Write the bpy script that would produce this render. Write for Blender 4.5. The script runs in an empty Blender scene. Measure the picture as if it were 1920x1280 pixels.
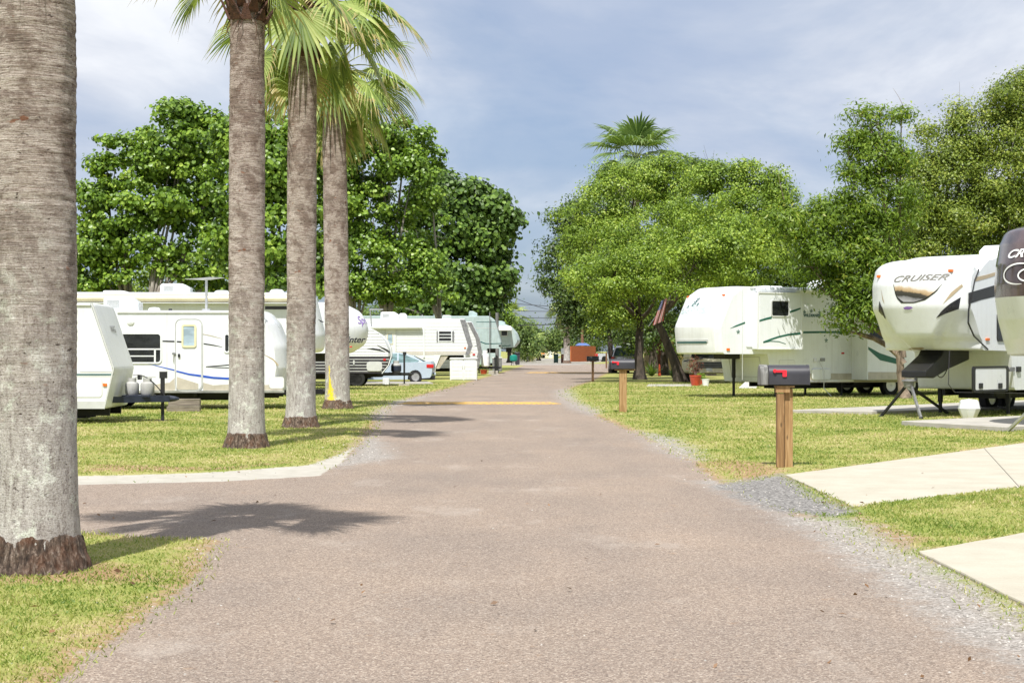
import bpy, bmesh, math, random
import numpy as np
from mathutils import Vector, Matrix, noise as mnoise
C = bpy.context.scene.collection
SC = bpy.context.scene
R = math.radians
F = 3000.0      # focal length in photo pixels
HZ = 658.0      # horizon row of the photo
CH = 1.5        # eye height
# ---------------------------------------------------------------- camera, sky, sun, exposure
cam = bpy.data.cameras.new('camera')
cam.sensor_width = 36.0
cam.lens = 36.0 * F / 1920.0
cam.shift_y = (HZ - 640.0) / 1920.0
cam.clip_start = 0.1
cam.clip_end = 6000
camo = bpy.data.objects.new('camera', cam)
camo.location = (0, 0, CH)
camo.rotation_euler = (R(90), 0, 0)
C.objects.link(camo)
SC.camera = camo
SUN_EL, SUN_AZ = 60.0, 13.0        # sun behind the camera, AZ degrees to its left
sdir = Vector((-math.sin(R(SUN_AZ)) * math.cos(R(SUN_EL)), -math.cos(R(SUN_AZ)) * math.cos(R(SUN_EL)), math.sin(R(SUN_EL))))
sl = bpy.data.lights.new('sun', 'SUN')
sl.energy = 5.0
sl.angle = R(0.6)
sl.color = (1.0, 0.965, 0.91)
so = bpy.data.objects.new('sun', sl)
so.rotation_euler = sdir.to_track_quat('Z', 'Y').to_euler()
C.objects.link(so)
SC.view_settings.view_transform = 'Standard'
SC.view_settings.look = 'None'
SC.view_settings.exposure = 0.38
SC.view_settings.gamma = 1.0
SC.view_settings.use_curve_mapping = False

class NT:
    """small node-tree writer"""
    def __init__(s, tree):
        s.t = tree; s.n = tree.nodes; s.l = tree.links
    def add(s, typ, ins=None, **kw):
        n = s.n.new(typ)
        for k, v in kw.items():
            setattr(n, k, v)
        for k, v in (ins or {}).items():
            s.put(n, k, v)
        return n
    def put(s, n, k, v):
        sock = n.inputs[k]
        if isinstance(v, bpy.types.NodeSocket):
            s.l.new(v, sock)
        elif isinstance(v, bpy.types.Node):
            s.l.new(v.outputs[0], sock)
        else:
            if hasattr(sock.default_value, '__len__') and len(sock.default_value) == 4 and len(v) == 3:
                v = (*v, 1)
            sock.default_value = v
    def math(s, op, a, b=0.0, clamp=False):
        n = s.n.new('ShaderNodeMath'); n.operation = op; n.use_clamp = clamp
        s.put(n, 0, a); s.put(n, 1, b)
        return n.outputs[0]
    def mix(s, f, a, b, mode='MIX'):
        n = s.n.new('ShaderNodeMix'); n.data_type = 'RGBA'; n.blend_type = mode
        s.put(n, 0, f); s.put(n, 6, a); s.put(n, 7, b)
        return n.outputs[2]
    def noise(s, vec, scale, detail=4, rough=0.55, dist=0.0):
        n = s.add('ShaderNodeTexNoise', {'Scale': scale, 'Detail': detail, 'Roughness': rough, 'Distortion': dist})
        if vec is not None: s.put(n, 'Vector', vec)
        return n.outputs['Fac']
    def ramp(s, f, stops):
        n = s.n.new('ShaderNodeValToRGB')
        el = n.color_ramp.elements
        while len(el) < len(stops): el.new(0.5)
        for e, (p, c) in zip(el, stops):
            e.position = p
            e.color = (c, c, c, 1) if isinstance(c, (int, float)) else (*c, 1)
        s.put(n, 0, f)
        return n.outputs['Color']
    def mapping(s, vec, scale=(1, 1, 1), rot=(0, 0, 0), loc=(0, 0, 0)):
        n = s.add('ShaderNodeMapping', {'Vector': vec, 'Scale': scale, 'Rotation': rot, 'Location': loc})
        return n.outputs[0]
    def objco(s):
        return s.add('ShaderNodeTexCoord').outputs['Object']
    def pos(s):
        return s.add('ShaderNodeNewGeometry').outputs['Position']
    def island(s):
        return s.add('ShaderNodeNewGeometry').outputs['Random Per Island']
    def attr(s, name):
        return s.add('ShaderNodeAttribute', attribute_name=name).outputs['Fac']
    def bump(s, h, strength=0.3, dist=0.02):
        return s.add('ShaderNodeBump', {'Height': h, 'Strength': strength, 'Distance': dist}).outputs[0]

world = bpy.data.worlds.new('World')
SC.world = world
world.use_nodes = True
w = NT(world.node_tree)
bg = world.node_tree.nodes['Background']
sky = w.add('ShaderNodeTexSky')
sky.sky_type = 'NISHITA'
sky.sun_disc = False
sky.sun_elevation = R(SUN_EL)
sky.sun_rotation = math.atan2(sdir.x, sdir.y)
sky.altitude = 0
sky.air_density = 1.0; sky.dust_density = 1.2; sky.ozone_density = 1.2
gen = w.add('ShaderNodeTexCoord').outputs['Generated']
sep = w.add('ShaderNodeSeparateXYZ', {0: gen})
den = w.math('ADD', w.math('MAXIMUM', sep.outputs[2], 0.0), 0.16)
cv = w.add('ShaderNodeCombineXYZ', {0: w.math('DIVIDE', sep.outputs[0], den), 1: w.math('DIVIDE', sep.outputs[1], den), 2: 0.0}).outputs[0]
c1 = w.noise(w.mapping(cv, (1.0, 0.7, 1), loc=(3.1, 1.7, 0)), 0.85, 7, 0.52, 0.35)
c2 = w.noise(w.mapping(cv, (0.9, 0.6, 1), loc=(2.3, 9.2, 0)), 1.35, 7, 0.56, 0.35)
cover = w.ramp(c1, [(0.32, 0.50), (0.45, 0.85), (0.55, 1.0)])
cover = w.math('MULTIPLY', cover, w.ramp(sep.outputs[2], [(0.03, 0.25), (0.12, 1.0)]))
cloudcol = w.ramp(c2, [(0.34, (5.6, 6.6, 8.6)), (0.44, (6.8, 7.6, 9.2)), (0.52, (8.6, 9.1, 10.2)), (0.60, (11.0, 11.3, 11.9)), (0.72, (12.8, 12.9, 13.1))])
tint = w.ramp(sep.outputs[2], [(0.0, (0.62, 0.74, 1.0)), (0.10, (0.74, 0.84, 1.0)), (0.35, (0.92, 0.98, 1.0))])
skyc = w.mix(1.0, w.mix(1.0, sky.outputs[0], tint, 'MULTIPLY'), (1.12, 1.19, 1.27), 'MULTIPLY')
col = w.mix(cover, skyc, cloudcol)
w.put(bg, 'Color', col)
bg.inputs['Strength'].default_value = 0.067

# ---------------------------------------------------------------- pixel -> place
def Yg(py): return CH * F / (py - HZ)
def G(px, py):
    Y = Yg(py)
    return ((px - 960) / F * Y, Y)
def PX(px, Y): return (px - 960) / F * Y
def PZ(py, Y): return CH + (HZ - py) / F * Y

# ---------------------------------------------------------------- object helpers
def tag(o, label=None, cat=None, group=None, kind=None):
    if label: o['label'] = label
    if cat: o['category'] = cat
    if group: o['group'] = group
    if kind: o['kind'] = kind
    return o
def thing(name, label, cat, loc=(0, 0, 0), rotz=0.0, group=None):
    o = bpy.data.objects.new(name, None)
    o.empty_display_size = 0.2
    C.objects.link(o)
    o.location = loc if len(loc) == 3 else (loc[0], loc[1], 0)
    o.rotation_euler = (0, 0, rotz)
    return tag(o, label, cat, group)
def copy_tree(o, parent=None):
    c = o.copy()
    C.objects.link(c)
    if parent: c.parent = parent
    for ch in list(o.children): copy_tree(ch, c)
    return c

class MB:
    def __init__(s):
        s.v = []; s.f = []; s.mi = []
    def add(s, vs, fs, m=0):
        b = len(s.v)
        s.v += [tuple(p) for p in vs]
        s.f += [tuple(i + b for i in f) for f in fs]
        s.mi += [m] * len(fs)
        return s
    def box(s, x0, x1, y0, y1, z0, z1, m=0):
        vs = [(x, y, z) for x in (x0, x1) for y in (y0, y1) for z in (z0, z1)]
        fs = [(0, 1, 3, 2), (4, 6, 7, 5), (0, 4, 5, 1), (2, 3, 7, 6), (0, 2, 6, 4), (1, 5, 7, 3)]
        return s.add(vs, fs, m)
    def obox(s, c, ax, ay, az, m=0):
        """box from centre and three half-axis vectors"""
        c = Vector(c); ax = Vector(ax); ay = Vector(ay); az = Vector(az)
        vs = [c + i * ax + j * ay + k * az for i in (-1, 1) for j in (-1, 1) for k in (-1, 1)]
        fs = [(0, 1, 3, 2), (4, 6, 7, 5), (0, 4, 5, 1), (2, 3, 7, 6), (0, 2, 6, 4), (1, 5, 7, 3)]
        return s.add(vs, fs, m)
    def bar(s, a, b, w, h=None, up=(0, 0, 1), m=0):
        a = Vector(a); b = Vector(b); h = h or w
        d = (b - a); L = d.length; d.normalize()
        u = Vector(up)
        if abs(d.dot(u)) > 0.95: u = Vector((1, 0, 0))
        x = d.cross(u).normalized(); z = x.cross(d).normalized()
        return s.obox((a + b) / 2, d * L / 2, x * w / 2, z * h / 2, m)
    def tube(s, pts, rad, n=8, cap=True, m=0):
        pts = [Vector(p) for p in pts]
        if not hasattr(rad, '__len__'): rad = [rad] * len(pts)
        vs = []; fs = []
        prev = None
        for i, p in enumerate(pts):
            d = (pts[min(i + 1, len(pts) - 1)] - pts[max(i - 1, 0)])
            if d.length < 1e-9: d = Vector((0, 0, 1))
            d.normalize()
            if prev is None:
                u = Vector((1, 0, 0)) if abs(d.x) < 0.8 else Vector((0, 1, 0))
                x = (u - d * u.dot(d)).normalized()
            else:
                x = prev - d * prev.dot(d)
                x = x.normalized() if x.length > 1e-6 else d.orthogonal().normalized()
            prev = x
            y = d.cross(x)
            for k in range(n):
                a = 2 * math.pi * k / n
                vs.append(p + (x * math.cos(a) + y * math.sin(a)) * rad[i])
        for i in range(len(pts) - 1):
            for k in range(n):
                k2 = (k + 1) % n
                fs.append((i * n + k, i * n + k2, (i + 1) * n + k2, (i + 1) * n + k))
        if cap:
            fs.append(tuple(range(n - 1, -1, -1)))
            fs.append(tuple((len(pts) - 1) * n + k for k in range(n)))
        return s.add(vs, fs, m)
    def lathe(s, prof, org=(0, 0, 0), axis=(0, 0, 1), n=20, m=0):
        org = Vector(org); d = Vector(axis).normalized()
        x = d.orthogonal().normalized(); y = d.cross(x)
        vs = []; fs = []
        for r, h in prof:
            for k in range(n):
                a = 2 * math.pi * k / n
                vs.append(org + d * h + (x * math.cos(a) + y * math.sin(a)) * r)
        for i in range(len(prof) - 1):
            for k in range(n):
                k2 = (k + 1) % n
                fs.append((i * n + k, i * n + k2, (i + 1) * n + k2, (i + 1) * n + k))
        if prof[0][0] > 1e-4: fs.append(tuple(range(n - 1, -1, -1)))
        if prof[-1][0] > 1e-4: fs.append(tuple((len(prof) - 1) * n + k for k in range(n)))
        return s.add(vs, fs, m)
    def prism(s, pts, f0, f1, m=0):
        """pts 2-D polygon; f0,f1 map (a,b) to 3-D near and far faces"""
        n = len(pts)
        vs = [f0(*p) for p in pts] + [f1(*p) for p in pts]
        fs = [tuple(range(n)), tuple(range(2 * n - 1, n - 1, -1))]
        fs += [(i, i + n, (i + 1) % n + n, (i + 1) % n) for i in range(n)]
        return s.add(vs, fs, m)
    def ring(s, outer, inner, f0, f1, m=0):
        n = len(outer)
        vs = [f1(*p) for p in outer] + [f1(*p) for p in inner] + [f0(*p) for p in outer] + [f0(*p) for p in inner]
        fs = []
        for i in range(n):
            j = (i + 1) % n
            fs += [(i, j, n + j, n + i), (2 * n + i, 3 * n + i, 3 * n + j, 2 * n + j), (i, 2 * n + i, 2 * n + j, j), (n + i, n + j, 3 * n + j, 3 * n + i)]
        return s.add(vs, fs, m)
    def build(s, name, mat, parent=None, smooth=35, bevel=0.0, seg=2, recalc=True):
        me = bpy.data.meshes.new(name)
        me.from_pydata([tuple(p) for p in s.v], [], s.f)
        mats = mat if isinstance(mat, (list, tuple)) else [mat]
        for mm in mats: me.materials.append(mm)
        if len(mats) > 1: me.polygons.foreach_set('material_index', s.mi)
        if recalc:
            bm = bmesh.new(); bm.from_mesh(me)
            bmesh.ops.recalc_face_normals(bm, faces=bm.faces)
            bm.to_mesh(me); bm.free()
        if smooth:
            me.polygons.foreach_set('use_smooth', [True] * len(me.polygons))
            me.set_sharp_from_angle(angle=R(smooth))
        me.update()
        o = bpy.data.objects.new(name, me)
        C.objects.link(o)
        if parent: o.parent = parent
        if bevel:
            b = o.modifiers.new('bevel', 'BEVEL')
            b.width = bevel; b.segments = seg; b.limit_method = 'ANGLE'; b.angle_limit = R(40)
            b.harden_normals = False
        return o

def rrect(x0, x1, z0, z1, r=0.03, n=4):
    if x0 > x1: x0, x1 = x1, x0
    if z0 > z1: z0, z1 = z1, z0
    r = min(r, (x1 - x0) / 2.01, (z1 - z0) / 2.01)
    out = []
    for cx, cz, a0 in ((x1 - r, z1 - r, 0), (x0 + r, z1 - r, 90), (x0 + r, z0 + r, 180), (x1 - r, z0 + r, 270)):
        for k in range(n + 1):
            a = R(a0 + 90 * k / n)
            out.append((cx + r * math.cos(a), cz + r * math.sin(a)))
    return out
def fillet(pts, rad, n=5):
    """round the corners of a closed 2-D polygon"""
    out = []
    N = len(pts)
    if not hasattr(rad, '__len__'): rad = [rad] * N
    for i in range(N):
        p = Vector(pts[i]); a = Vector(pts[i - 1]) - p; b = Vector(pts[(i + 1) % N]) - p
        r = rad[i]
        if r <= 1e-4: out.append(tuple(p)); continue
        la, lb = a.length, b.length
        a.normalize(); b.normalize()
        ang = a.angle(b)
        if ang > R(176): out.append(tuple(p)); continue
        t = min(r / math.tan(ang / 2), la * 0.48, lb * 0.48)
        r2 = t * math.tan(ang / 2)
        s0 = p + a * t; s1 = p + b * t
        for k in range(n + 1):
            q = k / n
            # quadratic bezier is close enough to an arc
            out.append(tuple(s0 * (1 - q) ** 2 + p * 2 * q * (1 - q) + s1 * q * q))
    return out
def text_verts(body, size=1.0, shear=0.0, bold=0.0, space=1.0):
    cu = bpy.data.curves.new('t', 'FONT')
    cu.body = body; cu.size = size; cu.shear = shear; cu.offset = bold; cu.space_character = space
    cu.align_x = 'CENTER'; cu.align_y = 'CENTER'
    o = bpy.data.objects.new('t', cu); C.objects.link(o)
    bpy.context.view_layer.update()
    me = bpy.data.meshes.new_from_object(o.evaluated_get(bpy.context.evaluated_depsgraph_get()))
    vs = [tuple(v.co) for v in me.vertices]; fs = [tuple(p.vertices) for p in me.polygons]
    bpy.data.objects.remove(o); bpy.data.curves.remove(cu); bpy.data.meshes.remove(me)
    return vs, fs

# ---------------------------------------------------------------- materials
def newmat(name):
    m = bpy.data.materials.new(name)
    m.use_nodes = True
    t = NT(m.node_tree)
    return m, t, m.node_tree.nodes['Principled BSDF']
def pm(name, col, rough=0.5, metal=0.0, var=0.06, scale=3.0, bump=0.0, bscale=60.0, coat=0.0, streak=0.0, spec=None):
    """plain material with a little large-scale wear so that no surface is one flat tone"""
    m, t, b = newmat(name)
    oc = t.objco()
    n = t.noise(oc, scale, 5, 0.6)
    dark = tuple(c * (1 - var * 2.2) for c in col)
    lite = tuple(min(1, c * (1 + var)) for c in col)
    c = t.ramp(n, [(0.3, dark), (0.62, lite)])
    if streak:
        sn = t.noise(t.mapping(oc, (5, 5, 0.35)), 2.0, 4, 0.6)
        c = t.mix(t.math('MULTIPLY', t.ramp(sn, [(0.48, 0.0), (0.75, 1.0)]), streak), c, tuple(x * y for x, y in zip(col, (0.62, 0.58, 0.5))))
    t.put(b, 'Base Color', c)
    t.put(b, 'Roughness', t.ramp(n, [(0.3, max(0.02, rough - 0.08)), (0.7, min(1, rough + 0.08))]))
    b.inputs['Metallic'].default_value = metal
    if coat: b.inputs['Coat Weight'].default_value = coat; b.inputs['Coat Roughness'].default_value = 0.08
    if spec is not None: b.inputs['Specular IOR Level'].default_value = spec
    if bump: t.put(b, 'Normal', t.bump(t.noise(oc, bscale, 4, 0.6), bump, 0.01))
    return m
M = {}
M['white'] = pm('white gelcoat', (0.76, 0.785, 0.80), 0.32, var=0.025, scale=1.2, streak=0.16, coat=0.15)
M['white2'] = pm('warm white panel', (0.755, 0.77, 0.765), 0.36, var=0.03, scale=1.1, streak=0.22)
M['roofwhite'] = pm('roof membrane', (0.72, 0.73, 0.72), 0.6, var=0.06, scale=2.0, streak=0.2)
M['cream'] = pm('cream paint', (0.72, 0.66, 0.48), 0.4, var=0.05, streak=0.2)
M['palegrey'] = pm('pale grey panel', (0.55, 0.56, 0.55), 0.4, var=0.05)
M['beigegrey'] = pm('beige grey skirt', (0.50, 0.46, 0.38), 0.45, var=0.08, streak=0.3)
M['bluegreen'] = pm('faded blue green panel', (0.42, 0.52, 0.52), 0.42, var=0.06, streak=0.35)
M['teal'] = pm('dark teal stripe', (0.02, 0.10, 0.10), 0.35)
M['green'] = pm('dark green decal', (0.015, 0.11, 0.075), 0.35)
M['blue'] = pm('blue stripe', (0.03, 0.10, 0.50), 0.35)
M['black'] = pm('black plastic', (0.014, 0.014, 0.016), 0.4, var=0.1)
M['decalblack'] = pm('black decal', (0.018, 0.018, 0.024), 0.3)
M['char'] = pm('charcoal paint', (0.035, 0.032, 0.04), 0.35)
M['tan'] = pm('tan swoosh', (0.45, 0.36, 0.24), 0.4)
M['chassis'] = pm('chassis steel', (0.012, 0.012, 0.013), 0.65, var=0.2, scale=8)
M['navy'] = pm('navy painted steel', (0.018, 0.024, 0.045), 0.45, var=0.2, scale=6, streak=0.3)
M['rubber'] = pm('tyre rubber', (0.016, 0.016, 0.016), 0.85, var=0.2, scale=12)
M['alu'] = pm('dull aluminium', (0.62, 0.62, 0.63), 0.35, metal=0.85, var=0.08)
M['steel'] = pm('grey steel', (0.28, 0.28, 0.29), 0.5, metal=0.5, var=0.15, scale=9)
M['orange'] = pm('amber lens', (0.75, 0.16, 0.02), 0.2, coat=0.4)
M['redlens'] = pm('red lens', (0.55, 0.015, 0.015), 0.2, coat=0.4)
M['redplastic'] = pm('bright red plastic', (0.75, 0.02, 0.04), 0.35)
M['concreteblock'] = pm('concrete block', (0.40, 0.37, 0.32), 0.9, var=0.12, scale=9, bump=0.4)
M['tank'] = pm('grey propane tank paint', (0.42, 0.42, 0.41), 0.45, var=0.1, streak=0.35)
M['tankwhite'] = pm('white propane tank paint', (0.78, 0.78, 0.78), 0.4, streak=0.15)
M['carblue'] = pm('pale blue car paint', (0.41, 0.485, 0.555), 0.25, var=0.02, coat=0.8)
M['carsilver'] = pm('silver car paint', (0.55, 0.56, 0.57), 0.25, metal=0.4, var=0.03, coat=0.8)
M['carblack'] = pm('black car paint', (0.02, 0.02, 0.024), 0.22, coat=0.8)
M['cargrey'] = pm('dark grey car paint', (0.09, 0.09, 0.10), 0.25, coat=0.8)
M['carwhite'] = pm('white car paint', (0.80, 0.80, 0.80), 0.25, coat=0.6)
M['cardeepblue'] = pm('deep blue car paint', (0.03, 0.10, 0.35), 0.25, coat=0.7)
M['carorange'] = pm('orange paint', (0.80, 0.24, 0.02), 0.35, coat=0.4)
M['carbeige'] = pm('beige van paint', (0.66, 0.60, 0.42), 0.4, var=0.05, streak=0.2)
M['terracotta'] = pm('red glazed pot', (0.42, 0.06, 0.025), 0.4, var=0.12, scale=8)
M['soil'] = pm('soil', (0.05, 0.035, 0.025), 0.95, var=0.3, scale=20)
M['greenbin'] = pm('dark green bin plastic', (0.015, 0.06, 0.045), 0.5)
M['tealbin'] = pm('teal cover', (0.0, 0.20, 0.15), 0.5)
M['redfence'] = None
M['yellowwall'] = pm('yellow wall', (0.62, 0.47, 0.22), 0.7, var=0.06, streak=0.2)
M['brownshut'] = pm('brown shutter', (0.10, 0.035, 0.02), 0.6)
M['shingle'] = pm('roof shingle', (0.14, 0.12, 0.11), 0.9, var=0.2, scale=6)
M['purple'] = pm('purple decal', (0.25, 0.14, 0.45), 0.4)
M['letter'] = pm('grey lettering', (0.22, 0.21, 0.19), 0.35)
M['letterwhite'] = pm('white lettering', (0.82, 0.82, 0.82), 0.35)
M['paleblue'] = pm('faint blue grey print', (0.52, 0.60, 0.60), 0.4)
M['brass'] = pm('yellow frame', (0.72, 0.66, 0.42), 0.4)
M['wire'] = pm('black wire', (0.02, 0.02, 0.022), 0.6)

def glassmat(name, col=(0.01, 0.011, 0.012), rough=0.06, var=0.5):
    m, t, b = newmat(name)
    n = t.noise(t.mapping(t.objco(), (1.2, 1.2, 3.0)), 2.2, 3, 0.5)
    t.put(b, 'Base Color', t.ramp(n, [(0.35, col), (0.7, tuple(min(1, c * (1 + var * 3) + 0.004) for c in col))]))
    b.inputs['Roughness'].default_value = rough
    b.inputs['Specular IOR Level'].default_value = 0.6
    return m
M['glass'] = glassmat('dark tinted window glass')
M['doorglass'] = glassmat('leaded door glass', (0.28, 0.36, 0.42), 0.15, 0.25)
M['carglass'] = glassmat('car window glass', (0.03, 0.05, 0.055), 0.04)
M['palegreenglass'] = glassmat('green tinted car glass', (0.09, 0.14, 0.145), 0.06)

def woodmat(name, c0, c1, axis=2):
    m, t, b = newmat(name)
    oc = t.objco()
    sc = [14, 14, 14]; sc[axis] = 0.9
    g = t.noise(t.mapping(oc, sc), 2.0, 6, 0.62, 0.8)
    big = t.noise(oc, 2.5, 3)
    c = t.ramp(g, [(0.28, tuple(x * 0.55 for x in c0)), (0.47, c0), (0.66, c1)])
    c = t.mix(t.math('MULTIPLY', big, 0.35), c, tuple(x * 0.6 for x in c0))
    v = t.add('ShaderNodeTexVoronoi', {'Scale': 3.0, 'Vector': t.mapping(oc, [2.4, 2.4, 0.9])})
    knot = t.ramp(v.outputs['Distance'], [(0.05, 1.0), (0.11, 0.0)])
    c = t.mix(t.math('MULTIPLY', knot, 0.75), c, tuple(x * 0.25 for x in c0))
    t.put(b, 'Base Color', c)
    b.inputs['Roughness'].default_value = 0.8
    t.put(b, 'Normal', t.bump(g, 0.5, 0.006))
    return m
M['postwood'] = woodmat('weathered pine post', (0.33, 0.19, 0.075), (0.50, 0.33, 0.16))
M['darkpost'] = woodmat('brown post', (0.16, 0.085, 0.04), (0.27, 0.16, 0.085))
M['greywood'] = woodmat('grey weathered wood', (0.20, 0.17, 0.13), (0.36, 0.32, 0.25), 0)
M['greyend'] = woodmat('grey grooved door', (0.16, 0.16, 0.15), (0.34, 0.34, 0.32), 2)
M['redfence'] = woodmat('red stained fence board', (0.42, 0.10, 0.02), (0.62, 0.18, 0.04))
M['pole'] = woodmat('brown pole', (0.20, 0.10, 0.055), (0.32, 0.18, 0.11))

def barkmat(name, c0, c1, scale=6.0):
    m, t, b = newmat(name)
    oc = t.pos()
    n = t.noise(t.mapping(oc, (1, 1, 0.35)), scale, 6, 0.65, 0.6)
    t.put(b, 'Base Color', t.ramp(n, [(0.3, c0), (0.65, c1)]))
    b.inputs['Roughness'].default_value = 0.9
    t.put(b, 'Normal', t.bump(n, 0.8, 0.04))
    return m
M['barkpale'] = barkmat('pale grey bark', (0.10, 0.085, 0.07), (0.34, 0.31, 0.27))
M['barkdark'] = barkmat('shaded brown oak bark', (0.02, 0.015, 0.011), (0.10, 0.078, 0.06))  # bark tones darkened to carry the shade under the crowns
M['barkmesq'] = barkmat('lichen brown bark', (0.05, 0.035, 0.022), (0.30, 0.23, 0.17))

def leafmat(name, stops, trans=0.35, tint=(1.15, 1.25, 0.5), rough=0.45, patch=0.35):
    """leaf shader: each leaf takes its own tone, whole sprays drift in tone; light passes through the blade"""
    m = bpy.data.materials.new(name); m.use_nodes = True
    t = NT(m.node_tree); b = m.node_tree.nodes['Principled BSDF']; out = m.node_tree.nodes['Material Output']
    r = t.island()
    p = t.noise(t.pos(), 0.55, 3)
    f = t.math('ADD', t.math('MULTIPLY', r, 0.5), t.math('ADD', t.math('MULTIPLY', p, 0.2), t.math('MULTIPLY', t.attr('tone'), 0.3)))
    c = t.ramp(f, stops)
    t.put(b, 'Base Color', c)
    b.inputs['Roughness'].default_value = rough
    b.inputs['Specular IOR Level'].default_value = 0.35
    tr = t.add('ShaderNodeBsdfTranslucent', {'Color': t.mix(1.0, c, tint, 'MULTIPLY')})
    mx = t.add('ShaderNodeMixShader', {0: trans, 1: b.outputs[0], 2: tr.outputs[0]})
    t.l.new(mx.outputs[0], out.inputs['Surface'])
    return m
M['leafgrape'] = leafmat('round leaf green', [(0.1, (0.030, 0.064, 0.010)), (0.4, (0.115, 0.205, 0.024)), (0.7, (0.235, 0.36, 0.045)), (0.95, (0.42, 0.52, 0.10))], 0.26, (1.3, 1.35, 0.5), 0.38)
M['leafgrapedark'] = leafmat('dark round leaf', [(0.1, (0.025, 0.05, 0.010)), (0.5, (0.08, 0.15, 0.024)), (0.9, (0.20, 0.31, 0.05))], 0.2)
M['leafoak'] = leafmat('oak leaf yellow green', [(0.1, (0.036, 0.070, 0.010)), (0.4, (0.145, 0.235, 0.026)), (0.7, (0.295, 0.41, 0.05)), (0.95, (0.50, 0.55, 0.12))], 0.28, (1.3, 1.3, 0.5))
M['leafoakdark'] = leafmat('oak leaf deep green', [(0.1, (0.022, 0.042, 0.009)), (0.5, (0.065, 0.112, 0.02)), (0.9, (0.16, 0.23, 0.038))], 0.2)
M['leafright'] = leafmat('olive green leaf', [(0.1, (0.035, 0.060, 0.009)), (0.4, (0.135, 0.195, 0.025)), (0.7, (0.27, 0.335, 0.048)), (0.95, (0.50, 0.50, 0.14))], 0.28, (1.3, 1.3, 0.5))
M['leafmesq'] = leafmat('feathery mesquite leaf', [(0.1, (0.045, 0.085, 0.010)), (0.45, (0.13, 0.215, 0.022)), (0.75, (0.235, 0.34, 0.038)), (0.95, (0.42, 0.38, 0.08))], 0.38, (1.3, 1.3, 0.5))
M['leaffar'] = leafmat('far foliage', [(0.1, (0.055, 0.10, 0.03)), (0.5, (0.13, 0.20, 0.05)), (0.9, (0.24, 0.31, 0.075))], 0.3)
M['leafflower'] = leafmat('reddish potted leaf', [(0.1, (0.08, 0.02, 0.02)), (0.5, (0.18, 0.06, 0.03)), (0.9, (0.30, 0.18, 0.05))], 0.3)
M['leaflime'] = leafmat('lime green leaf', [(0.1, (0.16, 0.26, 0.03)), (0.9, (0.34, 0.45, 0.07))], 0.35)
# ================================================================ GROUND
def inside(poly, P):
    x, y = P[:, 0], P[:, 1]
    r = np.zeros(len(P), bool)
    n = len(poly)
    for i in range(n):
        x0, y0 = poly[i]; x1, y1 = poly[(i + 1) % n]
        c = ((y0 > y) != (y1 > y))
        with np.errstate(divide='ignore', invalid='ignore'):
            xi = (x1 - x0) * (y - y0) / (y1 - y0 + 1e-30) + x0
        r ^= c & (x < xi)
    return r
def sdist(poly, P):
    """signed distance, negative inside"""
    d = np.full(len(P), 1e9)
    n = len(poly)
    for i in range(n):
        a = np.array(poly[i]); b = np.array(poly[(i + 1) % n])
        ab = b - a
        t = np.clip(((P - a) @ ab) / (ab @ ab + 1e-12), 0, 1)
        q = a + t[:, None] * ab
        d = np.minimum(d, np.hypot(P[:, 0] - q[:, 0], P[:, 1] - q[:, 1]))
    return np.where(inside(poly, P), -d, d)
def gp(*pts): return [G(*p) if p[1] > 660 else p for p in pts]
left_edge = gp((100, 1280), (225, 1190), (300, 1140), (355, 1098), (385, 1050), (412, 1014))
side_low = [G(300, 1012), G(165, 1003), (-9.0, 13.6), (-40, 14.5)]
side_up = [(-40, 20.5), (-9.0, 18.6), G(155, 908), G(420, 902), G(592, 890), G(638, 866)]
left_far = gp((672, 838), (690, 818), (700, 795), (712, 772), (742, 757), (792, 740), (850, 726), (893, 713), (940, 700), (985, 685))
right_far = gp((1165, 685), (1140, 697), (1108, 714), (1078, 724), (1052, 733), (1056, 745), (1085, 763), (1115, 778), (1190, 812), (1240, 838), (1300, 868), (1345, 905), (1440, 942), (1540, 990), (1640, 1050), (1760, 1110), (1920, 1200))
ROAD = [(left_edge[0][0], 2.0)] + left_edge + side_low + side_up + left_far + [(-70, 175), (-70, 188), (80, 188), (80, 170), (12, 172)] + right_far + [(right_far[-1][0] + 0.1, 2.0)]
WHITE = gp((60, 898), (155, 895), (380, 888), (580, 874), (640, 852), (668, 836), (640, 868), (598, 892), (420, 903), (155, 909), (60, 912))
GRAVEL = [gp((1300, 900), (1350, 900), (1400, 935), (1480, 968), (1560, 972), (1610, 980), (1660, 1008), (1725, 1040), (1830, 1090), (1925, 1150), (2200, 1290), (1960, 1275), (1800, 1190), (1640, 1080), (1520, 1005), (1420, 950)),
          gp((1190, 808), (1262, 822), (1305, 845), (1320, 868), (1290, 864), (1235, 842)),
          gp((1043, 732), (1066, 728), (1082, 752), (1125, 772), (1112, 780), (1070, 764), (1046, 744)),
          gp((690, 790), (706, 768), (738, 752), (800, 742), (760, 757), (728, 764), (712, 788)),
          gp((640, 862), (690, 818), (720, 830), (735, 858), (680, 868), (610, 880)),
          [(-12, 172), (-14, 330), (26, 330), (10, 200), (7, 172)]]
DARK = gp((1340, 910), (1468, 889), (1540, 935), (1615, 962), (1560, 972), (1450, 958), (1385, 935))
DIRT = [gp((1320, 870), (1400, 905), (1470, 886), (1430, 872), (1350, 866)), gp((1600, 970), (1740, 1015), (1690, 1045), (1630, 1010)), gp((330, 1060), (400, 1030), (430, 1012), (380, 1090), (300, 1150)), gp((180, 1060), (250, 1070), (300, 1100), (200, 1100), (0, 1105), (0, 1080)), gp((90, 1230), (240, 1180), (200, 1240), (60, 1275)), gp((180, 872), (400, 880), (560, 868), (420, 884), (160, 888))]
LAWNDRY = None
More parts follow.
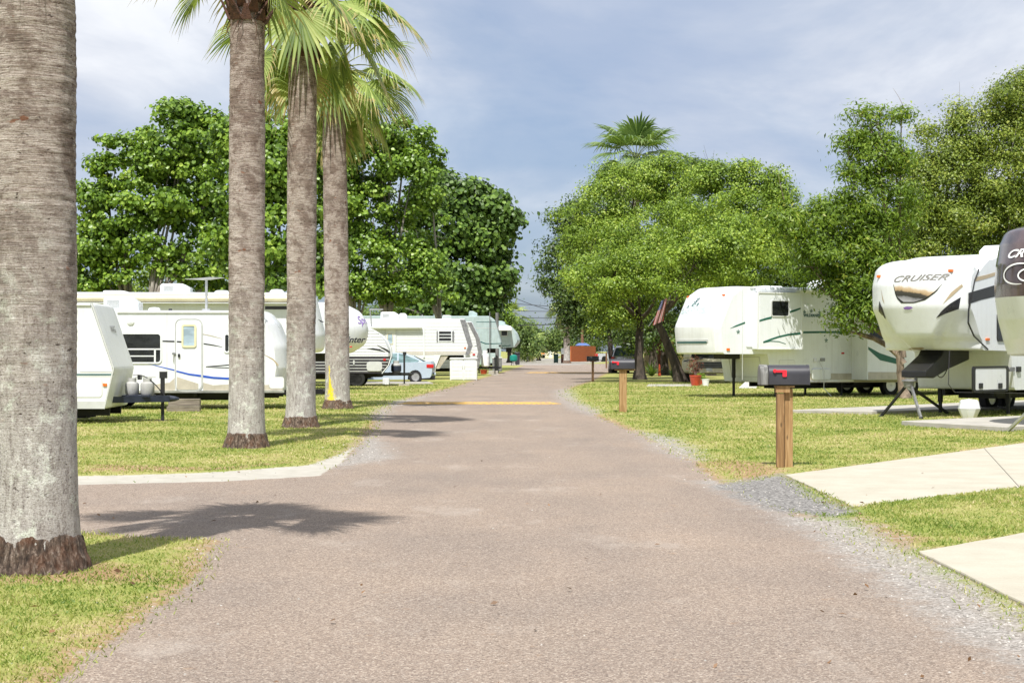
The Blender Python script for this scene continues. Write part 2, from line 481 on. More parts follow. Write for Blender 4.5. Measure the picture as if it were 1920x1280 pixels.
PADS = [([G(1473, 893), G(1600, 953), (8.6, 20.2), (12.6, 31.6)], 0.025),
        ([G(1722, 1040), (3.0, 8.8), (7.2, 12.3), (11.5, 20.6)], 0.03)]
# two farther slabs under the parked fifth wheels
PADS += [([G(1482, 776), G(1635, 779), (21, 46), (20, 51)], 0.10), ([G(1690, 799), G(1880, 811), (20.5, 37.0), (19, 41)], 0.11)]

rows = [2.2]
while rows[-1] < 400: rows.append(rows[-1] * 1.0075 + 0.004)
rows = np.array(rows)
cols = np.concatenate([-np.geomspace(2.6, 0.38, 26)[:-1], np.linspace(-0.38, 0.38, 330), np.geomspace(0.38, 2.6, 26)[1:]])
Yv, Cv = np.meshgrid(rows, cols, indexing='ij')
Xv = Yv * Cv
P2 = np.stack([Xv.ravel(), Yv.ravel()], 1)
sd_road = sdist(ROAD, P2)
def wgt(sd, f): return np.clip(0.5 - sd / (2 * f), 0, 1)
fz = 0.10 + 0.004 * P2[:, 1]
w_road = wgt(sd_road, fz)
w_grav = np.maximum.reduce([1.0 * wgt(sdist(g, P2), 0.28 + 0.004 * P2[:, 1]) for g in GRAVEL] + [0.30 * np.exp(-np.abs(sd_road - 0.05) / 0.16)])
w_white = wgt(sdist(WHITE, P2), 0.08)
w_dark = wgt(sdist(DARK, P2), 0.26)
w_dirt = np.maximum.reduce([wgt(sdist(g, P2), 0.3) for g in DIRT] + [0.78 * np.exp(-np.maximum(sd_road, 0) / 0.32)])
for pd, _ in PADS: w_dirt = np.maximum(w_dirt, 0.6 * np.exp(-np.abs(sdist(pd, P2)) / 0.12))
lawn = (1 - w_road) * (1 - np.maximum(w_grav * 0.95, np.maximum(w_white, w_dark)))
Zv = 0.028 * np.clip(lawn, 0, 1)
hn = np.array([mnoise.noise((x * 0.35, y * 0.35, 0.0)) for x, y in P2]) * 0.018
hn2 = np.array([mnoise.noise((x * 2.5, y * 2.5, 4.0)) for x, y in P2]) * 0.006
Zv = Zv + (hn + hn2) * np.clip((20 - np.abs(P2[:, 1] - 20)) / 20 + 0.4, 0.1, 1) * (0.3 + 0.7 * lawn)
inpad = np.zeros(len(P2), bool)
for pd, h in PADS: inpad |= sdist(pd, P2) < 0.02
Zv[inpad] = np.minimum(Zv[inpad], 0.005)
nr, ncn = Yv.shape
idx = np.arange(nr * ncn).reshape(nr, ncn)
quads = np.stack([idx[:-1, :-1].ravel(), idx[:-1, 1:].ravel(), idx[1:, 1:].ravel(), idx[1:, :-1].ravel()], 1)
fc_road = w_road[quads].mean(1)
other = np.maximum.reduce([w_grav, w_white, w_dark])[quads].mean(1)

def ground_mat():
    m, t, b = newmat('ground surfaces')
    p = t.pos()
    fine = t.noise(p, 26, 5, 0.75)
    mid = t.noise(p, 3.2, 5, 0.62)
    big = t.noise(p, 0.45, 4, 0.55)
    fuzz = t.math('SUBTRACT', t.math('ADD', t.math('MULTIPLY', fine, 0.6), t.math('MULTIPLY', mid, 0.55)), 0.575)
    def mask(attr, gain=1.6, sharp=4.0):
        v = t.math('ADD', t.attr(attr), t.math('MULTIPLY', fuzz, gain))
        return t.math('MULTIPLY', t.math('SUBTRACT', v, 0.5 - 0.5 / sharp), sharp, True)
    # aggregate: one tone per chip
    def chips(scale, stops):
        v = t.add('ShaderNodeTexVoronoi', {'Scale': scale, 'Vector': p})
        r = t.add('ShaderNodeSeparateColor', {0: v.outputs['Color']}).outputs[0]
        return t.ramp(r, stops), v.outputs['Distance']
    ch, cd = chips(125, [(0.0, (0.13, 0.105, 0.09)), (0.3, (0.245, 0.20, 0.17)), (0.6, (0.335, 0.27, 0.225)), (0.84, (0.42, 0.355, 0.30)), (1.0, (0.66, 0.60, 0.53))])
    ch2, cd2 = chips(78, [(0.0, (0.15, 0.12, 0.105)), (0.5, (0.285, 0.235, 0.20)), (0.9, (0.37, 0.305, 0.255)), (1.0, (0.56, 0.50, 0.43))])
    asph = t.mix(0.42, ch, ch2)
    asph = t.mix(1.0, asph, t.ramp(t.noise(t.mapping(p, (1, 0.22, 1)), 1.1, 5, 0.6), [(0.3, (0.90, 0.90, 0.91)), (0.7, (1.07, 1.05, 1.03))]), 'MULTIPLY')
    asph = t.mix(1.0, asph, t.ramp(big, [(0.35, (0.93, 0.93, 0.94)), (0.65, (1.05, 1.03, 1.01))]), 'MULTIPLY')
    orange = t.math('MULTIPLY', t.ramp(t.noise(p, 5.5, 6, 0.7), [(0.62, 0.0), (0.72, 1.0)]), 0.35)
    asph = t.mix(orange, asph, (0.40, 0.25, 0.14))
    worn = t.math('MULTIPLY', t.ramp(t.noise(t.mapping(p, (1, 0.5, 1)), 0.9, 6, 0.7), [(0.56, 0.0), (0.70, 1.0)]), 0.45)
    asph = t.mix(1.0, asph, (0.86, 0.848, 0.82), 'MULTIPLY')
    asph = t.mix(worn, asph, (0.40, 0.355, 0.31))
    gv, gd = chips(64, [(0.0, (0.16, 0.147, 0.133)), (0.4, (0.262, 0.243, 0.22)), (0.75, (0.345, 0.322, 0.295)), (1.0, (0.46, 0.43, 0.40))])
    dk, dd = chips(48, [(0.0, (0.085, 0.08, 0.075)), (0.5, (0.195, 0.185, 0.175)), (0.9, (0.30, 0.288, 0.27)), (1.0, (0.42, 0.40, 0.38))])
    wh = t.mix(t.ramp(mid, [(0.35, 0.0), (0.7, 1.0)]), (0.37, 0.35, 0.30), (0.46, 0.435, 0.385))
    dirt = t.ramp(t.math('ADD', t.math('MULTIPLY', fine, 0.7), t.math('MULTIPLY', mid, 0.3)), [(0.3, (0.15, 0.085, 0.04)), (0.5, (0.30, 0.20, 0.105)), (0.7, (0.46, 0.36, 0.23))])
    gr0 = t.ramp(t.noise(t.mapping(p, (1.2, 1.0, 1)), 38, 5, 0.8), [(0.3, (0.09, 0.12, 0.022)), (0.5, (0.20, 0.24, 0.048)), (0.7, (0.36, 0.36, 0.11))])
    gr1 = t.ramp(fine, [(0.3, (0.22, 0.19, 0.075)), (0.55, (0.42, 0.37, 0.15)), (0.75, (0.54, 0.48, 0.25))])
    dry = t.ramp(t.math('ADD', t.math('MULTIPLY', big, 0.55), t.math('MULTIPLY', mid, 0.45)), [(0.40, 0.0), (0.62, 0.85)])
    grass = t.mix(dry, gr0, gr1)
    grass = t.mix(mask('dirt', 1.8, 3.0), grass, dirt)
    c = t.mix(mask('road', 1.1, 5.0), grass, asph)
    c = t.mix(t.math('MULTIPLY', mask('gravel', 2.2, 2.0), 0.9), c, gv)
    c = t.mix(mask('darkgravel', 1.8, 2.6), c, dk)
    c = t.mix(mask('white', 1.0, 4.0), c, wh)
    t.put(b, 'Base Color', c)
    b.inputs['Roughness'].default_value = 0.92
    b.inputs['Specular IOR Level'].default_value = 0.2
    h = t.math('ADD', t.math('MULTIPLY', cd, 0.6), t.math('MULTIPLY', fine, 0.6))
    t.put(b, 'Normal', t.bump(h, 0.55, 0.012))
    return m
M['ground'] = ground_mat()
def sheet(name, qmask, kind='structure'):
    q = quads[qmask]
    used, inv = np.unique(q, return_inverse=True)
    q = inv.reshape(-1, 4)
    me = bpy.data.meshes.new(name)
    me.vertices.add(len(used)); me.loops.add(q.size); me.polygons.add(len(q))
    co = np.stack([P2[used, 0], P2[used, 1], Zv[used]], 1)
    me.vertices.foreach_set('co', co.ravel())
    me.loops.foreach_set('vertex_index', q.ravel())
    me.polygons.foreach_set('loop_start', np.arange(0, q.size, 4))
    me.polygons.foreach_set('use_smooth', np.ones(len(q), bool))
    for nm, a in (('road', w_road), ('gravel', w_grav), ('white', w_white), ('darkgravel', w_dark), ('dirt', w_dirt)):
        at = me.attributes.new(nm, 'FLOAT', 'POINT')
        at.data.foreach_set('value', a[used].astype(np.float32))
    me.materials.append(M['ground'])
    me.update(); me.validate()
    o = bpy.data.objects.new(name, me); C.objects.link(o)
    tag(o, kind=kind)
    return o
is_shoulder = (other > 0.5) & (fc_road < 0.999) | ((w_grav[quads].mean(1) > 0.6)) | (w_white[quads].mean(1) > 0.5) | (w_dark[quads].mean(1) > 0.5)
is_road = (fc_road > 0.5) & ~is_shoulder
tag(sheet('road', is_road), 'pinkish brown chip-sealed lane running away between the lawns')
tag(sheet('gravel_shoulder', is_shoulder), 'pale and dark loose gravel beside the lane')
tag(sheet('lawn', ~is_road & ~is_shoulder), 'patchy green and dry lawn either side of the lane')
g = MB().add([(-3000, -500, -0.06), (3000, -500, -0.06), (3000, 5000, -0.06), (-3000, 5000, -0.06)], [(0, 1, 2, 3)])
o = g.build('ground', M['ground'], smooth=0); tag(o, 'flat ground reaching to the horizon', kind='structure')

def concrete_mat():
    m, t, b = newmat('cream concrete')
    p = t.pos()
    n = t.noise(p, 2.0, 6, 0.6); f = t.noise(p, 60, 4, 0.7)
    c = t.ramp(n, [(0.3, (0.335, 0.305, 0.235)), (0.52, (0.395, 0.365, 0.29)), (0.7, (0.45, 0.42, 0.34))])
    c = t.mix(0.2, c, t.ramp(f, [(0.35, (0.33, 0.30, 0.24)), (0.65, (0.60, 0.56, 0.47))]))
    st = t.ramp(t.noise(p, 9, 5, 0.7), [(0.64, 0.0), (0.74, 1.0)])
    c = t.mix(t.math('MULTIPLY', st, 0.35), c, (0.36, 0.31, 0.23))
    broom = t.noise(t.mapping(p, (6, 60, 1), rot=(0, 0, R(42))), 1.0, 3, 0.6)
    c = t.mix(0.12, c, t.ramp(broom, [(0.3, (0.33, 0.31, 0.25)), (0.7, (0.6, 0.56, 0.46))]))
    t.put(b, 'Base Color', c); b.inputs['Roughness'].default_value = 0.85
    t.put(b, 'Normal', t.bump(f, 0.25, 0.004))
    return m
M['concrete'] = concrete_mat()
M['soil2'] = pm('dark joint', (0.16, 0.145, 0.12), 0.95)
M['concretegrey'] = pm('weathered grey concrete', (0.38, 0.36, 0.32), 0.9, var=0.1, scale=1.5, bump=0.3)
padlab = ['cream concrete parking slab beside the wooden mailbox post', 'cream concrete slab at the lower right corner', 'low grey concrete slab under the tripod stand', 'grey concrete slab in front of the white dish cover']
def wavy(pd, amp=.012, step=.18):
    out = []
    for (xa, ya), (xb, yb) in zip(pd, pd[1:] + pd[:1]):
        L = math.hypot(xb - xa, yb - ya); k = max(1, int(L / step)); nx, ny = -(yb - ya) / L, (xb - xa) / L
        for q in range(k):
            x, y = xa + (xb - xa) * q / k, ya + (yb - ya) * q / k
            o_ = amp * (mnoise.noise((x * 2.3, y * 2.3, 1.0)) * 1.4 + mnoise.noise((x * 9, y * 9, 3.0))) if q else 0
            out.append((x + nx * o_, y + ny * o_))
    return out
for i, (pd, h) in enumerate(PADS):
    o = MB().prism(wavy(pd), lambda x, y: (x, y, -.04), lambda x, y, h=h: (x, y, h)).build('concrete_pad', M['concrete'] if i < 2 else M['concretegrey'], smooth=0, bevel=.012)
    tag(o, padlab[i], kind='structure', group='concrete pads beside the lane')
    if i < 2:
        a, b, c_, d_ = [Vector((*p, h)) for p in pd]
        mb = MB()
        for f in (.42, .84):
            p, q = a + (d_ - a) * f, b + (c_ - b) * f
            mb.bar(p + (q - p) * .003, q - (q - p) * .003, .012, .004)
        j_ = mb.build('expansion_joint', M['soil2'], o, smooth=0)
# kerb where the side lane meets the near lawn
# speed humps
def paint_yellow():
    m, t, b = newmat('worn yellow road paint')
    n = t.noise(t.pos(), 14, 6, 0.75)
    t.put(b, 'Base Color', t.mix(t.ramp(n, [(0.42, 0.0), (0.60, 1.0)]), (0.62, 0.36, 0.05), (0.28, 0.20, 0.13)))
    b.inputs['Roughness'].default_value = 0.8
    return m
M['yellowpaint'] = paint_yellow()
def hump(px0, px1, py, lab):
    (xa, ya), (xb, yb) = G(px0, py), G(px1, py)
    mb = MB(); n = 30; w_ = 0.28
    vs = []; fs = []
    for i in range(n + 1):
        x = xa + (xb - xa) * i / n
        yy = ya + 0.12 * math.sin(i * 0.7) * 0.3
        for k in range(9):
            a = k / 8
            e = min(1, i / 2, (n - i) / 2)
            vs.append((x, yy + w_ * (a * 2 - 1), 0.004 + 0.055 * math.sin(a * math.pi) * e))
    for i in range(n):
        for k in range(8):
            b_ = i * 9 + k
            fs.append((b_, b_ + 9, b_ + 10, b_ + 1))
    o = mb.add(vs, fs).build('speed_hump', M['yellowpaint'])
    return tag(o, lab, 'speed hump', 'yellow speed humps across the lane')
hump(745, 1052, 757, 'nearer of the two worn yellow speed humps across the lane')
hump(985, 1140, 699, 'farther, thinner-looking yellow speed hump beyond the mailboxes')
# ================================================================ VEGETATION
def mesh_np(name, V, Fq, mat, parent=None, smooth=False, attrs=None):
    """V (n,3) float, Fq (m,k) int, k constant"""
    me = bpy.data.meshes.new(name)
    k = Fq.shape[1]
    me.vertices.add(len(V)); me.loops.add(Fq.size); me.polygons.add(len(Fq))
    me.vertices.foreach_set('co', np.ascontiguousarray(V, dtype=np.float32).ravel())
    me.loops.foreach_set('vertex_index', np.ascontiguousarray(Fq, dtype=np.int32).ravel())
    me.polygons.foreach_set('loop_start', np.arange(0, Fq.size, k, dtype=np.int32))
    if smooth: me.polygons.foreach_set('use_smooth', np.ones(len(Fq), bool))
    for nm, a in (attrs or {}).items():
        at = me.attributes.new(nm, 'FLOAT', 'POINT'); at.data.foreach_set('value', np.asarray(a, np.float32))
    me.materials.append(mat)
    me.update()
    o = bpy.data.objects.new(name, me); C.objects.link(o)
    if parent: o.parent = parent
    return o
LEAF = {
    # (verts, faces): blade along +x, face normal +z
    'round': (np.array([(0, 0, 0), (.30, .44, .06), (.75, .42, .10), (1.0, 0, .02), (.75, -.42, .10), (.30, -.44, .06)], float), np.array([(0, 1, 2, 3), (0, 3, 4, 5)])),
    'oval': (np.array([(0, 0, 0), (.5, .26, .06), (1, 0, 0), (.5, -.26, .06)], float), np.array([(0, 1, 2, 3)])),
    'feather': (np.array([(0, 0, 0), (.45, .16, .02), (1, 0, -.12), (.45, -.16, .02)], float), np.array([(0, 1, 2, 3)])),
}
def scatter(rng, kind, pos, nrm, size, spread=1.0, droop=0.0):
    tv, tf = LEAF[kind]
    n = len(pos)
    nz = nrm + rng.normal(0, 0.42 * spread, (n, 3))
    nz /= np.linalg.norm(nz, axis=1)[:, None] + 1e-9
    a = rng.normal(0, 1, (n, 3)); a[:, 2] -= droop
    ax = a - nz * (a * nz).sum(1)[:, None]
    ax /= np.linalg.norm(ax, axis=1)[:, None] + 1e-9
    ay = np.cross(nz, ax)
    s = size * rng.uniform(0.6, 1.25, n)
    V = pos[:, None, :] + s[:, None, None] * (tv[None, :, 0:1] * ax[:, None, :] + tv[None, :, 1:2] * ay[:, None, :] + tv[None, :, 2:3] * nz[:, None, :])
    Fq = tf[None] + (np.arange(n) * len(tv))[:, None, None]
    return V.reshape(-1, 3), Fq.reshape(-1, tf.shape[1])

def bez(a, b, bend, n=6):
    a = Vector(a); b = Vector(b); m = (a + b) / 2 + Vector(bend)
    return [a * (1 - t) ** 2 + m * 2 * t * (1 - t) + b * t * t for t in [i / n for i in range(n + 1)]]

def tree(name, label, px, py, blobs, seed, kind='oval', leaf=0.12, nclump=200, per=80, cr=0.5, mat='leafoak', bark='barkdark',
         trunk=0.25, fork=None, lean=(0, 0), group=None, stems=None, branch=0.35, droop=0.0, cat='tree', up=0.55, dscale=0.8, shell=0.5, zmin=0.8, twig=0.014, spikes=0, stray=0.06, trunk2=None, gapf=0.5, vflat=0.62, gapt=0.26, limbs=()):
    """blobs: (px, py, rpx, rpy[, depth shift m]) ellipses of the crown as traced on the photo, set at the tree's distance"""
    rng = np.random.default_rng(seed); rnd = random.Random(seed)
    bx, by = G(px, py)
    root = thing(name, label, cat, (bx, by, 0), 0, group)
    B = []
    for b in blobs:
        dy = b[4] if len(b) > 4 else 0.0
        Y = by + dy; s = Y / F
        c = np.array([PX(b[0], Y) - bx, dy, PZ(b[1], Y)]); r = np.array([b[2] * s, b[2] * s * dscale, b[3] * s])
        B.append((c, r))
        for _ in range(3):       # smaller sprays that break the outline
            q = rng.normal(0, 1, 3); q /= np.linalg.norm(q); q[2] = abs(q[2]) * (1 if rng.random() < .75 else -1)
            B.append((c + q * r * rng.uniform(.75, 1.05), r * rng.uniform(.22, .42)))
    wts = np.array([(r[0] * r[2]) for c, r in B]); wts = wts / wts.sum()
    pick = rng.choice(len(B), nclump, p=wts)
    d = rng.normal(0, 1, (nclump, 3)); d /= np.linalg.norm(d, axis=1)[:, None]
    d[:, 1] = np.where(rng.random(nclump) < 0.3, -np.abs(d[:, 1]), d[:, 1])
    rad = np.where(rng.random(nclump) < 0.68, rng.uniform(0.72, 1.10, nclump), rng.uniform(0.2, 0.8, nclump) ** (shell))
    cc = np.array([B[i][0] for i in pick]) + d * rad[:, None] * np.array([B[i][1] for i in pick])
    ctr = np.array([B[i][0] for i in pick])
    ok = cc[:, 2] > zmin
    gap = np.array([mnoise.noise((x * gapf + seed, y * gapf, z_ * gapf)) for x, y, z_ in cc])
    ok &= gap < gapt
    cc = cc[ok]; ctr = ctr[ok]; d = d[ok]
    n = len(cc)
    # leaves
    size_c = cr * rng.uniform(0.42, 1.38, n)
    per_c = np.maximum(6, (per * (size_c / cr) ** 1.6 * rng.uniform(0.6, 1.3, n))).astype(int)
    ci = np.repeat(np.arange(n), per_c)
    off = rng.normal(0, 1, (len(ci), 3)); off /= np.linalg.norm(off, axis=1)[:, None]
    off *= (rng.random(len(ci)) ** 0.45)[:, None] * size_c[ci][:, None] * np.array([1.12, 1.12, vflat])
    tail = rng.random(len(ci)) < stray
    off[tail] *= rng.uniform(1.2, 2.0, (tail.sum(), 1))
    pos = cc[ci] + off
    outw = d[ci] * 0.35 + off / (size_c[ci][:, None] * np.array([1.1, 1.1, vflat]) + 1e-6) * 0.95 + np.array([0, -0.10, up * .7])
    V, Fq = scatter(rng, kind, pos, outw, leaf, droop=droop)
    tone = np.repeat(rng.random(n)[ci], len(LEAF[kind][0]))
    mesh_np('crown', V, Fq, M[mat], root, attrs={'tone': tone})
    # wood
    mbs = []
    fk = fork if fork else 2.2
    stems = stems or [(px, py, lean)]
    tops = []
    for si, (sx, sy, ln) in enumerate(stems):
        x0, y0 = G(sx, sy)
        base = Vector((x0 - bx, y0 - by, -0.05)); top = Vector((x0 - bx + ln[0], y0 - by + ln[1], fk))
        pts = bez(base, top, (rnd.uniform(-.12, .12), rnd.uniform(-.1, .1), 0.0), 10)
        tr = trunk if si == 0 else (trunk2 or trunk * 0.8)
        rr = [tr * (1.0 + 0.55 * max(0, 1 - i / 2.2)) * (1 - 0.035 * i) for i in range(11)]
        pts = [p + Vector((rnd.uniform(-1, 1), rnd.uniform(-1, 1), 0)) * tr * 0.12 for p in pts]
        mbs.append(MB().tube(pts, rr, 12))
        tops.append((top, tr * 0.65))
    for lp in limbs:        # limbs traced on the photo: (px, py, radius)
        q_ = [Vector((PX(a, by) - bx, .04 * k, PZ(b, by))) for k, (a, b, r_) in enumerate(lp)]
        mbs[0].tube(q_, [r_ for a, b, r_ in lp], 8)
    nodes = []
    for c, r in B[::4]:
        c = Vector(c)
        si = min(range(len(tops)), key=lambda k: (tops[k][0] - c).length); tp, tr = tops[si]; mb = mbs[si]
        L = (c - tp).length
        if c.z < tp.z - 0.4 * L: continue
        pts = bez(tp, c, (rnd.uniform(-.12, .12) * L, rnd.uniform(-.12, .12) * L, -0.08 * L + rnd.uniform(-.04, .1) * L), 7)
        r0 = tr * rnd.uniform(0.45, 0.72)
        rr = [max(0.02, r0 * (1 - 0.8 * i / 7)) for i in range(8)]
        mb.tube(pts, rr, 7)
        nodes += [(p, rr[i], mb) for i, p in enumerate(pts) if i >= 3]
    if nodes:
        NP = np.array([tuple(q_[0]) for q_ in nodes])
        sel = rng.random(n) < branch
        for c in cc[sel]:
            j = int(np.argmin(np.linalg.norm(NP - c, axis=1) + rng.uniform(0, 0.5, len(NP))))
            p = nodes[j][0]; L = (Vector(c) - p).length; mb = nodes[j][2]
            pts = bez(p, Vector(c) * 1.0, (rnd.uniform(-.2, .2) * L, rnd.uniform(-.2, .2) * L, rnd.uniform(-.1, .2) * L), 4)
            r0 = min(nodes[j][1] * 0.7, twig * 2.2 + 0.006 * L)
            mb.tube(pts, [r0, r0 * .8, r0 * .6, r0 * .42, r0 * .25], 5)
        # bare spiky twigs that stick out of the top
        for _ in range(spikes):
            c = cc[rng.integers(0, n)]; mb = nodes[int(np.argmin(np.linalg.norm(NP - c, axis=1)))][2]
            if c[2] < np.percentile(cc[:, 2], 70): continue
            e = Vector(c) + Vector((rnd.uniform(-.5, .5), rnd.uniform(-.3, .3), rnd.uniform(.5, 1.3)))
            mb.tube(bez(c, e, (rnd.uniform(-.1, .1), 0, 0), 3), [0.012, 0.009, 0.006, 0.003], 4)
    for mb in mbs: mb.build('trunk', M[bark], root, smooth=60)
    return root

# ---- broad round-leaved trees behind the left row
kw = dict(kind='round', gapt=0.31, leaf=0.185, bark='barkpale', branch=0.42, twig=0.016)
tree('shade_tree', 'broad round-leaved tree whose lumpy crown fills the gap between the first and second palm trunk', 262, 716, [
    (330, 262, 78, 62), (255, 300, 62, 60), (400, 290, 60, 70), (330, 360, 95, 75), (230, 400, 70, 62), (190, 455, 48, 60), (300, 440, 85, 60), (395, 400, 60, 80),
    (165, 390, 38, 42), (330, 212, 34, 30), (215, 335, 36, 40), (375, 480, 65, 45), (230, 490, 50, 34), (150, 480, 40, 40), (200, 260, 18, 20), (345, 190, 14, 12), (200, 530, 60, 26), (330, 520, 90, 26), (420, 520, 50, 30), (160, 545, 40, 18)],
    11, nclump=540, per=115, cr=0.54, mat='leafgrape', trunk=0.34, fork=3.4, lean=(0.1, 0), stems=[(245, 716, (-0.1, 0)), (276, 717, (0.15, 0)), (150, 715, (-0.6, 0))], group='round-leaved shade trees behind the left row', **kw)
tree('shade_tree', 'tall round-leaved tree filling the gap between the second and third palm trunks', 520, 722, [
    (470, 260, 60, 60), (520, 300, 60, 90), (440, 340, 60, 80), (560, 380, 60, 90), (500, 440, 70, 70), (430, 460, 60, 60), (590, 300, 55, 70), (580, 480, 55, 50), (520, 520, 60, 26), (600, 520, 50, 30)],
    12, nclump=350, per=115, cr=0.54, mat='leafgrape', trunk=0.36, fork=3.6, stems=[(513, 722, (0, 0)), (478, 718, (-.3, 0))], group='round-leaved shade trees behind the left row', **kw)
tree('shade_tree', 'largest bright round-leaved tree, just right of the fourth palm trunk', 722, 706, [
    (700, 262, 62, 50), (760, 275, 52, 45), (800, 290, 34, 40), (680, 330, 75, 65), (770, 345, 66, 62), (700, 410, 80, 60), (780, 430, 62, 60), (720, 490, 88, 50), (800, 500, 46, 46), (670, 480, 46, 60), (655, 270, 40, 60), (690, 540, 60, 26), (640, 400, 40, 80), (745, 236, 24, 22), (740, 545, 80, 24), (820, 545, 50, 28), (650, 545, 40, 24)],
    13, nclump=560, per=125, cr=0.62, mat='leafgrape', trunk=0.36, fork=3.0, lean=(0, 0), stems=[(724, 706, (0.1, 0)), (765, 706, (1.9, 0)), (690, 706, (-.6, 0))], group='round-leaved shade trees behind the left row', **kw)
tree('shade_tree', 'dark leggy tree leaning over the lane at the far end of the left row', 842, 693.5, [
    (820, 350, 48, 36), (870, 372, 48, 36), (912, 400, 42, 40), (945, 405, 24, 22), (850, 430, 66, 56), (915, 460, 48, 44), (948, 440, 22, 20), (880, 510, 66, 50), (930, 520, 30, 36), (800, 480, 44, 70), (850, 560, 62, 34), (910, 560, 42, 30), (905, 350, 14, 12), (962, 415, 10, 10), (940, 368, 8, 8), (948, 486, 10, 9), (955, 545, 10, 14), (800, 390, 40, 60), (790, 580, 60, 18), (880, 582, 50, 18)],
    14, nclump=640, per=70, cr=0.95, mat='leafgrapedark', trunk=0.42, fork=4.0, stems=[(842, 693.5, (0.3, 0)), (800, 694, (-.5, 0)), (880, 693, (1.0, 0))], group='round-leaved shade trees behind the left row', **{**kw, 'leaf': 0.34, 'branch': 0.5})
tree('shade_tree', 'lighter small-leaved tree behind the grey-green trailers at the end of the left row', 905, 691, [
    (930, 560, 36, 28), (890, 575, 40, 24), (945, 590, 22, 22), (850, 585, 40, 22), (800, 585, 40, 22)], 15, nclump=180, per=110, cr=0.8, mat='leafgrape', leaf=0.28, kind='oval', trunk=0.3, fork=3.0, group='round-leaved shade trees behind the left row')
tree('bush', 'yellow-green bush showing above the motorhome roof between pale trunks', 300, 712, [(295, 530, 34, 24), (385, 545, 60, 26), (220, 545, 50, 22), (290, 580, 130, 50)], 16, nclump=110, per=150, cr=0.75, mat='leafoak', leaf=0.15, trunk=0.1, fork=1.0, cat='bush')

# ---- right side
kw = dict(kind='oval', gapt=0.40, branch=0.22)
tree('oak_tree', 'dense rounded yellow-green oak overhanging the lane beside the two parked pickups', 1200, 712, [
    (1190, 350, 78, 52), (1240, 345, 70, 50), (1130, 400, 66, 56), (1215, 420, 90, 62), (1110, 460, 58, 52), (1185, 490, 80, 50), (1270, 410, 44, 66), (1090, 500, 42, 34), (1255, 480, 50, 50), (1120, 530, 54, 32), (1195, 545, 60, 26), (1080, 400, 30, 26), (1250, 310, 36, 18), (1170, 590, 40, 24), (1140, 590, 40, 30), (1150, 520, 80, 50, -8), (1235, 505, 80, 60, -8), (1195, 470, 90, 60, -6), (1110, 500, 50, 40, -6)],
    21, nclump=860, per=170, cr=0.62, mat='leafoak', leaf=0.14, trunk=0.27, fork=3.2, lean=(0.1, 0), stems=[(1200, 712, (0.0, 0)), (1149, 699, (-0.3, 0.2))], spikes=30, group='oaks beside the right lawn', **kw)
tree('oak_tree', 'broad yellow-green oak with a leaning forked trunk beside the white fifth wheel with leaf prints', 1272, 717, [
    (1350, 350, 62, 44), (1410, 345, 54, 36), (1450, 370, 36, 40), (1320, 410, 60, 50), (1400, 420, 74, 54), (1460, 430, 34, 50), (1350, 470, 60, 46), (1430, 490, 58, 40), (1300, 480, 40, 40), (1375, 520, 70, 26), (1470, 390, 20, 44), (1330, 330, 26, 22), (1300, 500, 70, 50, -6), (1370, 480, 80, 50, -5), (1330, 440, 80, 60, -4)],
    22, nclump=640, per=170, cr=0.62, mat='leafoak', leaf=0.14, trunk=0.26, fork=3.0, lean=(-1.0, 0.2), stems=[(1278, 717, (-1.2, 0.1)), (1284, 716, (1.3, 0.4))], spikes=25, group='oaks beside the right lawn', **kw)
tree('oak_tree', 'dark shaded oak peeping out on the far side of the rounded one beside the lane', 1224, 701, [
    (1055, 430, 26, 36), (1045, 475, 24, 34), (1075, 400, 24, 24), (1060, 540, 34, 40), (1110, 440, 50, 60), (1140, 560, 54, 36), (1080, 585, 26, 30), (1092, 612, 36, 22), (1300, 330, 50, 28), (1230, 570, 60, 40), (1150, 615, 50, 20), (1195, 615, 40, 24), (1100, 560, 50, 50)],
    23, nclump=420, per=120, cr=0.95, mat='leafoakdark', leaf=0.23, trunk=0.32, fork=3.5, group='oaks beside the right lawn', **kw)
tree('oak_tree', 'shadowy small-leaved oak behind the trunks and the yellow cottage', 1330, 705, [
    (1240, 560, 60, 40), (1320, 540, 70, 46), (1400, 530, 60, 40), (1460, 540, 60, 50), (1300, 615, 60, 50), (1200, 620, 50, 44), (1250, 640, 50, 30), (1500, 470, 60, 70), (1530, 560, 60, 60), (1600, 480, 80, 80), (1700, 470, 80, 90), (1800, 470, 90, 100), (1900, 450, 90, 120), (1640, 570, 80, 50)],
    24, nclump=760, per=110, cr=0.95, mat='leafoakdark', leaf=0.23, trunk=0.32, fork=3.0, stems=[(1330, 705, (0, 0)), (1245, 704, (0, 0)), (1170, 699, (0, 0))], group='oaks beside the right lawn', **kw)
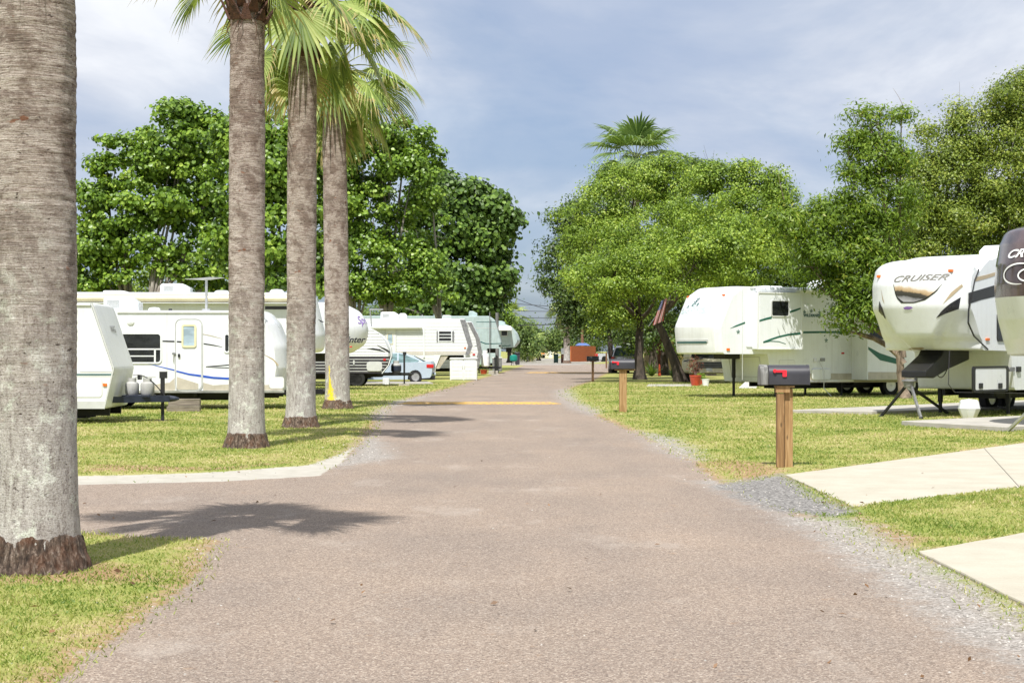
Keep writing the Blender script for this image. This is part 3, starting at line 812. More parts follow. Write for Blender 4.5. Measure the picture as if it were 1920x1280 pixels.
tree('mesquite_tree', 'feathery open mesquite with a crooked trunk forking in front of the long white fifth wheel', 1697, 748, [
    (1640, 300, 44, 40), (1600, 340, 44, 44), (1680, 290, 30, 36), (1660, 380, 60, 50), (1580, 420, 60, 44), (1540, 400, 40, 30), (1650, 460, 54, 50), (1560, 480, 60, 40), (1610, 520, 62, 36), (1520, 500, 40, 34), (1540, 540, 46, 24), (1600, 570, 40, 20), (1690, 220, 14, 14), (1630, 215, 30, 18), (1590, 262, 24, 16), (1640, 250, 30, 24), (1480, 410, 36, 44), (1605, 592, 42, 26), (1650, 575, 40, 26)],
    25, kind='feather', leaf=0.17, nclump=620, per=75, cr=0.42, mat='leafmesq', bark='barkmesq', trunk=0.15, fork=1.7, lean=(-0.05, 0), stems=[(1697, 748, (-.22, 0))], limbs=[[(1694, 682, .12), (1684, 664, .105), (1664, 647, .09), (1640, 634, .08), (1616, 627, .075), (1603, 612, .065), (1599, 590, .055), (1592, 560, .045), (1584, 520, .03)], [(1694, 670, .10), (1692, 640, .08), (1686, 590, .06), (1676, 520, .04)], [(1616, 627, .05), (1596, 622, .035), (1570, 600, .02)]], branch=0.3, droop=0.5, spikes=60, twig=0.012, stray=0.15)
tree('oak_tree', 'huge olive-green tree filling the right edge of the photo behind the two fifth wheels', 1830, 727, [
    (1900, 200, 56, 50), (1850, 250, 70, 52), (1780, 280, 60, 52), (1890, 320, 90, 70), (1780, 350, 80, 60), (1720, 350, 46, 50), (1840, 410, 100, 60), (1730, 430, 66, 50), (1920, 420, 60, 60), (1780, 480, 90, 46), (1880, 490, 80, 46), (1700, 490, 50, 40), (1960, 260, 60, 110), (1910, 160, 26, 30), (1790, 220, 20, 24), (1980, 400, 60, 100), (1720, 540, 60, 40), (1800, 560, 90, 40), (1900, 580, 90, 40)],
    26, gapt=0.42, nclump=1150, per=165, cr=0.58, gapf=.35, mat='leafright', leaf=0.125, trunk=0.3, fork=2.6, stems=[(1830, 727, (0, 0)), (1760, 727, (-.4, 0)), (1735, 728, (-.5, 0)), (1900, 727, (.3, 0))], spikes=90, branch=0.18, group='oaks beside the right lawn', kind='oval', stray=0.12, bark='barkpale')
# ---- far tree line
for i, (px, py, bl, lab) in enumerate([
    (1010, 676, [(1000, 640, 30, 16), (1030, 636, 24, 18), (985, 632, 22, 24), (1050, 630, 22, 26)], 'soft green clump of trees closing the end of the lane'),
    (955, 680, [(965, 625, 26, 24), (945, 618, 24, 26), (985, 648, 18, 14)], 'trees with drooping leaves behind the last trailer on the left'),
    (1075, 675, [(1085, 600, 28, 40), (1060, 610, 18, 40), (1110, 620, 40, 40), (1130, 632, 46, 18)], 'dark green trees behind the leaning palm and red fence'),
    (1160, 676, [(1160, 615, 40, 36), (1200, 622, 40, 30), (1240, 622, 40, 34)], 'dim trees behind the black truck and the cottage'),
    (640, 682, [(600, 600, 120, 50), (760, 600, 100, 50), (480, 600, 120, 50)], 'far trees showing between the left-hand trunks'),
    (200, 684, [(200, 575, 140, 80), (380, 570, 120, 85), (60, 575, 100, 75)], 'far trees glimpsed left of the second palm'),
    (1450, 684, [(1400, 610, 120, 50), (1560, 600, 120, 60), (1700, 590, 120, 70), (1850, 580, 100, 80)], 'far trees behind the right row of trailers')]):
    tree('tree', lab, px, py, bl, 40 + i, kind='oval', leaf=0.42, nclump=150 if i != 3 else 120, per=95, cr=1.5, mat='leaffar', trunk=0.3, fork=2.0, branch=0.1, group='far trees beyond the trailers')

# ================================================================ PALMS
def palmbark(name, yellow=None):
    m, t, b = newmat(name)
    oc = t.objco()
    sp = t.add('ShaderNodeSeparateXYZ', {0: oc})
    warp = t.noise(oc, 2.2, 4, 0.6)
    ring = t.noise(t.mapping(oc, (7, 7, 95)), 1.0, 6, 0.75, 0.5)       # fine horizontal leaf-scar rings
    ring2 = t.noise(t.mapping(oc, (3.5, 3.5, 34)), 1.0, 6, 0.72, 0.6)
    crack = t.noise(t.mapping(oc, (26, 26, 5)), 1.0, 5, 0.7, 0.5)
    grain = t.noise(oc, 70, 5, 0.75)
    blot = t.noise(oc, 3.0, 8, 0.72, 0.4)
    base = t.ramp(t.math('ADD', t.math('MULTIPLY', ring, 0.72), t.math('MULTIPLY', grain, 0.28)), [(0.36, (0.09, 0.06, 0.048)), (0.43, (0.30, 0.235, 0.20)), (0.50, (0.47, 0.40, 0.35)), (0.60, (0.64, 0.58, 0.52))])
    brown = t.ramp(blot, [(0.46, 0.0), (0.56, 0.85)])
    c = t.mix(brown, base, t.ramp(ring2, [(0.38, (0.11, 0.075, 0.06)), (0.62, (0.30, 0.23, 0.19))]))
    up = t.ramp(sp.outputs[2], [(0.0, 0.0), (1.0, 1.0)])
    # old rust patches
    rust = t.ramp(t.noise(t.mapping(oc, (5, 5, 9)), 1.0, 3, 0.5, 0.2), [(0.70, 0.0), (0.715, 0.8)])
    c = t.mix(rust, c, (0.25, 0.10, 0.05))
    # lower trunk: smooth grey with pale lichen patches
    low = t.math('SUBTRACT', 1.0, t.math('MULTIPLY', t.math('SUBTRACT', sp.outputs[2], t.math('ADD', 0.25, t.math('MULTIPLY', warp, 1.1))), 0.55), True)
    low = t.math('MINIMUM', t.math('MAXIMUM', low, 0.0), 1.0)
    grey = t.ramp(t.math('ADD', t.math('MULTIPLY', crack, 0.5), t.math('MULTIPLY', grain, 0.5)), [(0.38, (0.13, 0.11, 0.10)), (0.47, (0.36, 0.335, 0.315)), (0.58, (0.54, 0.52, 0.49))])
    c = t.mix(t.math('MULTIPLY', low, 0.85), c, grey)
    lich = t.ramp(t.noise(oc, 5.2, 8, 0.72, 0.25), [(0.53, 0.0), (0.60, 1.0)])
    lich = t.math('MULTIPLY', lich, t.math('MULTIPLY', t.math('ADD', low, 0.10), t.ramp(grain, [(0.35, 0.15), (0.6, 0.95)])), True)
    c = t.mix(lich, c, t.ramp(blot, [(0.4, (0.78, 0.77, 0.73)), (0.62, (0.60, 0.65, 0.53))]))
    cl = t.noise(t.mapping(oc, (2.6, 2.6, 21)), 1.0, 5, 0.7, 0.5)
    lines = t.math('MULTIPLY', t.ramp(cl, [(0.455, 0.0), (0.475, 1.0), (0.495, 0.0)]), t.math('SUBTRACT', 1.0, t.math('MULTIPLY', low, 0.8)))
    c = t.mix(t.math('MULTIPLY', lines, 0.7), c, (0.085, 0.055, 0.042))
    pits = t.ramp(t.noise(t.mapping(oc, (16, 16, 34)), 1.0, 3, 0.6, 0.4), [(0.27, 1.0), (0.34, 0.0)])
    c = t.mix(pits, c, (0.06, 0.04, 0.03))
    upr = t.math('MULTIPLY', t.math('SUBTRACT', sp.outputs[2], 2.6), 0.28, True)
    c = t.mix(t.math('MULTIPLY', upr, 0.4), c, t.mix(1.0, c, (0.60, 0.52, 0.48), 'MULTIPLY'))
    if yellow:
        az, a0, z0, z1 = yellow
        zf = t.math('DIVIDE', t.math('SUBTRACT', sp.outputs[2], z0), z1 - z0)
        wz = t.math('MAXIMUM', t.math('SUBTRACT', 1.0, zf), 0.12)
        dx = t.math('ABSOLUTE', t.math('SUBTRACT', sp.outputs[0], t.math('ADD', a0, t.math('MULTIPLY', wz, 0.06))))
        ins = t.math('SUBTRACT', 1.0, t.math('DIVIDE', dx, t.math('MULTIPLY', wz, 0.15)))
        zc = t.math('MULTIPLY', t.math('GREATER_THAN', zf, 0.0), t.math('LESS_THAN', zf, 1.15))
        yv = t.math('MULTIPLY', t.math('ADD', t.math('MULTIPLY', ins, 0.5), t.math('ADD', 0.32, t.math('MULTIPLY', t.math('SUBTRACT', t.noise(t.mapping(oc, (14, 14, 5)), 2.0, 6, 0.8), 0.5), 3.2))), zc)
        front = t.math('LESS_THAN', sp.outputs[1], 0.0)
        c = t.mix(t.math('MULTIPLY', t.ramp(yv, [(0.42, 0.0), (0.52, 0.95)]), front), c, (0.78, 0.62, 0.02))
    t.put(b, 'Base Color', c)
    b.inputs['Roughness'].default_value = 0.95
    b.inputs['Specular IOR Level'].default_value = 0.15
    h = t.math('ADD', t.math('ADD', t.math('MULTIPLY', t.math('MULTIPLY', ring, t.math('SUBTRACT', 1.15, low)), 0.9), t.math('MULTIPLY', grain, 0.35)), t.math('MULTIPLY', crack, 0.4))
    h = t.math('SUBTRACT', h, t.math('MULTIPLY', pits, 0.5))
    t.put(b, 'Normal', t.bump(h, 0.9, 0.03))
    return m
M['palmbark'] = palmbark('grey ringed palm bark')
M['palmbarkyellow'] = palmbark('palm bark with yellow paint', (0, -0.19, 0.14, 1.0))
def rootmat():
    m, t, b = newmat('fibrous brown palm root')
    oc = t.objco()
    n = t.noise(t.mapping(oc, (38, 38, 9)), 1.0, 6, 0.75, 0.4)
    big = t.noise(oc, 6, 4)
    c = t.ramp(n, [(0.32, (0.018, 0.012, 0.009)), (0.48, (0.10, 0.068, 0.05)), (0.57, (0.22, 0.16, 0.12)), (0.68, (0.46, 0.40, 0.34))])
    c = t.mix(t.ramp(big, [(0.5, 0.0), (0.65, 0.4)]), c, (0.20, 0.075, 0.03))
    t.put(b, 'Base Color', c); b.inputs['Roughness'].default_value = 1.0
    t.put(b, 'Normal', t.bump(n, 1.0, 0.05))
    return m
M['root'] = rootmat()
M['boot'] = pm('brown leaf bases', (0.085, 0.040, 0.025), 0.9, var=0.3, scale=14, bump=0.8, bscale=40)
def frondmat(name='palm frond', k=1.0):
    m = bpy.data.materials.new(name); m.use_nodes = True
    t = NT(m.node_tree); b = m.node_tree.nodes['Principled BSDF']; out = m.node_tree.nodes['Material Output']
    tip = t.attr('tip'); age = t.attr('age')
    n = t.noise(t.pos(), 3.0, 4); r = t.island()
    f = t.math('ADD', t.math('MULTIPLY', n, 0.5), t.math('MULTIPLY', r, 0.5))
    g = t.ramp(f, [(0.2, (0.11, 0.17, 0.045)), (0.5, (0.27, 0.35, 0.09)), (0.8, (0.50, 0.55, 0.20))])
    stem = t.ramp(tip, [(0.0, (0.42, 0.42, 0.10)), (0.12, (0.30, 0.36, 0.08)), (0.3, (0.15, 0.24, 0.05))])
    c = t.mix(t.ramp(tip, [(0.02, 0.8), (0.32, 0.0)]), g, stem)
    dry = t.math('ADD', tip, t.math('ADD', t.math('MULTIPLY', t.math('SUBTRACT', n, 0.5), 0.9), t.math('MULTIPLY', age, 0.55)))
    c = t.mix(t.ramp(dry, [(0.95, 0.0), (1.2, 0.85)]), c, (0.46, 0.36, 0.17))
    if k != 1: c = t.mix(1.0, c, (k * .85, k, k * 1.15), 'MULTIPLY')
    t.put(b, 'Base Color', c)
    b.inputs['Roughness'].default_value = 0.42
    tr = t.add('ShaderNodeBsdfTranslucent', {'Color': t.mix(1.0, c, (1.2, 1.3, 0.5), 'MULTIPLY')})
    mx = t.add('ShaderNodeMixShader', {0: 0.27, 1: b.outputs[0], 2: tr.outputs[0]})
    t.l.new(mx.outputs[0], out.inputs['Surface'])
    return m
M['frond'] = frondmat()
M['frondgrey'] = frondmat('grey green palm frond', 0.68)

def frond(root, top, yaw, el, rng, L=1.15, RB=1.05, sag=0.9, age=0.0, nseg=34, tilt=0.0, mat='frond'):
    """one fan leaf: a petiole that arcs out of the crown and a pleated fan with split drooping tips"""
    out = Vector((math.cos(yaw), math.sin(yaw), 0)); side = Vector((-math.sin(yaw), math.cos(yaw), 0)); upv = Vector((0, 0, 1))
    pts = []; p = Vector(top); e = el
    n = 8
    for i in range(n + 1):
        pts.append(p.copy())
        d = out * math.cos(e) + upv * math.sin(e)
        p = p + d * (L / n)
        e -= sag * (0.6 + 0.8 * i / n) / n
    V = []; Fc = []; tipa = []
    # petiole: flat strap, 4-sided
    for i, q in enumerate(pts):
        wd = 0.035 * (1 - 0.45 * i / n)
        dd = (pts[min(i + 1, n)] - pts[max(i - 1, 0)]).normalized(); nn = side.cross(dd)
        for a, b_ in ((1, .35), (-1, .35), (-1, -.35), (1, -.35)):
            V.append(q + side * wd * a + nn * wd * b_); tipa.append(0.0)
    for i in range(n):
        for k in range(4):
            k2 = (k + 1) % 4
            Fc.append((i * 4 + k, i * 4 + k2, i * 4 + 4 + k2, i * 4 + 4 + k))
    h = pts[-1]; d = (pts[-1] - pts[-2]).normalized()
    nrm = side.cross(d).normalized()
    if tilt: d = (d * math.cos(tilt) - nrm * math.sin(tilt)).normalized(); nrm = side.cross(d).normalized()
    if nrm.z < 0 and abs(d.z) < 0.9: nrm = -nrm
    T = [0.0, 0.12, 0.3, 0.48, 0.62, 0.76, 0.9, 1.0]
    span = R(rng.uniform(100, 122))
    dphi = 2 * span / nseg
    for s in range(nseg):
        phi = -span + (s + 0.5) * dphi
        a = abs(phi) / span
        RR = RB * (1 - 0.34 * a ** 1.7) * rng.uniform(0.92, 1.06)
        droop = rng.uniform(0.35, 1.15) * (0.45 + 0.45 * a)
        tw = rng.uniform(-.06, .06)
        fold = 0.26 * math.sin(abs(phi)) ** 1.0 * RR
        base = len(V)
        for t in T:
            ph = phi + tw * max(0, t - .5) * 2
            c = h + (d * math.cos(ph) + side * math.sin(ph)) * RR * t
            c = c + nrm * (fold * t * (1 - .55 * t))
            c = c - d * 0  # hinge
            q = max(0, t - 0.52)
            c = c - upv * (droop * q * q * RR * 2.3)
            wmax = RR * min(t, 0.62) * dphi * 0.5
            wd = wmax * 1.03 if t <= 0.5 else wmax * max(0.03, (1 - ((t - 0.5) / 0.5) ** 1.3))
            sd_ = (side * math.cos(ph) - d * math.sin(ph))
            pleat = wd * 0.55
            V += [c - sd_ * wd, c + nrm * pleat, c + sd_ * wd]
            tipa += [0.12 + 0.88 * t] * 3
        for i in range(len(T) - 1):
            b0 = base + i * 3
            Fc += [(b0, b0 + 1, b0 + 4, b0 + 3), (b0 + 1, b0 + 2, b0 + 5, b0 + 4)]
    V = np.array([tuple(v) for v in V])
    return mesh_np('frond', V, np.array(Fc), M[mat], root, False, {'tip': tipa, 'age': np.full(len(V), age)})

def palm(label, px, py, width_px, top_py, seed, top_px=None, fronds=24, bark='palmbark', RB=1.05, L=1.15, extra=(), group='fan palms along the lane', rootw=1.2, rings=0.045, skirt=0.9, low=-55, shear=0, seg=None, name='fan_palm', front_clear=False, fmat='frond', widen=1.0, fill=1.0, frseg=34, young=88):
    rng = random.Random(seed)
    bx, by = G(px, py)
    root = thing(name, label, 'palm tree', (bx, by, 0), 0, group)
    s = by / F
    r0 = width_px * s / 2
    H = PZ(top_py, by)
    tx = (PX(top_px, by) - bx) if top_px is not None else 0.0
    nr = int(H / rings); na = seg or 40
    vs = []; fs = []
    for i in range(nr + 1):
        z = H * i / nr
        f = z / H
        rr = r0 * (1.0 - 0.06 * f) * (1 + 0.22 * math.exp(-z / 0.28) + 0.05 * math.exp(-((z - 0.55 * H) / (0.3 * H)) ** 2))
        jag = rng.uniform(-1, 1) * 0.0035 * min(1, max(0.15, (z - 0.6) / 1.5))
        for k in range(na):
            a = 2 * math.pi * k / na
            nz = mnoise.noise((math.cos(a) * 2.2 + seed, math.sin(a) * 2.2, z * 1.3)) * 0.035 + mnoise.noise((math.cos(a) * 6 + seed, math.sin(a) * 6, z * 7)) * 0.014
            r = rr * (1 + nz * widen) + jag
            vs.append((tx * f ** 1.3 + r * math.cos(a), r * math.sin(a), z - 0.03))
    for i in range(nr):
        for k in range(na):
            k2 = (k + 1) % na
            fs.append((i * na + k, i * na + k2, (i + 1) * na + k2, (i + 1) * na + k))
    MB().add(vs, fs).build('trunk', M[bark], root, smooth=80, recalc=False)
    # fibrous swollen root base
    vs = []; fs = []; nb = 12
    hb = r0 * rng.uniform(1.05, 1.25)
    for i in range(nb + 1):
        f = i / nb
        for k in range(na * 2):
            a = math.pi * k / na
            hh = hb * (1 + 0.16 * mnoise.noise((math.cos(a) * 2 + seed, math.sin(a) * 2, 9.0)) + 0.05 * mnoise.noise((math.cos(a) * 8 + seed, math.sin(a) * 8, 2.0)))
            z = hh * f
            rr = r0 * (1.10 + 0.36 * rootw / 1.2 * (1 - f) ** 1.5)
            rr *= 1 + 0.06 * mnoise.noise((math.cos(a) * 9, math.sin(a) * 9 + seed, z * 10)) + 0.06 * mnoise.noise((math.cos(a) * 24, math.sin(a) * 24 + seed, z * 16))
            if i == nb: rr = r0 * .93
            vs.append((rr * math.cos(a), rr * math.sin(a), z - 0.05))
    for i in range(nb):
        for k in range(na * 2):
            k2 = (k + 1) % (na * 2)
            fs.append((i * 2 * na + k, i * 2 * na + k2, (i + 1) * 2 * na + k2, (i + 1) * 2 * na + k))
    MB().add(vs, fs).build('root_base', M['root'], root, smooth=80, recalc=False)
    # collar of old brown leaf bases
    mb = MB()
    for i in range(int(60 * skirt)):
        a = i * 2.39996; z = H - skirt * (1 - i / (60 * skirt)) + rng.uniform(-.05, .05)
        o = Vector((math.cos(a), math.sin(a), 0)); sd = Vector((-math.sin(a), math.cos(a), 0))
        b0 = Vector((tx, 0, z)) + o * r0 * 0.88
        wd = r0 * rng.uniform(.22, .4); ln = rng.uniform(.16, .34)
        dr = (o * rng.uniform(.25, .6) + Vector((0, 0, rng.uniform(.5, 1)))).normalized()
        tipp = b0 + dr * ln
        mb.add([b0 - sd * wd, b0 + sd * wd, tipp + sd * wd * .35, tipp - sd * wd * .35, b0 - sd * wd + o * .05, b0 + sd * wd + o * .05, tipp + sd * wd * .3 + o * .03, tipp - sd * wd * .3 + o * .03],
               [(0, 1, 2, 3), (7, 6, 5, 4), (0, 4, 5, 1), (1, 5, 6, 2), (2, 6, 7, 3), (3, 7, 4, 0)])
    for i in range(int(34 * skirt)):      # hanging fibres
        a = rng.uniform(0, 6.28); z = H - rng.uniform(0, skirt)
        o = Vector((math.cos(a), math.sin(a), 0)); b0 = Vector((tx, 0, z)) + o * r0 * 1.0
        mb.tube([b0, b0 + o * .06 + Vector((0, 0, -.1)), b0 + o * rng.uniform(.02, .12) + Vector((rng.uniform(-.08, .08), 0, -rng.uniform(.15, .4)))], [.008, .006, .003], 4)
    mb.build('leaf_base_collar', M['boot'], root, smooth=0)
    top = (tx, 0, H - 0.05)
    for i in range(fronds):
        f = (i + 0.5) / fronds
        yaw = i * 2.39996 + rng.uniform(-.25, .25)
        el = R(young - (young - low) * f ** 0.9 + rng.uniform(-7, 7))
        if front_clear and el < R(62) and math.sin(yaw) < -0.42 and (py > 900 or rng.random() < .9): continue
        if py > 900 and math.sin(yaw) < -0.2: continue
        frond(root, top, yaw, el, rng, L=L * rng.uniform(.85, 1.12) * (0.75 + 0.3 * min(1, f * 3)), RB=RB * rng.uniform(.88, 1.08), sag=0.35 + 0.9 * f, age=max(0, (f - .6) * 1.5) * rng.uniform(.3, 1.2), nseg=frseg, mat=fmat)
    for yaw, el, L_, RB_, sag, zo, age in extra:
        frond(root, (tx, 0, H + zo), R(yaw), R(el), rng, L=L_, RB=RB_, sag=sag, age=age, nseg=frseg, mat=fmat)
    return root
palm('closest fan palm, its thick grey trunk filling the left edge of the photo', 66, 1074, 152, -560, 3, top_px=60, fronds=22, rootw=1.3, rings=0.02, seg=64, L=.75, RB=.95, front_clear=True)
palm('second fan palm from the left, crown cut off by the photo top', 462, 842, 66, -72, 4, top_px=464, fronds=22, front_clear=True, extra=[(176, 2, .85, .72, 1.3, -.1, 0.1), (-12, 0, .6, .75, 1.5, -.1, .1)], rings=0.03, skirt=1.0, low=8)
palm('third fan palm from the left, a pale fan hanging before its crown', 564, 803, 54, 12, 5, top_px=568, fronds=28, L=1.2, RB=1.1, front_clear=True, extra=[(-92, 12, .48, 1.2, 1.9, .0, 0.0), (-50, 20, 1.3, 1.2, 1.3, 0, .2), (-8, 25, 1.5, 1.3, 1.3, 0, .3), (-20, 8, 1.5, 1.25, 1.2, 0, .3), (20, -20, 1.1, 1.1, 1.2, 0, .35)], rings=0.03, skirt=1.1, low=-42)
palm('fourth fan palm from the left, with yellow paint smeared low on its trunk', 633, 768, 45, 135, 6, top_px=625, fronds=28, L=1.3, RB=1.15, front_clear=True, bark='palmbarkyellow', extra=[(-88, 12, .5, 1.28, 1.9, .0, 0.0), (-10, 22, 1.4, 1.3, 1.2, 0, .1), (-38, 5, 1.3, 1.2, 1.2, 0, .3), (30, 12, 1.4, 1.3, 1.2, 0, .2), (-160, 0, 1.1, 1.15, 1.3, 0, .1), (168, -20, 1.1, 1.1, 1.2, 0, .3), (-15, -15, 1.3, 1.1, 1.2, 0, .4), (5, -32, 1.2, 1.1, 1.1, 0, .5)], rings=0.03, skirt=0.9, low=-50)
palm('slender fan palm with a bare leaning trunk in front of the red fence', 1063, 681, 12, 570, 7, top_px=1062, fronds=16, L=1.6, RB=1.9, seg=20, rings=0.15, frseg=30, low=-60, skirt=1.5, extra=[(170, -40, 1.8, 2, 1.2, 0, .6)])
palm('tall fan palm rising behind the rounded oak', 1192, 695, 14, 300, 8, fronds=26, L=2.1, RB=2.55, seg=20, rings=0.2, frseg=30, low=-30, skirt=1.5, young=88, fmat='frondgrey', extra=[(180, 5, 2.5, 2.5, 1.2, 0, .1), (200, -30, 2.8, 2.5, 1.2, 0, .2)])
palm('tiny far fan palm on the skyline left of the wires', 960, 676, 4.4, 590, 9, fronds=20, L=1.7, RB=1.9, seg=12, rings=0.5, frseg=20, low=-85, skirt=2.0)
palm('low fan palm half hidden behind the last trailer on the left', 990, 678, 5, 640, 10, fronds=16, L=1.6, RB=1.8, seg=12, rings=0.5, frseg=20, low=-60, skirt=1.0)
# ================================================================ TRAILERS
def wheel(mb_parent, x, y, r, w, name='wheel', spokes=True, rim='alu'):
    """wheel with axle along local y: tyre is the part's mesh, rim its child"""
    rr = r
    o = MB().lathe([(rr * .62, -w / 2), (rr * .93, -w / 2), (rr, -w * .36), (rr, w * .36), (rr * .93, w / 2), (rr * .62, w / 2), (rr * .6, w * .2), (rr * .6, -w * .2), (rr * .62, -w / 2)], (x, y, rr), (0, 1, 0), 28).build(name, M['rubber'], mb_parent)
    mb = MB()
    for sg in (-1, 1):
        mb.lathe([(rr * .63, sg * w * .40), (rr * .58, sg * w * .46), (rr * .54, sg * w * .30), (rr * .50, sg * w * .22)], (x, y, rr), (0, 1, 0), 28)
        mb.lathe([(0.0, sg * w * .40), (rr * .13, sg * w * .40), (rr * .15, sg * w * .2)], (x, y, rr), (0, 1, 0), 14)
        for k in range(8):
            a = k * math.pi / 4
            c, s_ = math.cos(a), math.sin(a)
            mb.obox((x + c * rr * .34, y + sg * w * .32, rr + s_ * rr * .34), (c * rr * .22, 0, s_ * rr * .22), (0, w * .05, 0), (-s_ * rr * .055, 0, c * rr * .055))
    mb.build('rim', M[rim], o)
    MB().lathe([(0, -w * .2), (rr * .55, -w * .2), (rr * .55, w * .2), (0, w * .2)], (x, y, rr), (0, 1, 0), 20).build('brake_drum', M['chassis'], o)
    return o

class RV:
    """A parked trailer. Local +x runs towards its nose, +z up; `s` is the side (sign of local y) that faces the camera."""
    def __init__(v, name, label, cat, px, gpy, ang, hw, s, group=None):
        x, y = G(px, gpy)
        v.ang = R(ang); v.hw = hw; v.s = s
        v.o = Vector((x, y, 0))
        v.ax = Vector((math.cos(v.ang), math.sin(v.ang), 0)); v.lf = Vector((-math.sin(v.ang), math.cos(v.ang), 0))
        v.root = thing(name, label, cat, (x, y, 0), v.ang, group)
    def hit(v, px, py, off=0.0):
        """point of the visible side wall seen at a photo pixel -> local (x, z)"""
        n = v.lf * v.s; p0 = v.o + n * (v.hw + off)
        d = Vector(((px - 960) / F, 1, (HZ - py) / F)); c = Vector((0, 0, CH))
        t = (p0 - c).dot(n) / d.dot(n)
        q = c + d * t - v.o
        return (q.dot(v.ax), q.z)
    def hits(v, *pp): return [v.hit(*p) for p in pp]
    def hitx(v, px, py, lx):
        """point on the plane local x = lx seen at a pixel -> local (y, z)"""
        p0 = v.o + v.ax * lx
        d = Vector(((px - 960) / F, 1, (HZ - py) / F)); c = Vector((0, 0, CH))
        t = (p0 - c).dot(v.ax) / d.dot(v.ax)
        q = c + d * t - v.o
        return (q.dot(v.lf), q.z)
    def body(v, prof, mat, bulge=0.12, pw=4, x0=-1.2, hw=None, roofdrop=0.05, name='body', N=17, smooth=32, extra=None, parent=None, toproll=0):
        """prof: closed side outline [(x,z)]. The nose bows back towards the corners in plan."""
        hw = hw or v.hw
        zt = max(p[1] for p in prof); xm = max(p[0] for p in prof)
        us = [-1, -.985, -.95, -.88, -.76, -.6, -.4, -.2, 0, .2, .4, .6, .76, .88, .95, .985, 1]
        if extra:
            us = [-1, -.985, -.95] + [-.9 + .05 * k for k in range(37)] + [.95, .985, 1]
            pp = []
            for a, b in zip(prof, prof[1:] + prof[:1]):
                k = max(1, min(12, int(math.hypot(b[0] - a[0], b[1] - a[1]) / .06))) if max(a[0], b[0]) > x0 else 1
                pp += [(a[0] + (b[0] - a[0]) * q / k, a[1] + (b[1] - a[1]) * q / k) for q in range(k)]
            prof = pp
        n = len(prof); vs = []; fs = []
        for u in us:
            for (x, z) in prof:
                f = min(1, max(0, (x - x0) / max(1e-3, xm - x0))); f = f * f * (3 - 2 * f)
                if toproll: z = z - f * toproll * abs(u) ** 2.6 * min(1, max(0, (z - zt + .9) / .9))
                zz = z - roofdrop * (abs(u) ** 8) * (1 if z > zt - 0.25 else 0)
                vs.append((x - f * bulge * abs(u) ** pw - (extra(u * hw, z) * f if extra else 0), u * hw, zz))
        for i in range(len(us) - 1):
            for k in range(n):
                k2 = (k + 1) % n
                fs.append((i * n + k, i * n + k2, (i + 1) * n + k2, (i + 1) * n + k))
        fs.append(tuple(range(n - 1, -1, -1))); fs.append(tuple((len(us) - 1) * n + k for k in range(n)))
        return MB().add(vs, fs).build(name, mat, parent or v.root, smooth=smooth)
    def side(v, pts, mat, name, a=-0.01, b=0.006, parent=None, bevel=0, smooth=35):
        s, hw = v.s, v.hw
        return MB().prism(pts, lambda x, z: (x, s * (hw + a), z), lambda x, z: (x, s * (hw + b), z)).build(name, mat, parent or v.root, bevel=bevel, smooth=smooth)
    def sring(v, outer, inner, mat, name, a=-0.01, b=0.02, parent=None):
        s, hw = v.s, v.hw
        return MB().ring(outer, inner, lambda x, z: (x, s * (hw + a), z), lambda x, z: (x, s * (hw + b), z)).build(name, mat, parent or v.root)
    def rect(v, p0, p1):
        ym = (p0[1] + p1[1]) / 2; xm = (p0[0] + p1[0]) / 2
        return (v.hit(p0[0], ym)[0], v.hit(p1[0], ym)[0], v.hit(xm, p0[1])[1], v.hit(xm, p1[1])[1])
    def window(v, p0, p1, frame=None, glass='glass', r=0.05, fw=0.035, bars=(), name='window', off=0.0):
        x0, x1, z0, z1 = v.rect(p0, p1)
        if x0 > x1: x0, x1 = x1, x0
        if z0 > z1: z0, z1 = z1, z0
        g_ = v.side(rrect(x0, x1, z0, z1, r), M[glass], name, off - .01, off + .010)
        mb = MB(); s, hw = v.s, v.hw
        mb.ring(rrect(x0 - fw, x1 + fw, z0 - fw, z1 + fw, r + fw), rrect(x0 + .004, x1 - .004, z0 + .004, z1 - .004, r), lambda x, z: (x, s * (hw + off - .01), z), lambda x, z: (x, s * (hw + off + .022), z))
        mb.build('frame', M[frame or 'white'], g_)
        for (bx0, bz0, bx1, bz1) in bars:
            xa = x0 + (x1 - x0) * bx0; xb = x0 + (x1 - x0) * bx1; za = z0 + (z1 - z0) * bz0; zb = z0 + (z1 - z0) * bz1
            v.side([(xa, za), (xb, za), (xb, zb), (xa, zb)], M[frame or 'white'], 'bar', off + .0, off + .018, g_)
        return g_
    def ribbon(v, px, mat, name='stripe', b=0.005, dens=1):
        """px: list of (pixel x, upper y, lower y)"""
        up = [v.hit(x, a) for x, a, c in px]; lo = [v.hit(x, c) for x, a, c in px]
        return v.side(up + lo[::-1], M[mat], name, -0.004, b, smooth=0)
    def lamp(v, px, py, wpx, hpx, mat='orange', name='marker_light'):
        x0, x1, z0, z1 = v.rect((px - wpx / 2, py - hpx / 2), (px + wpx / 2, py + hpx / 2))
        return v.side(rrect(x0, x1, z0, z1, .02), M[mat], name, -.01, .025, bevel=.006)
    def text(v, body, px, py, size, mat, name='lettering', shear=0.0, bold=0.0, space=1.0, off=0.006):
        cx, cz = v.hit(px, py)
        vs, fs = text_verts(body, size, shear, bold, space)
        d = -v.s
        s, hw = v.s, v.hw
        return MB().add([(cx + d * x, s * (hw + off), cz + y) for x, y, _ in vs], fs).build(name, M[mat], v.root, smooth=0, recalc=False)
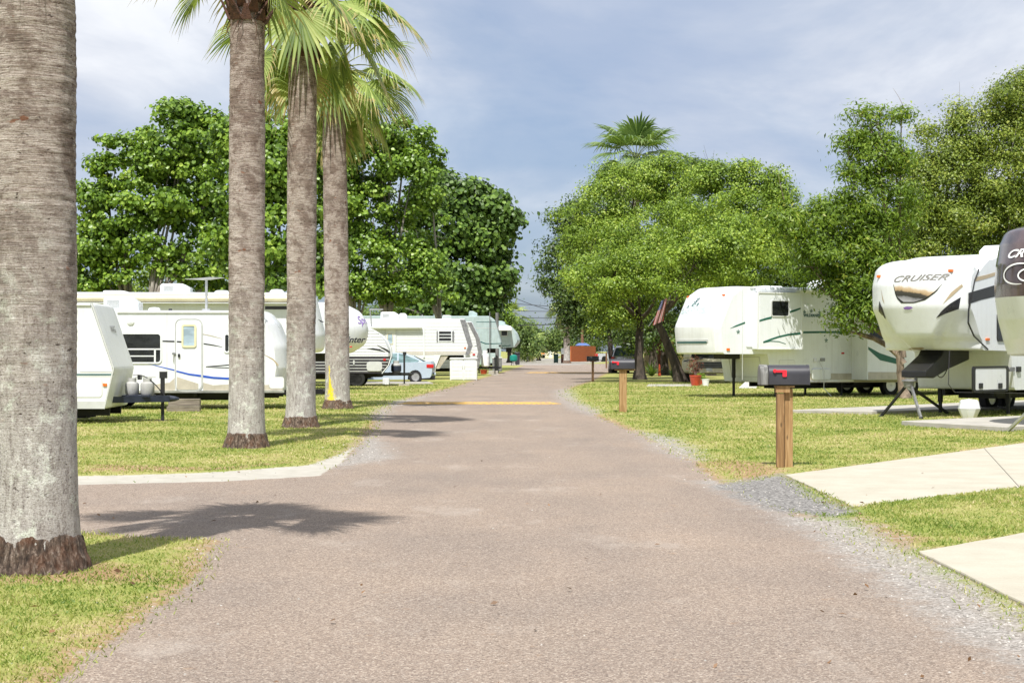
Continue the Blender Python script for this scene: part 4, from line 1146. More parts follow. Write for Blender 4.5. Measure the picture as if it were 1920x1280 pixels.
    def door(v, p0, p1, mat, r=0.12, b=0.018, name='door'):
        x0, x1, z0, z1 = v.rect(p0, p1)
        o = v.side(rrect(x0, x1, z0, z1, r), mat, name, -.01, b, bevel=.006)
        s, hw = v.s, v.hw
        if x0 > x1: x0, x1 = x1, x0
        if z0 > z1: z0, z1 = z1, z0
        v.sring(rrect(x0 - .03, x1 + .03, z0 - .03, z1 + .03, r + .03), rrect(x0 - .006, x1 + .006, z0 - .006, z1 + .006, r), M['palegrey'], 'frame', -.01, b + .006, o)
        return o
    def hatch(v, p0, p1, mat=None, r=0.06, seam='palegrey', name='hatch', b=0.008):
        x0, x1, z0, z1 = v.rect(p0, p1)
        if x0 > x1: x0, x1 = x1, x0
        if z0 > z1: z0, z1 = z1, z0
        o = v.side(rrect(x0, x1, z0, z1, r), mat or M['white2'], name, -.01, b)
        v.sring(rrect(x0 - .012, x1 + .012, z0 - .012, z1 + .012, r + .012), rrect(x0, x1, z0, z1, r), M[seam], 'seal', -.01, b - .003, o)
        return o
    def roofbox(v, x0, x1, zt, h, name='air_conditioner', w=0.66, y=0.0, mat='white', slope=0.25, grille=True):
        pr = fillet([(x0, zt - .03), (x1, zt - .03), (x1, zt + h * .55), (x1 - (x1 - x0) * slope, zt + h), (x0 + .05, zt + h), (x0, zt + h * .8)], [0, 0, .05, .12, .06, .05], 4)
        o = MB().prism(pr, lambda x, z: (x, y - w / 2, z), lambda x, z: (x, y + w / 2, z)).build(name, M[mat], v.root, bevel=.03)
        if grille:
            mb = MB(); s = v.s; L = x1 - x0
            for k in range(7):
                zz = zt + h * (.2 + .085 * k)
                mb.box(x0 + L * .1, x0 + L * .45, y + s * w / 2 - .01 * (s < 0) - .004, y + s * w / 2 + .01 * (s > 0) + .004, zz, zz + h * .035)
            mb.build('grille', M['palegrey'], o, smooth=0)
        return o
    def dome(v, x, zt, r=0.22, h=0.14, y=0.0, name='roof_vent', mat='white'):
        return MB().lathe([(r, -.02), (r, h * .25), (r * .93, h * .6), (r * .7, h * .9), (0.0, h)], (x, y, zt), n=20).build(name, M[mat], v.root)
    def under(v, x0, x1, z0=0.38, z1=None, hw=None):
        h = (hw or v.hw) - 0.22
        mb = MB()
        for yy in (-h * .62, h * .62): mb.box(x0, x1, yy - .04, yy + .04, z0 - .16, z0 + .02)
        for k in range(int((x1 - x0) / 1.2)): mb.box(x0 + .3 + k * 1.2, x0 + .38 + k * 1.2, -h, h, z0 - .12, z0 + .01)
        mb.box(x0 + .4, x1 - .5, -h * .5, h * .5, z0 - .22, z0 - .02)
        return mb.build('chassis', M['chassis'], v.root, smooth=0)
    def jack(v, x, y, z1, w=.07, foot=True, mat='chassis', name='landing_leg'):
        mb = MB(); mb.box(x - w / 2, x + w / 2, y - w / 2, y + w / 2, z1 * .45, z1); mb.box(x - w * .36, x + w * .36, y - w * .36, y + w * .36, .02, z1 * .5)
        if foot: mb.box(x - w * 1.3, x + w * 1.3, y - w * 1.3, y + w * 1.3, .0, .025)
        return mb.build(name, M[mat], v.root, smooth=0)
    def propane(v, x, y, z, r=.15, h=.42, mat='tank'):
        o = MB().lathe([(r * .8, 0), (r, .05), (r, h * .72), (r * .92, h * .86), (r * .55, h * .97), (r * .2, h)], (x, y, z), n=18).build('propane_tank', M[mat], v.root)
        mb = MB().lathe([(r * .62, h * .94), (r * .62, h * 1.22), (r * .58, h * 1.22), (r * .58, h * .94)], (x, y, z), n=14)
        mb.lathe([(.03, h), (.03, h * 1.15), (.05, h * 1.15), (.05, h * 1.2)], (x, y, z), n=8)
        mb.build('collar', M[mat], o)
        return o
    def aframe(v, x0, x1, z, wy=0.8, h=.12, mat='navy'):
        mb = MB()
        for sg in (-1, 1): mb.bar((x0, sg * wy, z), (x1, sg * .05, z), .06, h)
        mb.box(x0, x1, -.04, .04, z - h / 2 - .004, z + h / 2 - .004) if False else None
        mb.box(x0 + (x1 - x0) * .35, x0 + (x1 - x0) * .75, -.38, .38, z + h / 2 - .02, z + h / 2 + .015)
        mb.lathe([(.06, -.12), (.07, 0), (.05, .12), (.02, .2)], (x1, 0, z), (1, 0, 0), 10)
        return mb.build('tow_frame', M[mat], v.root, smooth=0)
    def hitchjack(v, x, z, top, foot_h=0.05, mat='chassis', block=True, base_z=0.0):
        mb = MB().box(x - .03, x + .03, -.03, .03, base_z + foot_h, z); mb.box(x - .04, x + .04, -.04, .04, z * .9, top); mb.box(x - .06, x + .09, -.05, .05, top - .02, top + .12)
        mb.box(x - .08, x + .08, -.08, .08, base_z + foot_h - .02, base_z + foot_h)
        o = mb.build('tongue_jack', M[mat], v.root, smooth=0)
        if block: MB().box(x - .22, x + .22, -.2, .2, base_z - .02, base_z + foot_h - .02).build('foot_block', M['concreteblock'], v.root, smooth=0, bevel=.01)
        return o

def ribs(v, z0, z1, step, x0, x1, mat='palegrey', h=.014, a=-.004, b=.006, clip=None, name='siding_rib'):
    """horizontal siding beads in one mesh (surface pattern of the wall)"""
    mb = MB(); s, hw = v.s, v.hw
    z = z0
    while z < z1:
        xa, xb = x0, (clip(z) if clip else x1)
        mb.prism([(xa, z), (xb, z), (xb, z + h), (xa, z + h)], lambda x, zz: (x, s * (hw + a), zz), lambda x, zz: (x, s * (hw + b), zz))
        z += step
    return mb.build(name, M[mat], v.root, smooth=0)
def xat(poly, z):
    """front x of an outline at height z"""
    best = -1e9
    for (xa, za), (xb, zb) in zip(poly, poly[1:] + poly[:1]):
        if (za - z) * (zb - z) <= 0 and za != zb: best = max(best, xa + (xb - xa) * (z - za) / (zb - za))
    return best

def seams(v, pxs, py0, py1, rail=None, step=None):
    mb = MB(); s, hw = v.s, v.hw
    for px in pxs:
        x, z0 = v.hit(px, py1); z1 = v.hit(px, py0)[1]
        mb.box(x - .006, x + .006, min(s * (hw - .01), s * (hw + .004)), max(s * (hw - .01), s * (hw + .004)), z0, z1)
    o = mb.build('panel_seam', M['palegrey'], v.root, smooth=0)
    if rail:
        a, b = v.hit(rail[0], rail[2]), v.hit(rail[1], rail[2])
        MB().box(min(a[0], b[0]), max(a[0], b[0]), min(s * (hw - .01), s * (hw + .022)), max(s * (hw - .01), s * (hw + .022)), a[1] - .03, a[1] + .03).build('trim_rail', M['alu'], v.root, smooth=0)
    return o
# ---------------------------------------------------------------- LEFT ROW
LG = 'trailers parked along the left side'
# 1. cream trailer whose slanted front sticks out from behind the closest palm
v = RV('travel_trailer', 'small off-white trailer with a slanted front, partly hidden by the closest palm', 'trailer', 213, 792, 2.5, 1.15, -1, LG)
q = [v.hit(*p) for p in ((195, 766), (213, 690), (172, 567))]
off = q[1][0]
v.root.location = v.o = v.o + v.ax * 0
prof = fillet([(-6.2, q[0][1]), (q[0][0] + .05, q[0][1]), (q[1][0], q[1][1]), (q[2][0], q[2][1]), (-6.2, q[2][1] + .02)], [.05, .06, .16, .10, .1], 6)
v.body(prof, M['white2'], bulge=0.03, pw=6)
# bright trim along the side edge, dark stripe, access door
edge = [q[0], q[1], q[2]]
v.ribbon([(150, 695.5, 697.5), (180, 695.5, 697.5), (212, 695.5, 697.5)], 'palegrey')
v.ribbon([(140, 700.5, 703.2), (180, 700.5, 703.2), (212.5, 700.5, 703.2)], 'teal')
v.ribbon([(140, 704.2, 705.4), (180, 704.2, 705.4), (212.5, 704.2, 705.4)], 'palegrey')
v.ribbon([(140, 752, 766), (197, 752, 766)], 'palegrey', 'skirt_trim')
v.hatch((140, 710), (191, 744))
v.lamp(197, 721, 8, 6)
mb = MB()
for a, b in zip(edge, edge[1:]): mb.bar((a[0], -(v.hw + .004), a[1]), (b[0], -(v.hw + .004), b[1]), .03, .03, up=(0, 1, 0))
mb.build('corner_trim', M['palegrey'], v.root, smooth=0)
zr = q[2][1]
MB().box(-6.2, q[2][0] - .02, -(v.hw + .03), -(v.hw - .03), zr - .06, zr - .015).build('gutter', M['white'], v.root, smooth=0)
# faded letters on the slanted front
tvs, tfs = text_verts('WAG', 0.20, 0.1, 0.004)
pa, pb = Vector((q[1][0], q[1][1])), Vector((q[2][0], q[2][1]))
dn = (pb - pa).normalized(); base = pa + (pb - pa) * 0.60; nn = Vector((dn.y, -dn.x)) if dn.y > 0 else Vector((-dn.y, dn.x))
vs_ = []
for x, y, _ in tvs:
    p = base + dn * y + nn * 0.012
    vs_.append((p.x, x * 1.0 + .05, p.y))
MB().add(vs_, tfs).build('lettering', M['letter'], v.root, smooth=0, recalc=False)
tx_ = v.hit(318, 750, -1.15)[0]
v.under(-6, q[0][0], q[0][1])
v.aframe(q[0][0] - .3, tx_, .50, .85, .13)
jx = v.hit(305, 750, -1.15)[0]
v.hitchjack(jx, .5, .95)
for px_, yy in ((246, .05), (276, -.02)): v.propane(v.hit(px_, 740, -1.1)[0], yy, .57, .145, .30)
MB().box(v.hit(262, 740, -1.15)[0] - .03, v.hit(262, 740, -1.15)[0] + .03, -.1, .1, .9, 1.0).build('gas_regulator', M['black'], v.root, smooth=0)
MB().tube(bez((v.hit(250, 735, -1.1)[0], -.1, 1.0), (jx, -.06, .62), (0, 0, .25), 10), .012, 6).build('hose', M['black'], v.root)
for xx in (-3.1, -3.9):
    for sy in (-1, 1): wheel(v.root, xx, sy * (v.hw - .14), .33, .2)

# 2. white trailer with blue swoosh
v = RV('travel_trailer', 'white trailer with a blue swoosh, black window and arched door between the palm trunks', 'trailer', 540, 766, 3, 1.2, -1, LG)
zt = v.hit(330, 581)[1]; zb = v.hit(330, 735)[1]
f = [v.hit(534, 735), v.hit(540, 690), v.hit(536, 650), v.hit(517, 605), v.hit(497, 581)]
rear = -8.6
prof = fillet([(rear, zb), (f[0][0], zb), f[1], f[2], f[3], (f[4][0], zt), (rear, zt)], [.1, .08, .3, .5, .6, .5, .12], 6)
v.body(prof, M['white'], bulge=0.30, pw=3.2, x0=-1.4)
bx0 = v.hit(302, 650)[0]; 
v.window((226, 626), (301, 679), 'white', bars=[(0, .44, 1, .49), (0, .20, .86, .24), (.84, 0, .885, .47)], r=.07)
v.window((422, 627), (429, 659), 'white')
dr = v.door((330, 599), (378, 731), M['white'], .14)
dw = v.window((344, 611), (365, 648), 'brass', 'doorglass', .02, .045, name='door_window', off=.018)
dw.parent = dr
v.side(rrect(*v.rect((323, 661), (330, 664)), .01), M['steel'], 'grab_handle', 0, .05)
v.side(rrect(*v.rect((324.5, 659), (326, 676)), .01), M['palegrey'], 'grab_rail', 0, .05)
h_ = v.side(rrect(*v.rect((334, 663), (338, 670)), .02), M['black'], 'handle', .018, .05, dr)
v.ribbon([(305, 638, 640.5), (316, 638.3, 641), (327, 638.5, 641.4)], 'decalblack')
v.ribbon([(332, 639, 641.5), (343, 639.5, 642)], 'decalblack', b=.024)
v.ribbon([(382, 643, 645.4), (400, 646, 648), (417, 650, 650.6)], 'decalblack')
v.ribbon([(370, 623.5, 624.8), (395, 628, 630), (417, 634.5, 635.2)], 'beigegrey')
v.ribbon([(386, 686.5, 687), (405, 685, 686.8), (440, 682, 684)], 'decalblack')
v.ribbon([(386, 687.5, 688), (410, 688, 689.6), (440, 689, 690.5)], 'decalblack')
v.ribbon([(276, 681, 681.4), (300, 686.5, 688), (327, 692.5, 695)], 'blue')
v.ribbon([(331, 694, 697), (355, 699.8, 703.2), (377, 702.5, 706.5)], 'blue', b=.024)
v.ribbon([(381, 703, 707.5), (400, 706, 710), (425, 707.3, 711.5), (450, 707.5, 712)], 'blue')
v.ribbon([(495, 664, 664.6), (512, 672, 675), (522, 683, 687)], 'tan')
v.ribbon([(286, 721, 731), (318, 717, 732), (328, 708, 732)], 'beigegrey')
v.ribbon([(381, 717, 732), (400, 722, 732), (430, 720, 732), (480, 722, 732), (530, 720, 732)], 'beigegrey')
v.ribbon([(332, 706, 730), (350, 712, 730), (372, 719, 730)], 'beigegrey', b=.024)
v.ribbon([(253, 705.5, 706.8), (292, 705.5, 706.8)], 'palegrey', 'trim')
v.hatch((505, 707), (532, 728))
sp = v.hit(245, 603)
MB().lathe([(.09, 0), (.09, .02), (.06, .035), (0, .04)], (sp[0], -v.hw, sp[1]), (0, -1, 0), 16).build('porch_light', M['white'], v.root)
v.side([v.hit(220, 583), v.hit(220, 586.5), v.hit(498, 586.5), v.hit(498, 583)], M['roofwhite'], 'gutter', -.01, .03)
for a, b in ((199, 264),):
    v.roofbox(v.hit(a, 575, -1)[0], v.hit(b, 575, -1)[0], zt, .36, w=.7, y=-.2)
ax_ = v.hit(385, 570, -1)[0]
ant = MB().box(ax_ - .03, ax_ + .03, -.03, .03, zt - .02, zt + .83).box(ax_ - .1, ax_ + .1, -.06, .06, zt - .02, zt + .06).build('antenna', M['alu'], v.root, smooth=0)
MB().prism([(ax_ - .55, zt + .83), (ax_ - .1, zt + .86), (ax_ + .1, zt + .88), (ax_ + .45, zt + .87), (ax_ + .1, zt + .82), (ax_ - .1, zt + .81)], lambda x, z: (x, -.12, z), lambda x, z: (x, .12, z)).build('antenna_head', M['alu'], ant, smooth=0)
v.dome(v.hit(287, 577, -1)[0], zt, .16, .1)
v.dome(v.hit(317, 577, -1)[0], zt, .05, .07, mat='black')
v.under(rear, f[0][0] - .2, zb)
for xx in (-4.4, -5.2):
    for sy in (-1, 1): wheel(v.root, xx, sy * (v.hw - .14), .33, .2)
v.jack(-.6, -.8, zb); v.jack(-7.9, -.9, zb)
v.aframe(f[0][0] - .3, .9, zb - .02, .8, .12, 'chassis')
seams(v, (313, 497), 588, 733, (226, 533, 734))
# its wooden step
x, y = G(347, 772)
t_ = thing('wooden_step', 'grey weathered wooden box step below the arched trailer door', 'step', (x, y, 0), R(6))
s_ = by_ = y / F
wd = 60 * s_ / 2
MB().box(-wd * .95, wd * .95, -.25, .03, .30, .325).build('tread', M['greywood'], t_, smooth=0, bevel=.005)
MB().box(-wd * .95, wd * .95, -.25, -.22, .16, .298).build('riser', M['greywood'], t_, smooth=0)
MB().box(-wd, wd, -.50, -.252, .125, .15).build('tread', M['greywood'], t_, smooth=0, bevel=.005)
MB().box(-wd, wd, -.50, -.475, .0, .123).build('riser', M['greywood'], t_, smooth=0)
for sg in (-1, 1): MB().box(sg * wd * .93 - .02, sg * wd * .93 + .02, -.2, .02, .0, .298).build('leg', M['greywood'], t_, smooth=0)

# 3. big white fifth wheel behind them
v = RV('fifth_wheel_trailer', 'long tall white trailer with rolled awning, behind the blue-swoosh trailer', 'trailer', 607, 742, 4, 1.22, -1, LG)
zt = v.hit(330, 547)[1]; zb = v.hit(330, 715)[1]
f = [v.hit(607, 660), v.hit(608, 628), v.hit(594, 565)]
d1 = v.hit(560, 662); d2 = v.hit(545, 715)
prof = fillet([(-12.5, .55), (d2[0], .55), (d1[0], d1[1]), (f[0][0] - .05, f[0][1]), f[1], (f[2][0] - .1, zt), (-12.5, zt)], [.1, .1, .1, .25, .4, .35, .1], 6)
v.body(prof, M['white'], bulge=.35, pw=2.6, x0=-1.5)
zaw = v.hit(330, 560)[1]
MB().tube([(-12.3, -(v.hw + .12), zaw), (v.hit(590, 560)[0] - .2, -(v.hw + .12), zaw)], .11, 14).build('awning_roll', M['cream'], v.root)
MB().box(-12.4, v.hit(590, 560)[0] - .1, -(v.hw + .05), -(v.hw - .02), zt - .1, zt - .03).build('gutter', M['roofwhite'], v.root, smooth=0)
MB().box(-12.4, v.hit(590, 560)[0] - .3, -(v.hw + .26), -(v.hw + .02), zaw - .16, zaw - .125).build('awning_arm', M['palegrey'], v.root, smooth=0)
v.side([v.hit(497, 574), v.hit(497, 580), v.hit(545, 580), v.hit(545, 574)], M['char'], 'stripe', -.01, .006)
v.ribbon([(596, 598, 598.5), (602, 601, 604), (607, 603, 604)], 'decalblack')
v.roofbox(v.hit(303, 540, -1.2)[0], v.hit(359, 540, -1.2)[0], zt, .30, w=.7)
v.roofbox(v.hit(196, 540, -1.2)[0], v.hit(241, 540, -1.2)[0], zt, .07, 'roof_vent', .6, grille=False)
v.dome(v.hit(416, 545, -1.2)[0], zt, .25, .1); v.dome(v.hit(519, 545, -1.2)[0], zt, .24, .14)
v.under(-12, d2[0], .55)
for xx in (-7.6, -8.5):
    for sy in (-1, 1): wheel(v.root, xx, sy * (v.hw - .14), .36, .22)
for sy in (-1, 1): v.jack(d2[0] - .3, sy * .8, .6)
MB().box(d1[0] - .3, f[0][0] - .9, -.35, .35, d1[1] - .28, d1[1] + .02).build('pin_box', M['chassis'], v.root, smooth=0)

seams(v, (250, 545), 577, 600)
# 4. fifth wheel with a rounded cap and cursive name
v = RV('fifth_wheel_trailer', 'white trailer whose rounded nose with cursive lettering shows right of the fourth palm', 'trailer', 672, 731, 3, 1.2, -1, LG)
zt = v.hit(660, 566)[1]; zn = v.hit(672, 662)[1]
prof = fillet([(-10, .6), (-2.9, .6), (-2.6, zn), (-.25, zn), (.30, zn + .35), (.42, zn + 1.0), (.1, zt - .35), (-.6, zt), (-10, zt)], [.1, .1, .1, .4, .5, .8, .6, .6, .1], 7)
v.body(prof, M['white'], bulge=.75, pw=2.2, x0=-1.5)
def capx(z, y, bulge=.75, pw=2.2): 
    return xat(prof, z) - bulge * abs(y / v.hw) ** pw
def noselet(v, prof, body, y0, z0, size, mat, bulge, pw, x0, shear=.25, bold=.0, name='lettering', off=.012, sq=1.0):
    xm = max(p[0] for p in prof)
    tvs, tfs = text_verts(body, size, shear, bold)
    out = []
    for x, y, _ in tvs:
        yy = y0 + x * sq; zz = z0 + y
        px_ = xat(prof, zz); f_ = min(1, max(0, (px_ - x0) / (xm - x0))); f_ = f_ * f_ * (3 - 2 * f_)
        out.append((px_ - f_ * bulge * abs(yy / v.hw) ** pw + off, yy, zz))
    return MB().add(out, tfs).build(name, M[mat], v.root, smooth=0, recalc=False)
noselet(v, prof, 'Sprinter', -.15, zn + 1.25, .42, 'purple', .75, 2.2, -1.5, .45)
v.text('Sprinter', 655, 637, .34, 'decalblack', shear=.35, bold=.008)
v.lamp(658, 650, 5, 2.5, 'redlens')
lamp_y, lamp_z = -.75, zt - .42
MB().box(xat(prof, lamp_z) - .43, xat(prof, lamp_z) - .34, -.80, -.70, lamp_z - .03, lamp_z + .03).build('marker_light', M['redlens'], v.root, smooth=0)
tvs_ = [(-.55, .55), (-.35, .95), (-.30, .9), (-.45, .5)]
for dy in (0, .16):
    out = []
    for a, b in tvs_:
        yy = .35 + a * .5 + dy; zz = zn + .2 + b * .8
        px_ = xat(prof, zz); f_ = 1
        out.append((px_ - .75 * abs(yy / v.hw) ** 2.2 + .02, yy, zz))
    MB().add(out, [(0, 1, 2, 3)]).build('stripe', M['decalblack'], v.root, smooth=0, recalc=False)
MB().box(-2.5, -.9, -.4, .4, zn - .3, zn + .03).bar((-1.6, 0, zn - .1), (-.5, 0, zn - .32), .5, .12).build('pin_box', M['chassis'], v.root, smooth=0)
for sy in (-1, 1): v.jack(-3.2, sy * .8, .7)
v.under(-9.8, -3, .6)
for xx in (-6.6, -7.5):
    for sy in (-1, 1): wheel(v.root, xx, sy * (v.hw - .14), .36, .22)

# 5. black and white ribbed trailer
v = RV('travel_trailer', 'round-nosed trailer, black below and white ribbed above, beside the pale blue car', 'trailer', 735, 724, 2, 1.2, -1, LG)
pts = [v.hit(*p) for p in ((716, 700), (728, 685), (733.5, 668), (733, 655), (727, 640), (716, 628), (700, 618), (684, 612))]
zt = pts[-1][1]; zb = pts[0][1]; zm = v.hit(715, 668)[1]
outline = [(-7.5, zb)] + pts + [(-7.5, zt)]
upper = [(-7.5, zm), (xat(outline, zm), zm)] + [p for p in pts if p[1] > zm] + [(-7.5, zt)]
lower = [(-7.5, zb)] + [p for p in pts if p[1] <= zm] + [(xat(outline, zm), zm), (-7.5, zm)]
v.body(upper, M['white'], bulge=.12, pw=3, x0=-.9)
v.body(lower, M['char'], bulge=.12, pw=3, x0=-.9, name='lower_body', roofdrop=0)
ribs(v, zm + .06, zt - .05, .125, -7.4, 0, 'palegrey', .022, clip=lambda z: xat(outline, z) - .05)
ribs(v, zb + .08, zm - .02, .125, -7.4, 0, 'palegrey', .03, clip=lambda z: xat(outline, z) - .05)
v.ribbon([(688, 653, 653.5), (700, 652.5, 655.5), (712, 654.5, 657.5), (722, 659, 660)], 'decalblack', b=.012)
v.ribbon([(707, 646.5, 647), (718, 651, 654), (731, 658.5, 662)], 'decalblack', b=.012)
v.ribbon([(712, 648.5, 649), (722, 651.5, 653), (731, 657, 658)], 'palegrey', b=.013)
v.hatch((688, 678), (716, 695), M['palegrey'], .12, 'palegrey', b=.03)
v.lamp(721, 674, 5, 4, 'redlens')
v.side(rrect(*v.rect((662, 675), (665, 683)), .03), M['palegrey'], 'outlet_cover', -.01, .03)
edge_mb = MB()
for a, b in zip(pts, pts[1:]): edge_mb.bar((a[0], -(v.hw + .005), a[1]), (b[0], -(v.hw + .005), b[1]), .035, .03, up=(0, 1, 0))
edge_mb.build('corner_trim', M['white'], v.root, smooth=0)
MB().tube([(v.hit(694, 588)[0], 0, zt), (v.hit(700, 580)[0] - .2, 0, zt + .75)], .03, 6).build('antenna', M['alu'], v.root)
MB().box(v.hit(690, 575)[0], v.hit(716, 575)[0], -.15, .15, zt + .72, zt + .77).build('antenna_head', M['alu'], v.root, smooth=0)
v.under(-7.3, -.4, zb)
tx_ = v.hit(767, 705, -1.2)[0]
v.aframe(-.6, tx_, .52, .85, .12, 'chassis')
jx = v.hit(758, 705, -1.2)[0]
v.hitchjack(jx, .5, 1.35, .12)
v.propane(v.hit(743, 700, -1.2)[0], -.12, .60, .21, .40)
cv_ = v.hit(743, 700, -1.2)[0]
MB().lathe([(.215, .0), (.22, .04), (.22, .22), (.215, .24)], (cv_, -.12, .64), n=18).build('tank_band', M['navy'], v.root)
for px_ in (669, 648):
    for sy in (-1, 1): wheel(v.root, v.hit(px_, 710)[0], sy * (v.hw - .12), .34, .2)
x, y = G(698, 723.5)
tag(MB().box(x - 1.0, x - .7, y - .2, y + .2, 0.01, .28).build('support_block', M['concreteblock'], smooth=0, bevel=.01), 'grey concrete block propping the black and white trailer behind the fourth palm', 'block')
x, y = G(724, 721.5)
tag(MB().box(x - .14, x + .14, y - .2, y + .2, 0.01, .30).build('support_block', M['tankwhite'], smooth=0, bevel=.015), 'white cube block under the tow frame of the black and white trailer', 'block')
a_, b_, c_, d_ = G(676, 721.5), G(812, 721.5), G(800, 717.5), G(660, 717.5)
o = MB().prism([a_, b_, c_, d_], lambda x, y: (x, y, -.02), lambda x, y: (x, y, .085)).build('concrete_pad', M['concretegrey'], smooth=0)
tag(o, 'narrow concrete slab under the pale blue car', kind='structure', group='concrete pads beside the lane')

# 7. white ribbed fifth wheel with louvred window
v = RV('fifth_wheel_trailer', 'white ribbed trailer with a shuttered louvre window, behind the storage cabinet', 'trailer', 886, 711, 3, 1.2, -1, LG)
zt = v.hit(800, 597)[1]; zn = v.hit(850, 665.5)[1]; zl = v.hit(780, 694)[1]
f = [v.hit(881, 665), v.hit(887, 648), v.hit(873, 597)]
d1 = v.hit(826, 665.5); d2 = v.hit(815, 691)
outline = [(-11, zl), (d2[0], zl), (d1[0], zn), (f[0][0], zn), (f[1][0], f[1][1]), (f[2][0], zt), (-11, zt)]
prof = fillet(outline, [.05, .05, .05, .1, .15, .15, .05], 4)
v.body(prof, M['white'], bulge=.04, pw=4, x0=-.9)
aw = v.hit(745, 617)
ribs(v, zn + .12, zt - .1, .17, -10.9, 0, 'palegrey', .022, clip=lambda z: xat(outline, z) - .2, b=.005)
ribs(v, zl + .1, zn, .17, -10.9, d2[0] - .05, 'palegrey', .022, b=.005)
v.window((823, 621), (846, 639), 'white', r=.02, bars=[(0, .30, 1, .38), (0, .63, 1, .71)])
for p0, p1 in (((818.5, 620), (821, 641)), ((848, 620), (851.5, 641))): v.side(rrect(*v.rect(p0, p1), .05), M['steel'], 'shutter', -.01, .03)
v.ribbon([(697, 612, 612.3), (760, 612.5, 617.5), (790, 613, 616)], 'palegrey', 'awning_shadow_trim') if False else None
MB().tube([(-10.5, -(v.hw + .12), v.hit(745, 615.5)[1]), (v.hit(791, 613)[0], -(v.hw + .12), v.hit(791, 613.5)[1])], .10, 12).build('awning_roll', M['white'], v.root)
MB().box(v.hit(795, 640)[0] - .035, v.hit(795, 640)[0] + .035, -(v.hw + .05), -(v.hw), v.hit(795, 670)[1], v.hit(795, 612)[1]).build('awning_arm', M['white'], v.root, smooth=0)
dr = v.door((723, 616), (742, 690), M['white2'], .06)
dw = v.window((727, 626), (736, 644), 'cream', 'doorglass', .02, .03, name='door_window', off=.018); dw.parent = dr
v.ribbon([(700, 659.5, 661), (886, 659.5, 661)], 'redstripe' if 'redstripe' in M else 'tan', b=.007)
v.ribbon([(700, 663, 664.2), (883, 663, 664.2)], 'tan', b=.007)
v.lamp(872, 652, 4, 2.5)
# checker-plate strip down the slanted front corner
sp_ = [v.hit(*p) for p in ((873, 599), (887.5, 648), (880, 665))]
st = [(sp_[0][0] - .30, sp_[0][1]), (sp_[1][0] - .28, sp_[1][1]), (sp_[2][0] - .22, sp_[2][1]), (sp_[2][0] - .02, sp_[2][1]), (sp_[1][0] - .03, sp_[1][1]), (sp_[0][0] - .02, sp_[0][1])]
v.side(st, M['steel'], 'corner_plate', -.01, .010)
v.side([d2, d1, (d1[0] + .42, d1[1] - .02), (d2[0] + .25, d2[1])], M['beigegrey'], 'landing_panel', -.4, -.05)
v.roofbox(v.hit(714, 590, -1.2)[0], v.hit(749, 590, -1.2)[0], zt, .36, w=.7)
v.roofbox(v.hit(748, 590, -1.2)[0] + .02, v.hit(764, 590, -1.2)[0], zt, .3, 'roof_vent', .5, mat='palegrey', grille=False)
v.roofbox(v.hit(829, 596, -1.2)[0], v.hit(846, 596, -1.2)[0], zt, .07, 'roof_vent', .5, grille=False)
MB().tube([(v.hit(788, 596)[0], 0, zt), (v.hit(791, 588)[0], 0, zt + .22), (v.hit(798, 596)[0], 0, zt)], .02, 6).build('antenna', M['alu'], v.root)
v.under(-10.8, d2[0], zl + .02)
for xx in (-6.4, -7.3):
    for sy in (-1, 1): wheel(v.root, xx, sy * (v.hw - .12), .36, .2)
v.jack(d2[0] - .3, -.9, zl + .05); v.jack(d2[0] - .3, .9, zl + .05)
MB().box(d1[0] + .2, f[0][0] - .3, -.35, .35, zn - .25, zn + .02).build('pin_box', M['chassis'], v.root, smooth=0)

# 8. white trailer nose just behind it
v = RV('travel_trailer', 'white trailer of which only the sharp nose shows behind the shuttered white one', 'trailer', 905, 704, 2, 1.2, -1, LG)
f = [v.hit(*p) for p in ((898, 688), (905, 660), (900, 634), (885, 604))]
zt = v.hit(880, 602)[1]; zb = v.hit(880, 690)[1]
outline = [(-7, zb), (f[0][0], zb), f[1], f[2], (f[3][0], zt), (-7, zt)]
v.body(fillet(outline, [.05, .1, .2, .4, .2, .1], 5), M['white'], bulge=.06, pw=4, x0=-.9)
ribs(v, zb + .1, zt - .1, .2, -6.9, 0, 'palegrey', .025, clip=lambda z: xat(outline, z) - .3)
st = [(a - .28, b) for a, b in f] + [(a - .03, b) for a, b in f[::-1]]
v.side(st, M['steel'], 'corner_plate', -.01, .012)
v.lamp(888.5, 664.5, 5, 3, 'redlens')
v.ribbon([(890, 647.5, 648), (896, 648.5, 650)], 'navy', b=.007)
v.aframe(f[0][0] - .3, f[0][0] + 1.2, .5, .8, .12, 'chassis')
v.hitchjack(f[0][0] + 1.0, .5, 1.0, .12)
v.propane(v.hit(909.5, 680, -1.2)[0], -.5, .55, .24, .82, 'tankwhite')
v.under(-6.8, f[0][0] - .2, zb)
for sy in (-1, 1): wheel(v.root, -3.5, sy * (v.hw - .12), .34, .2)

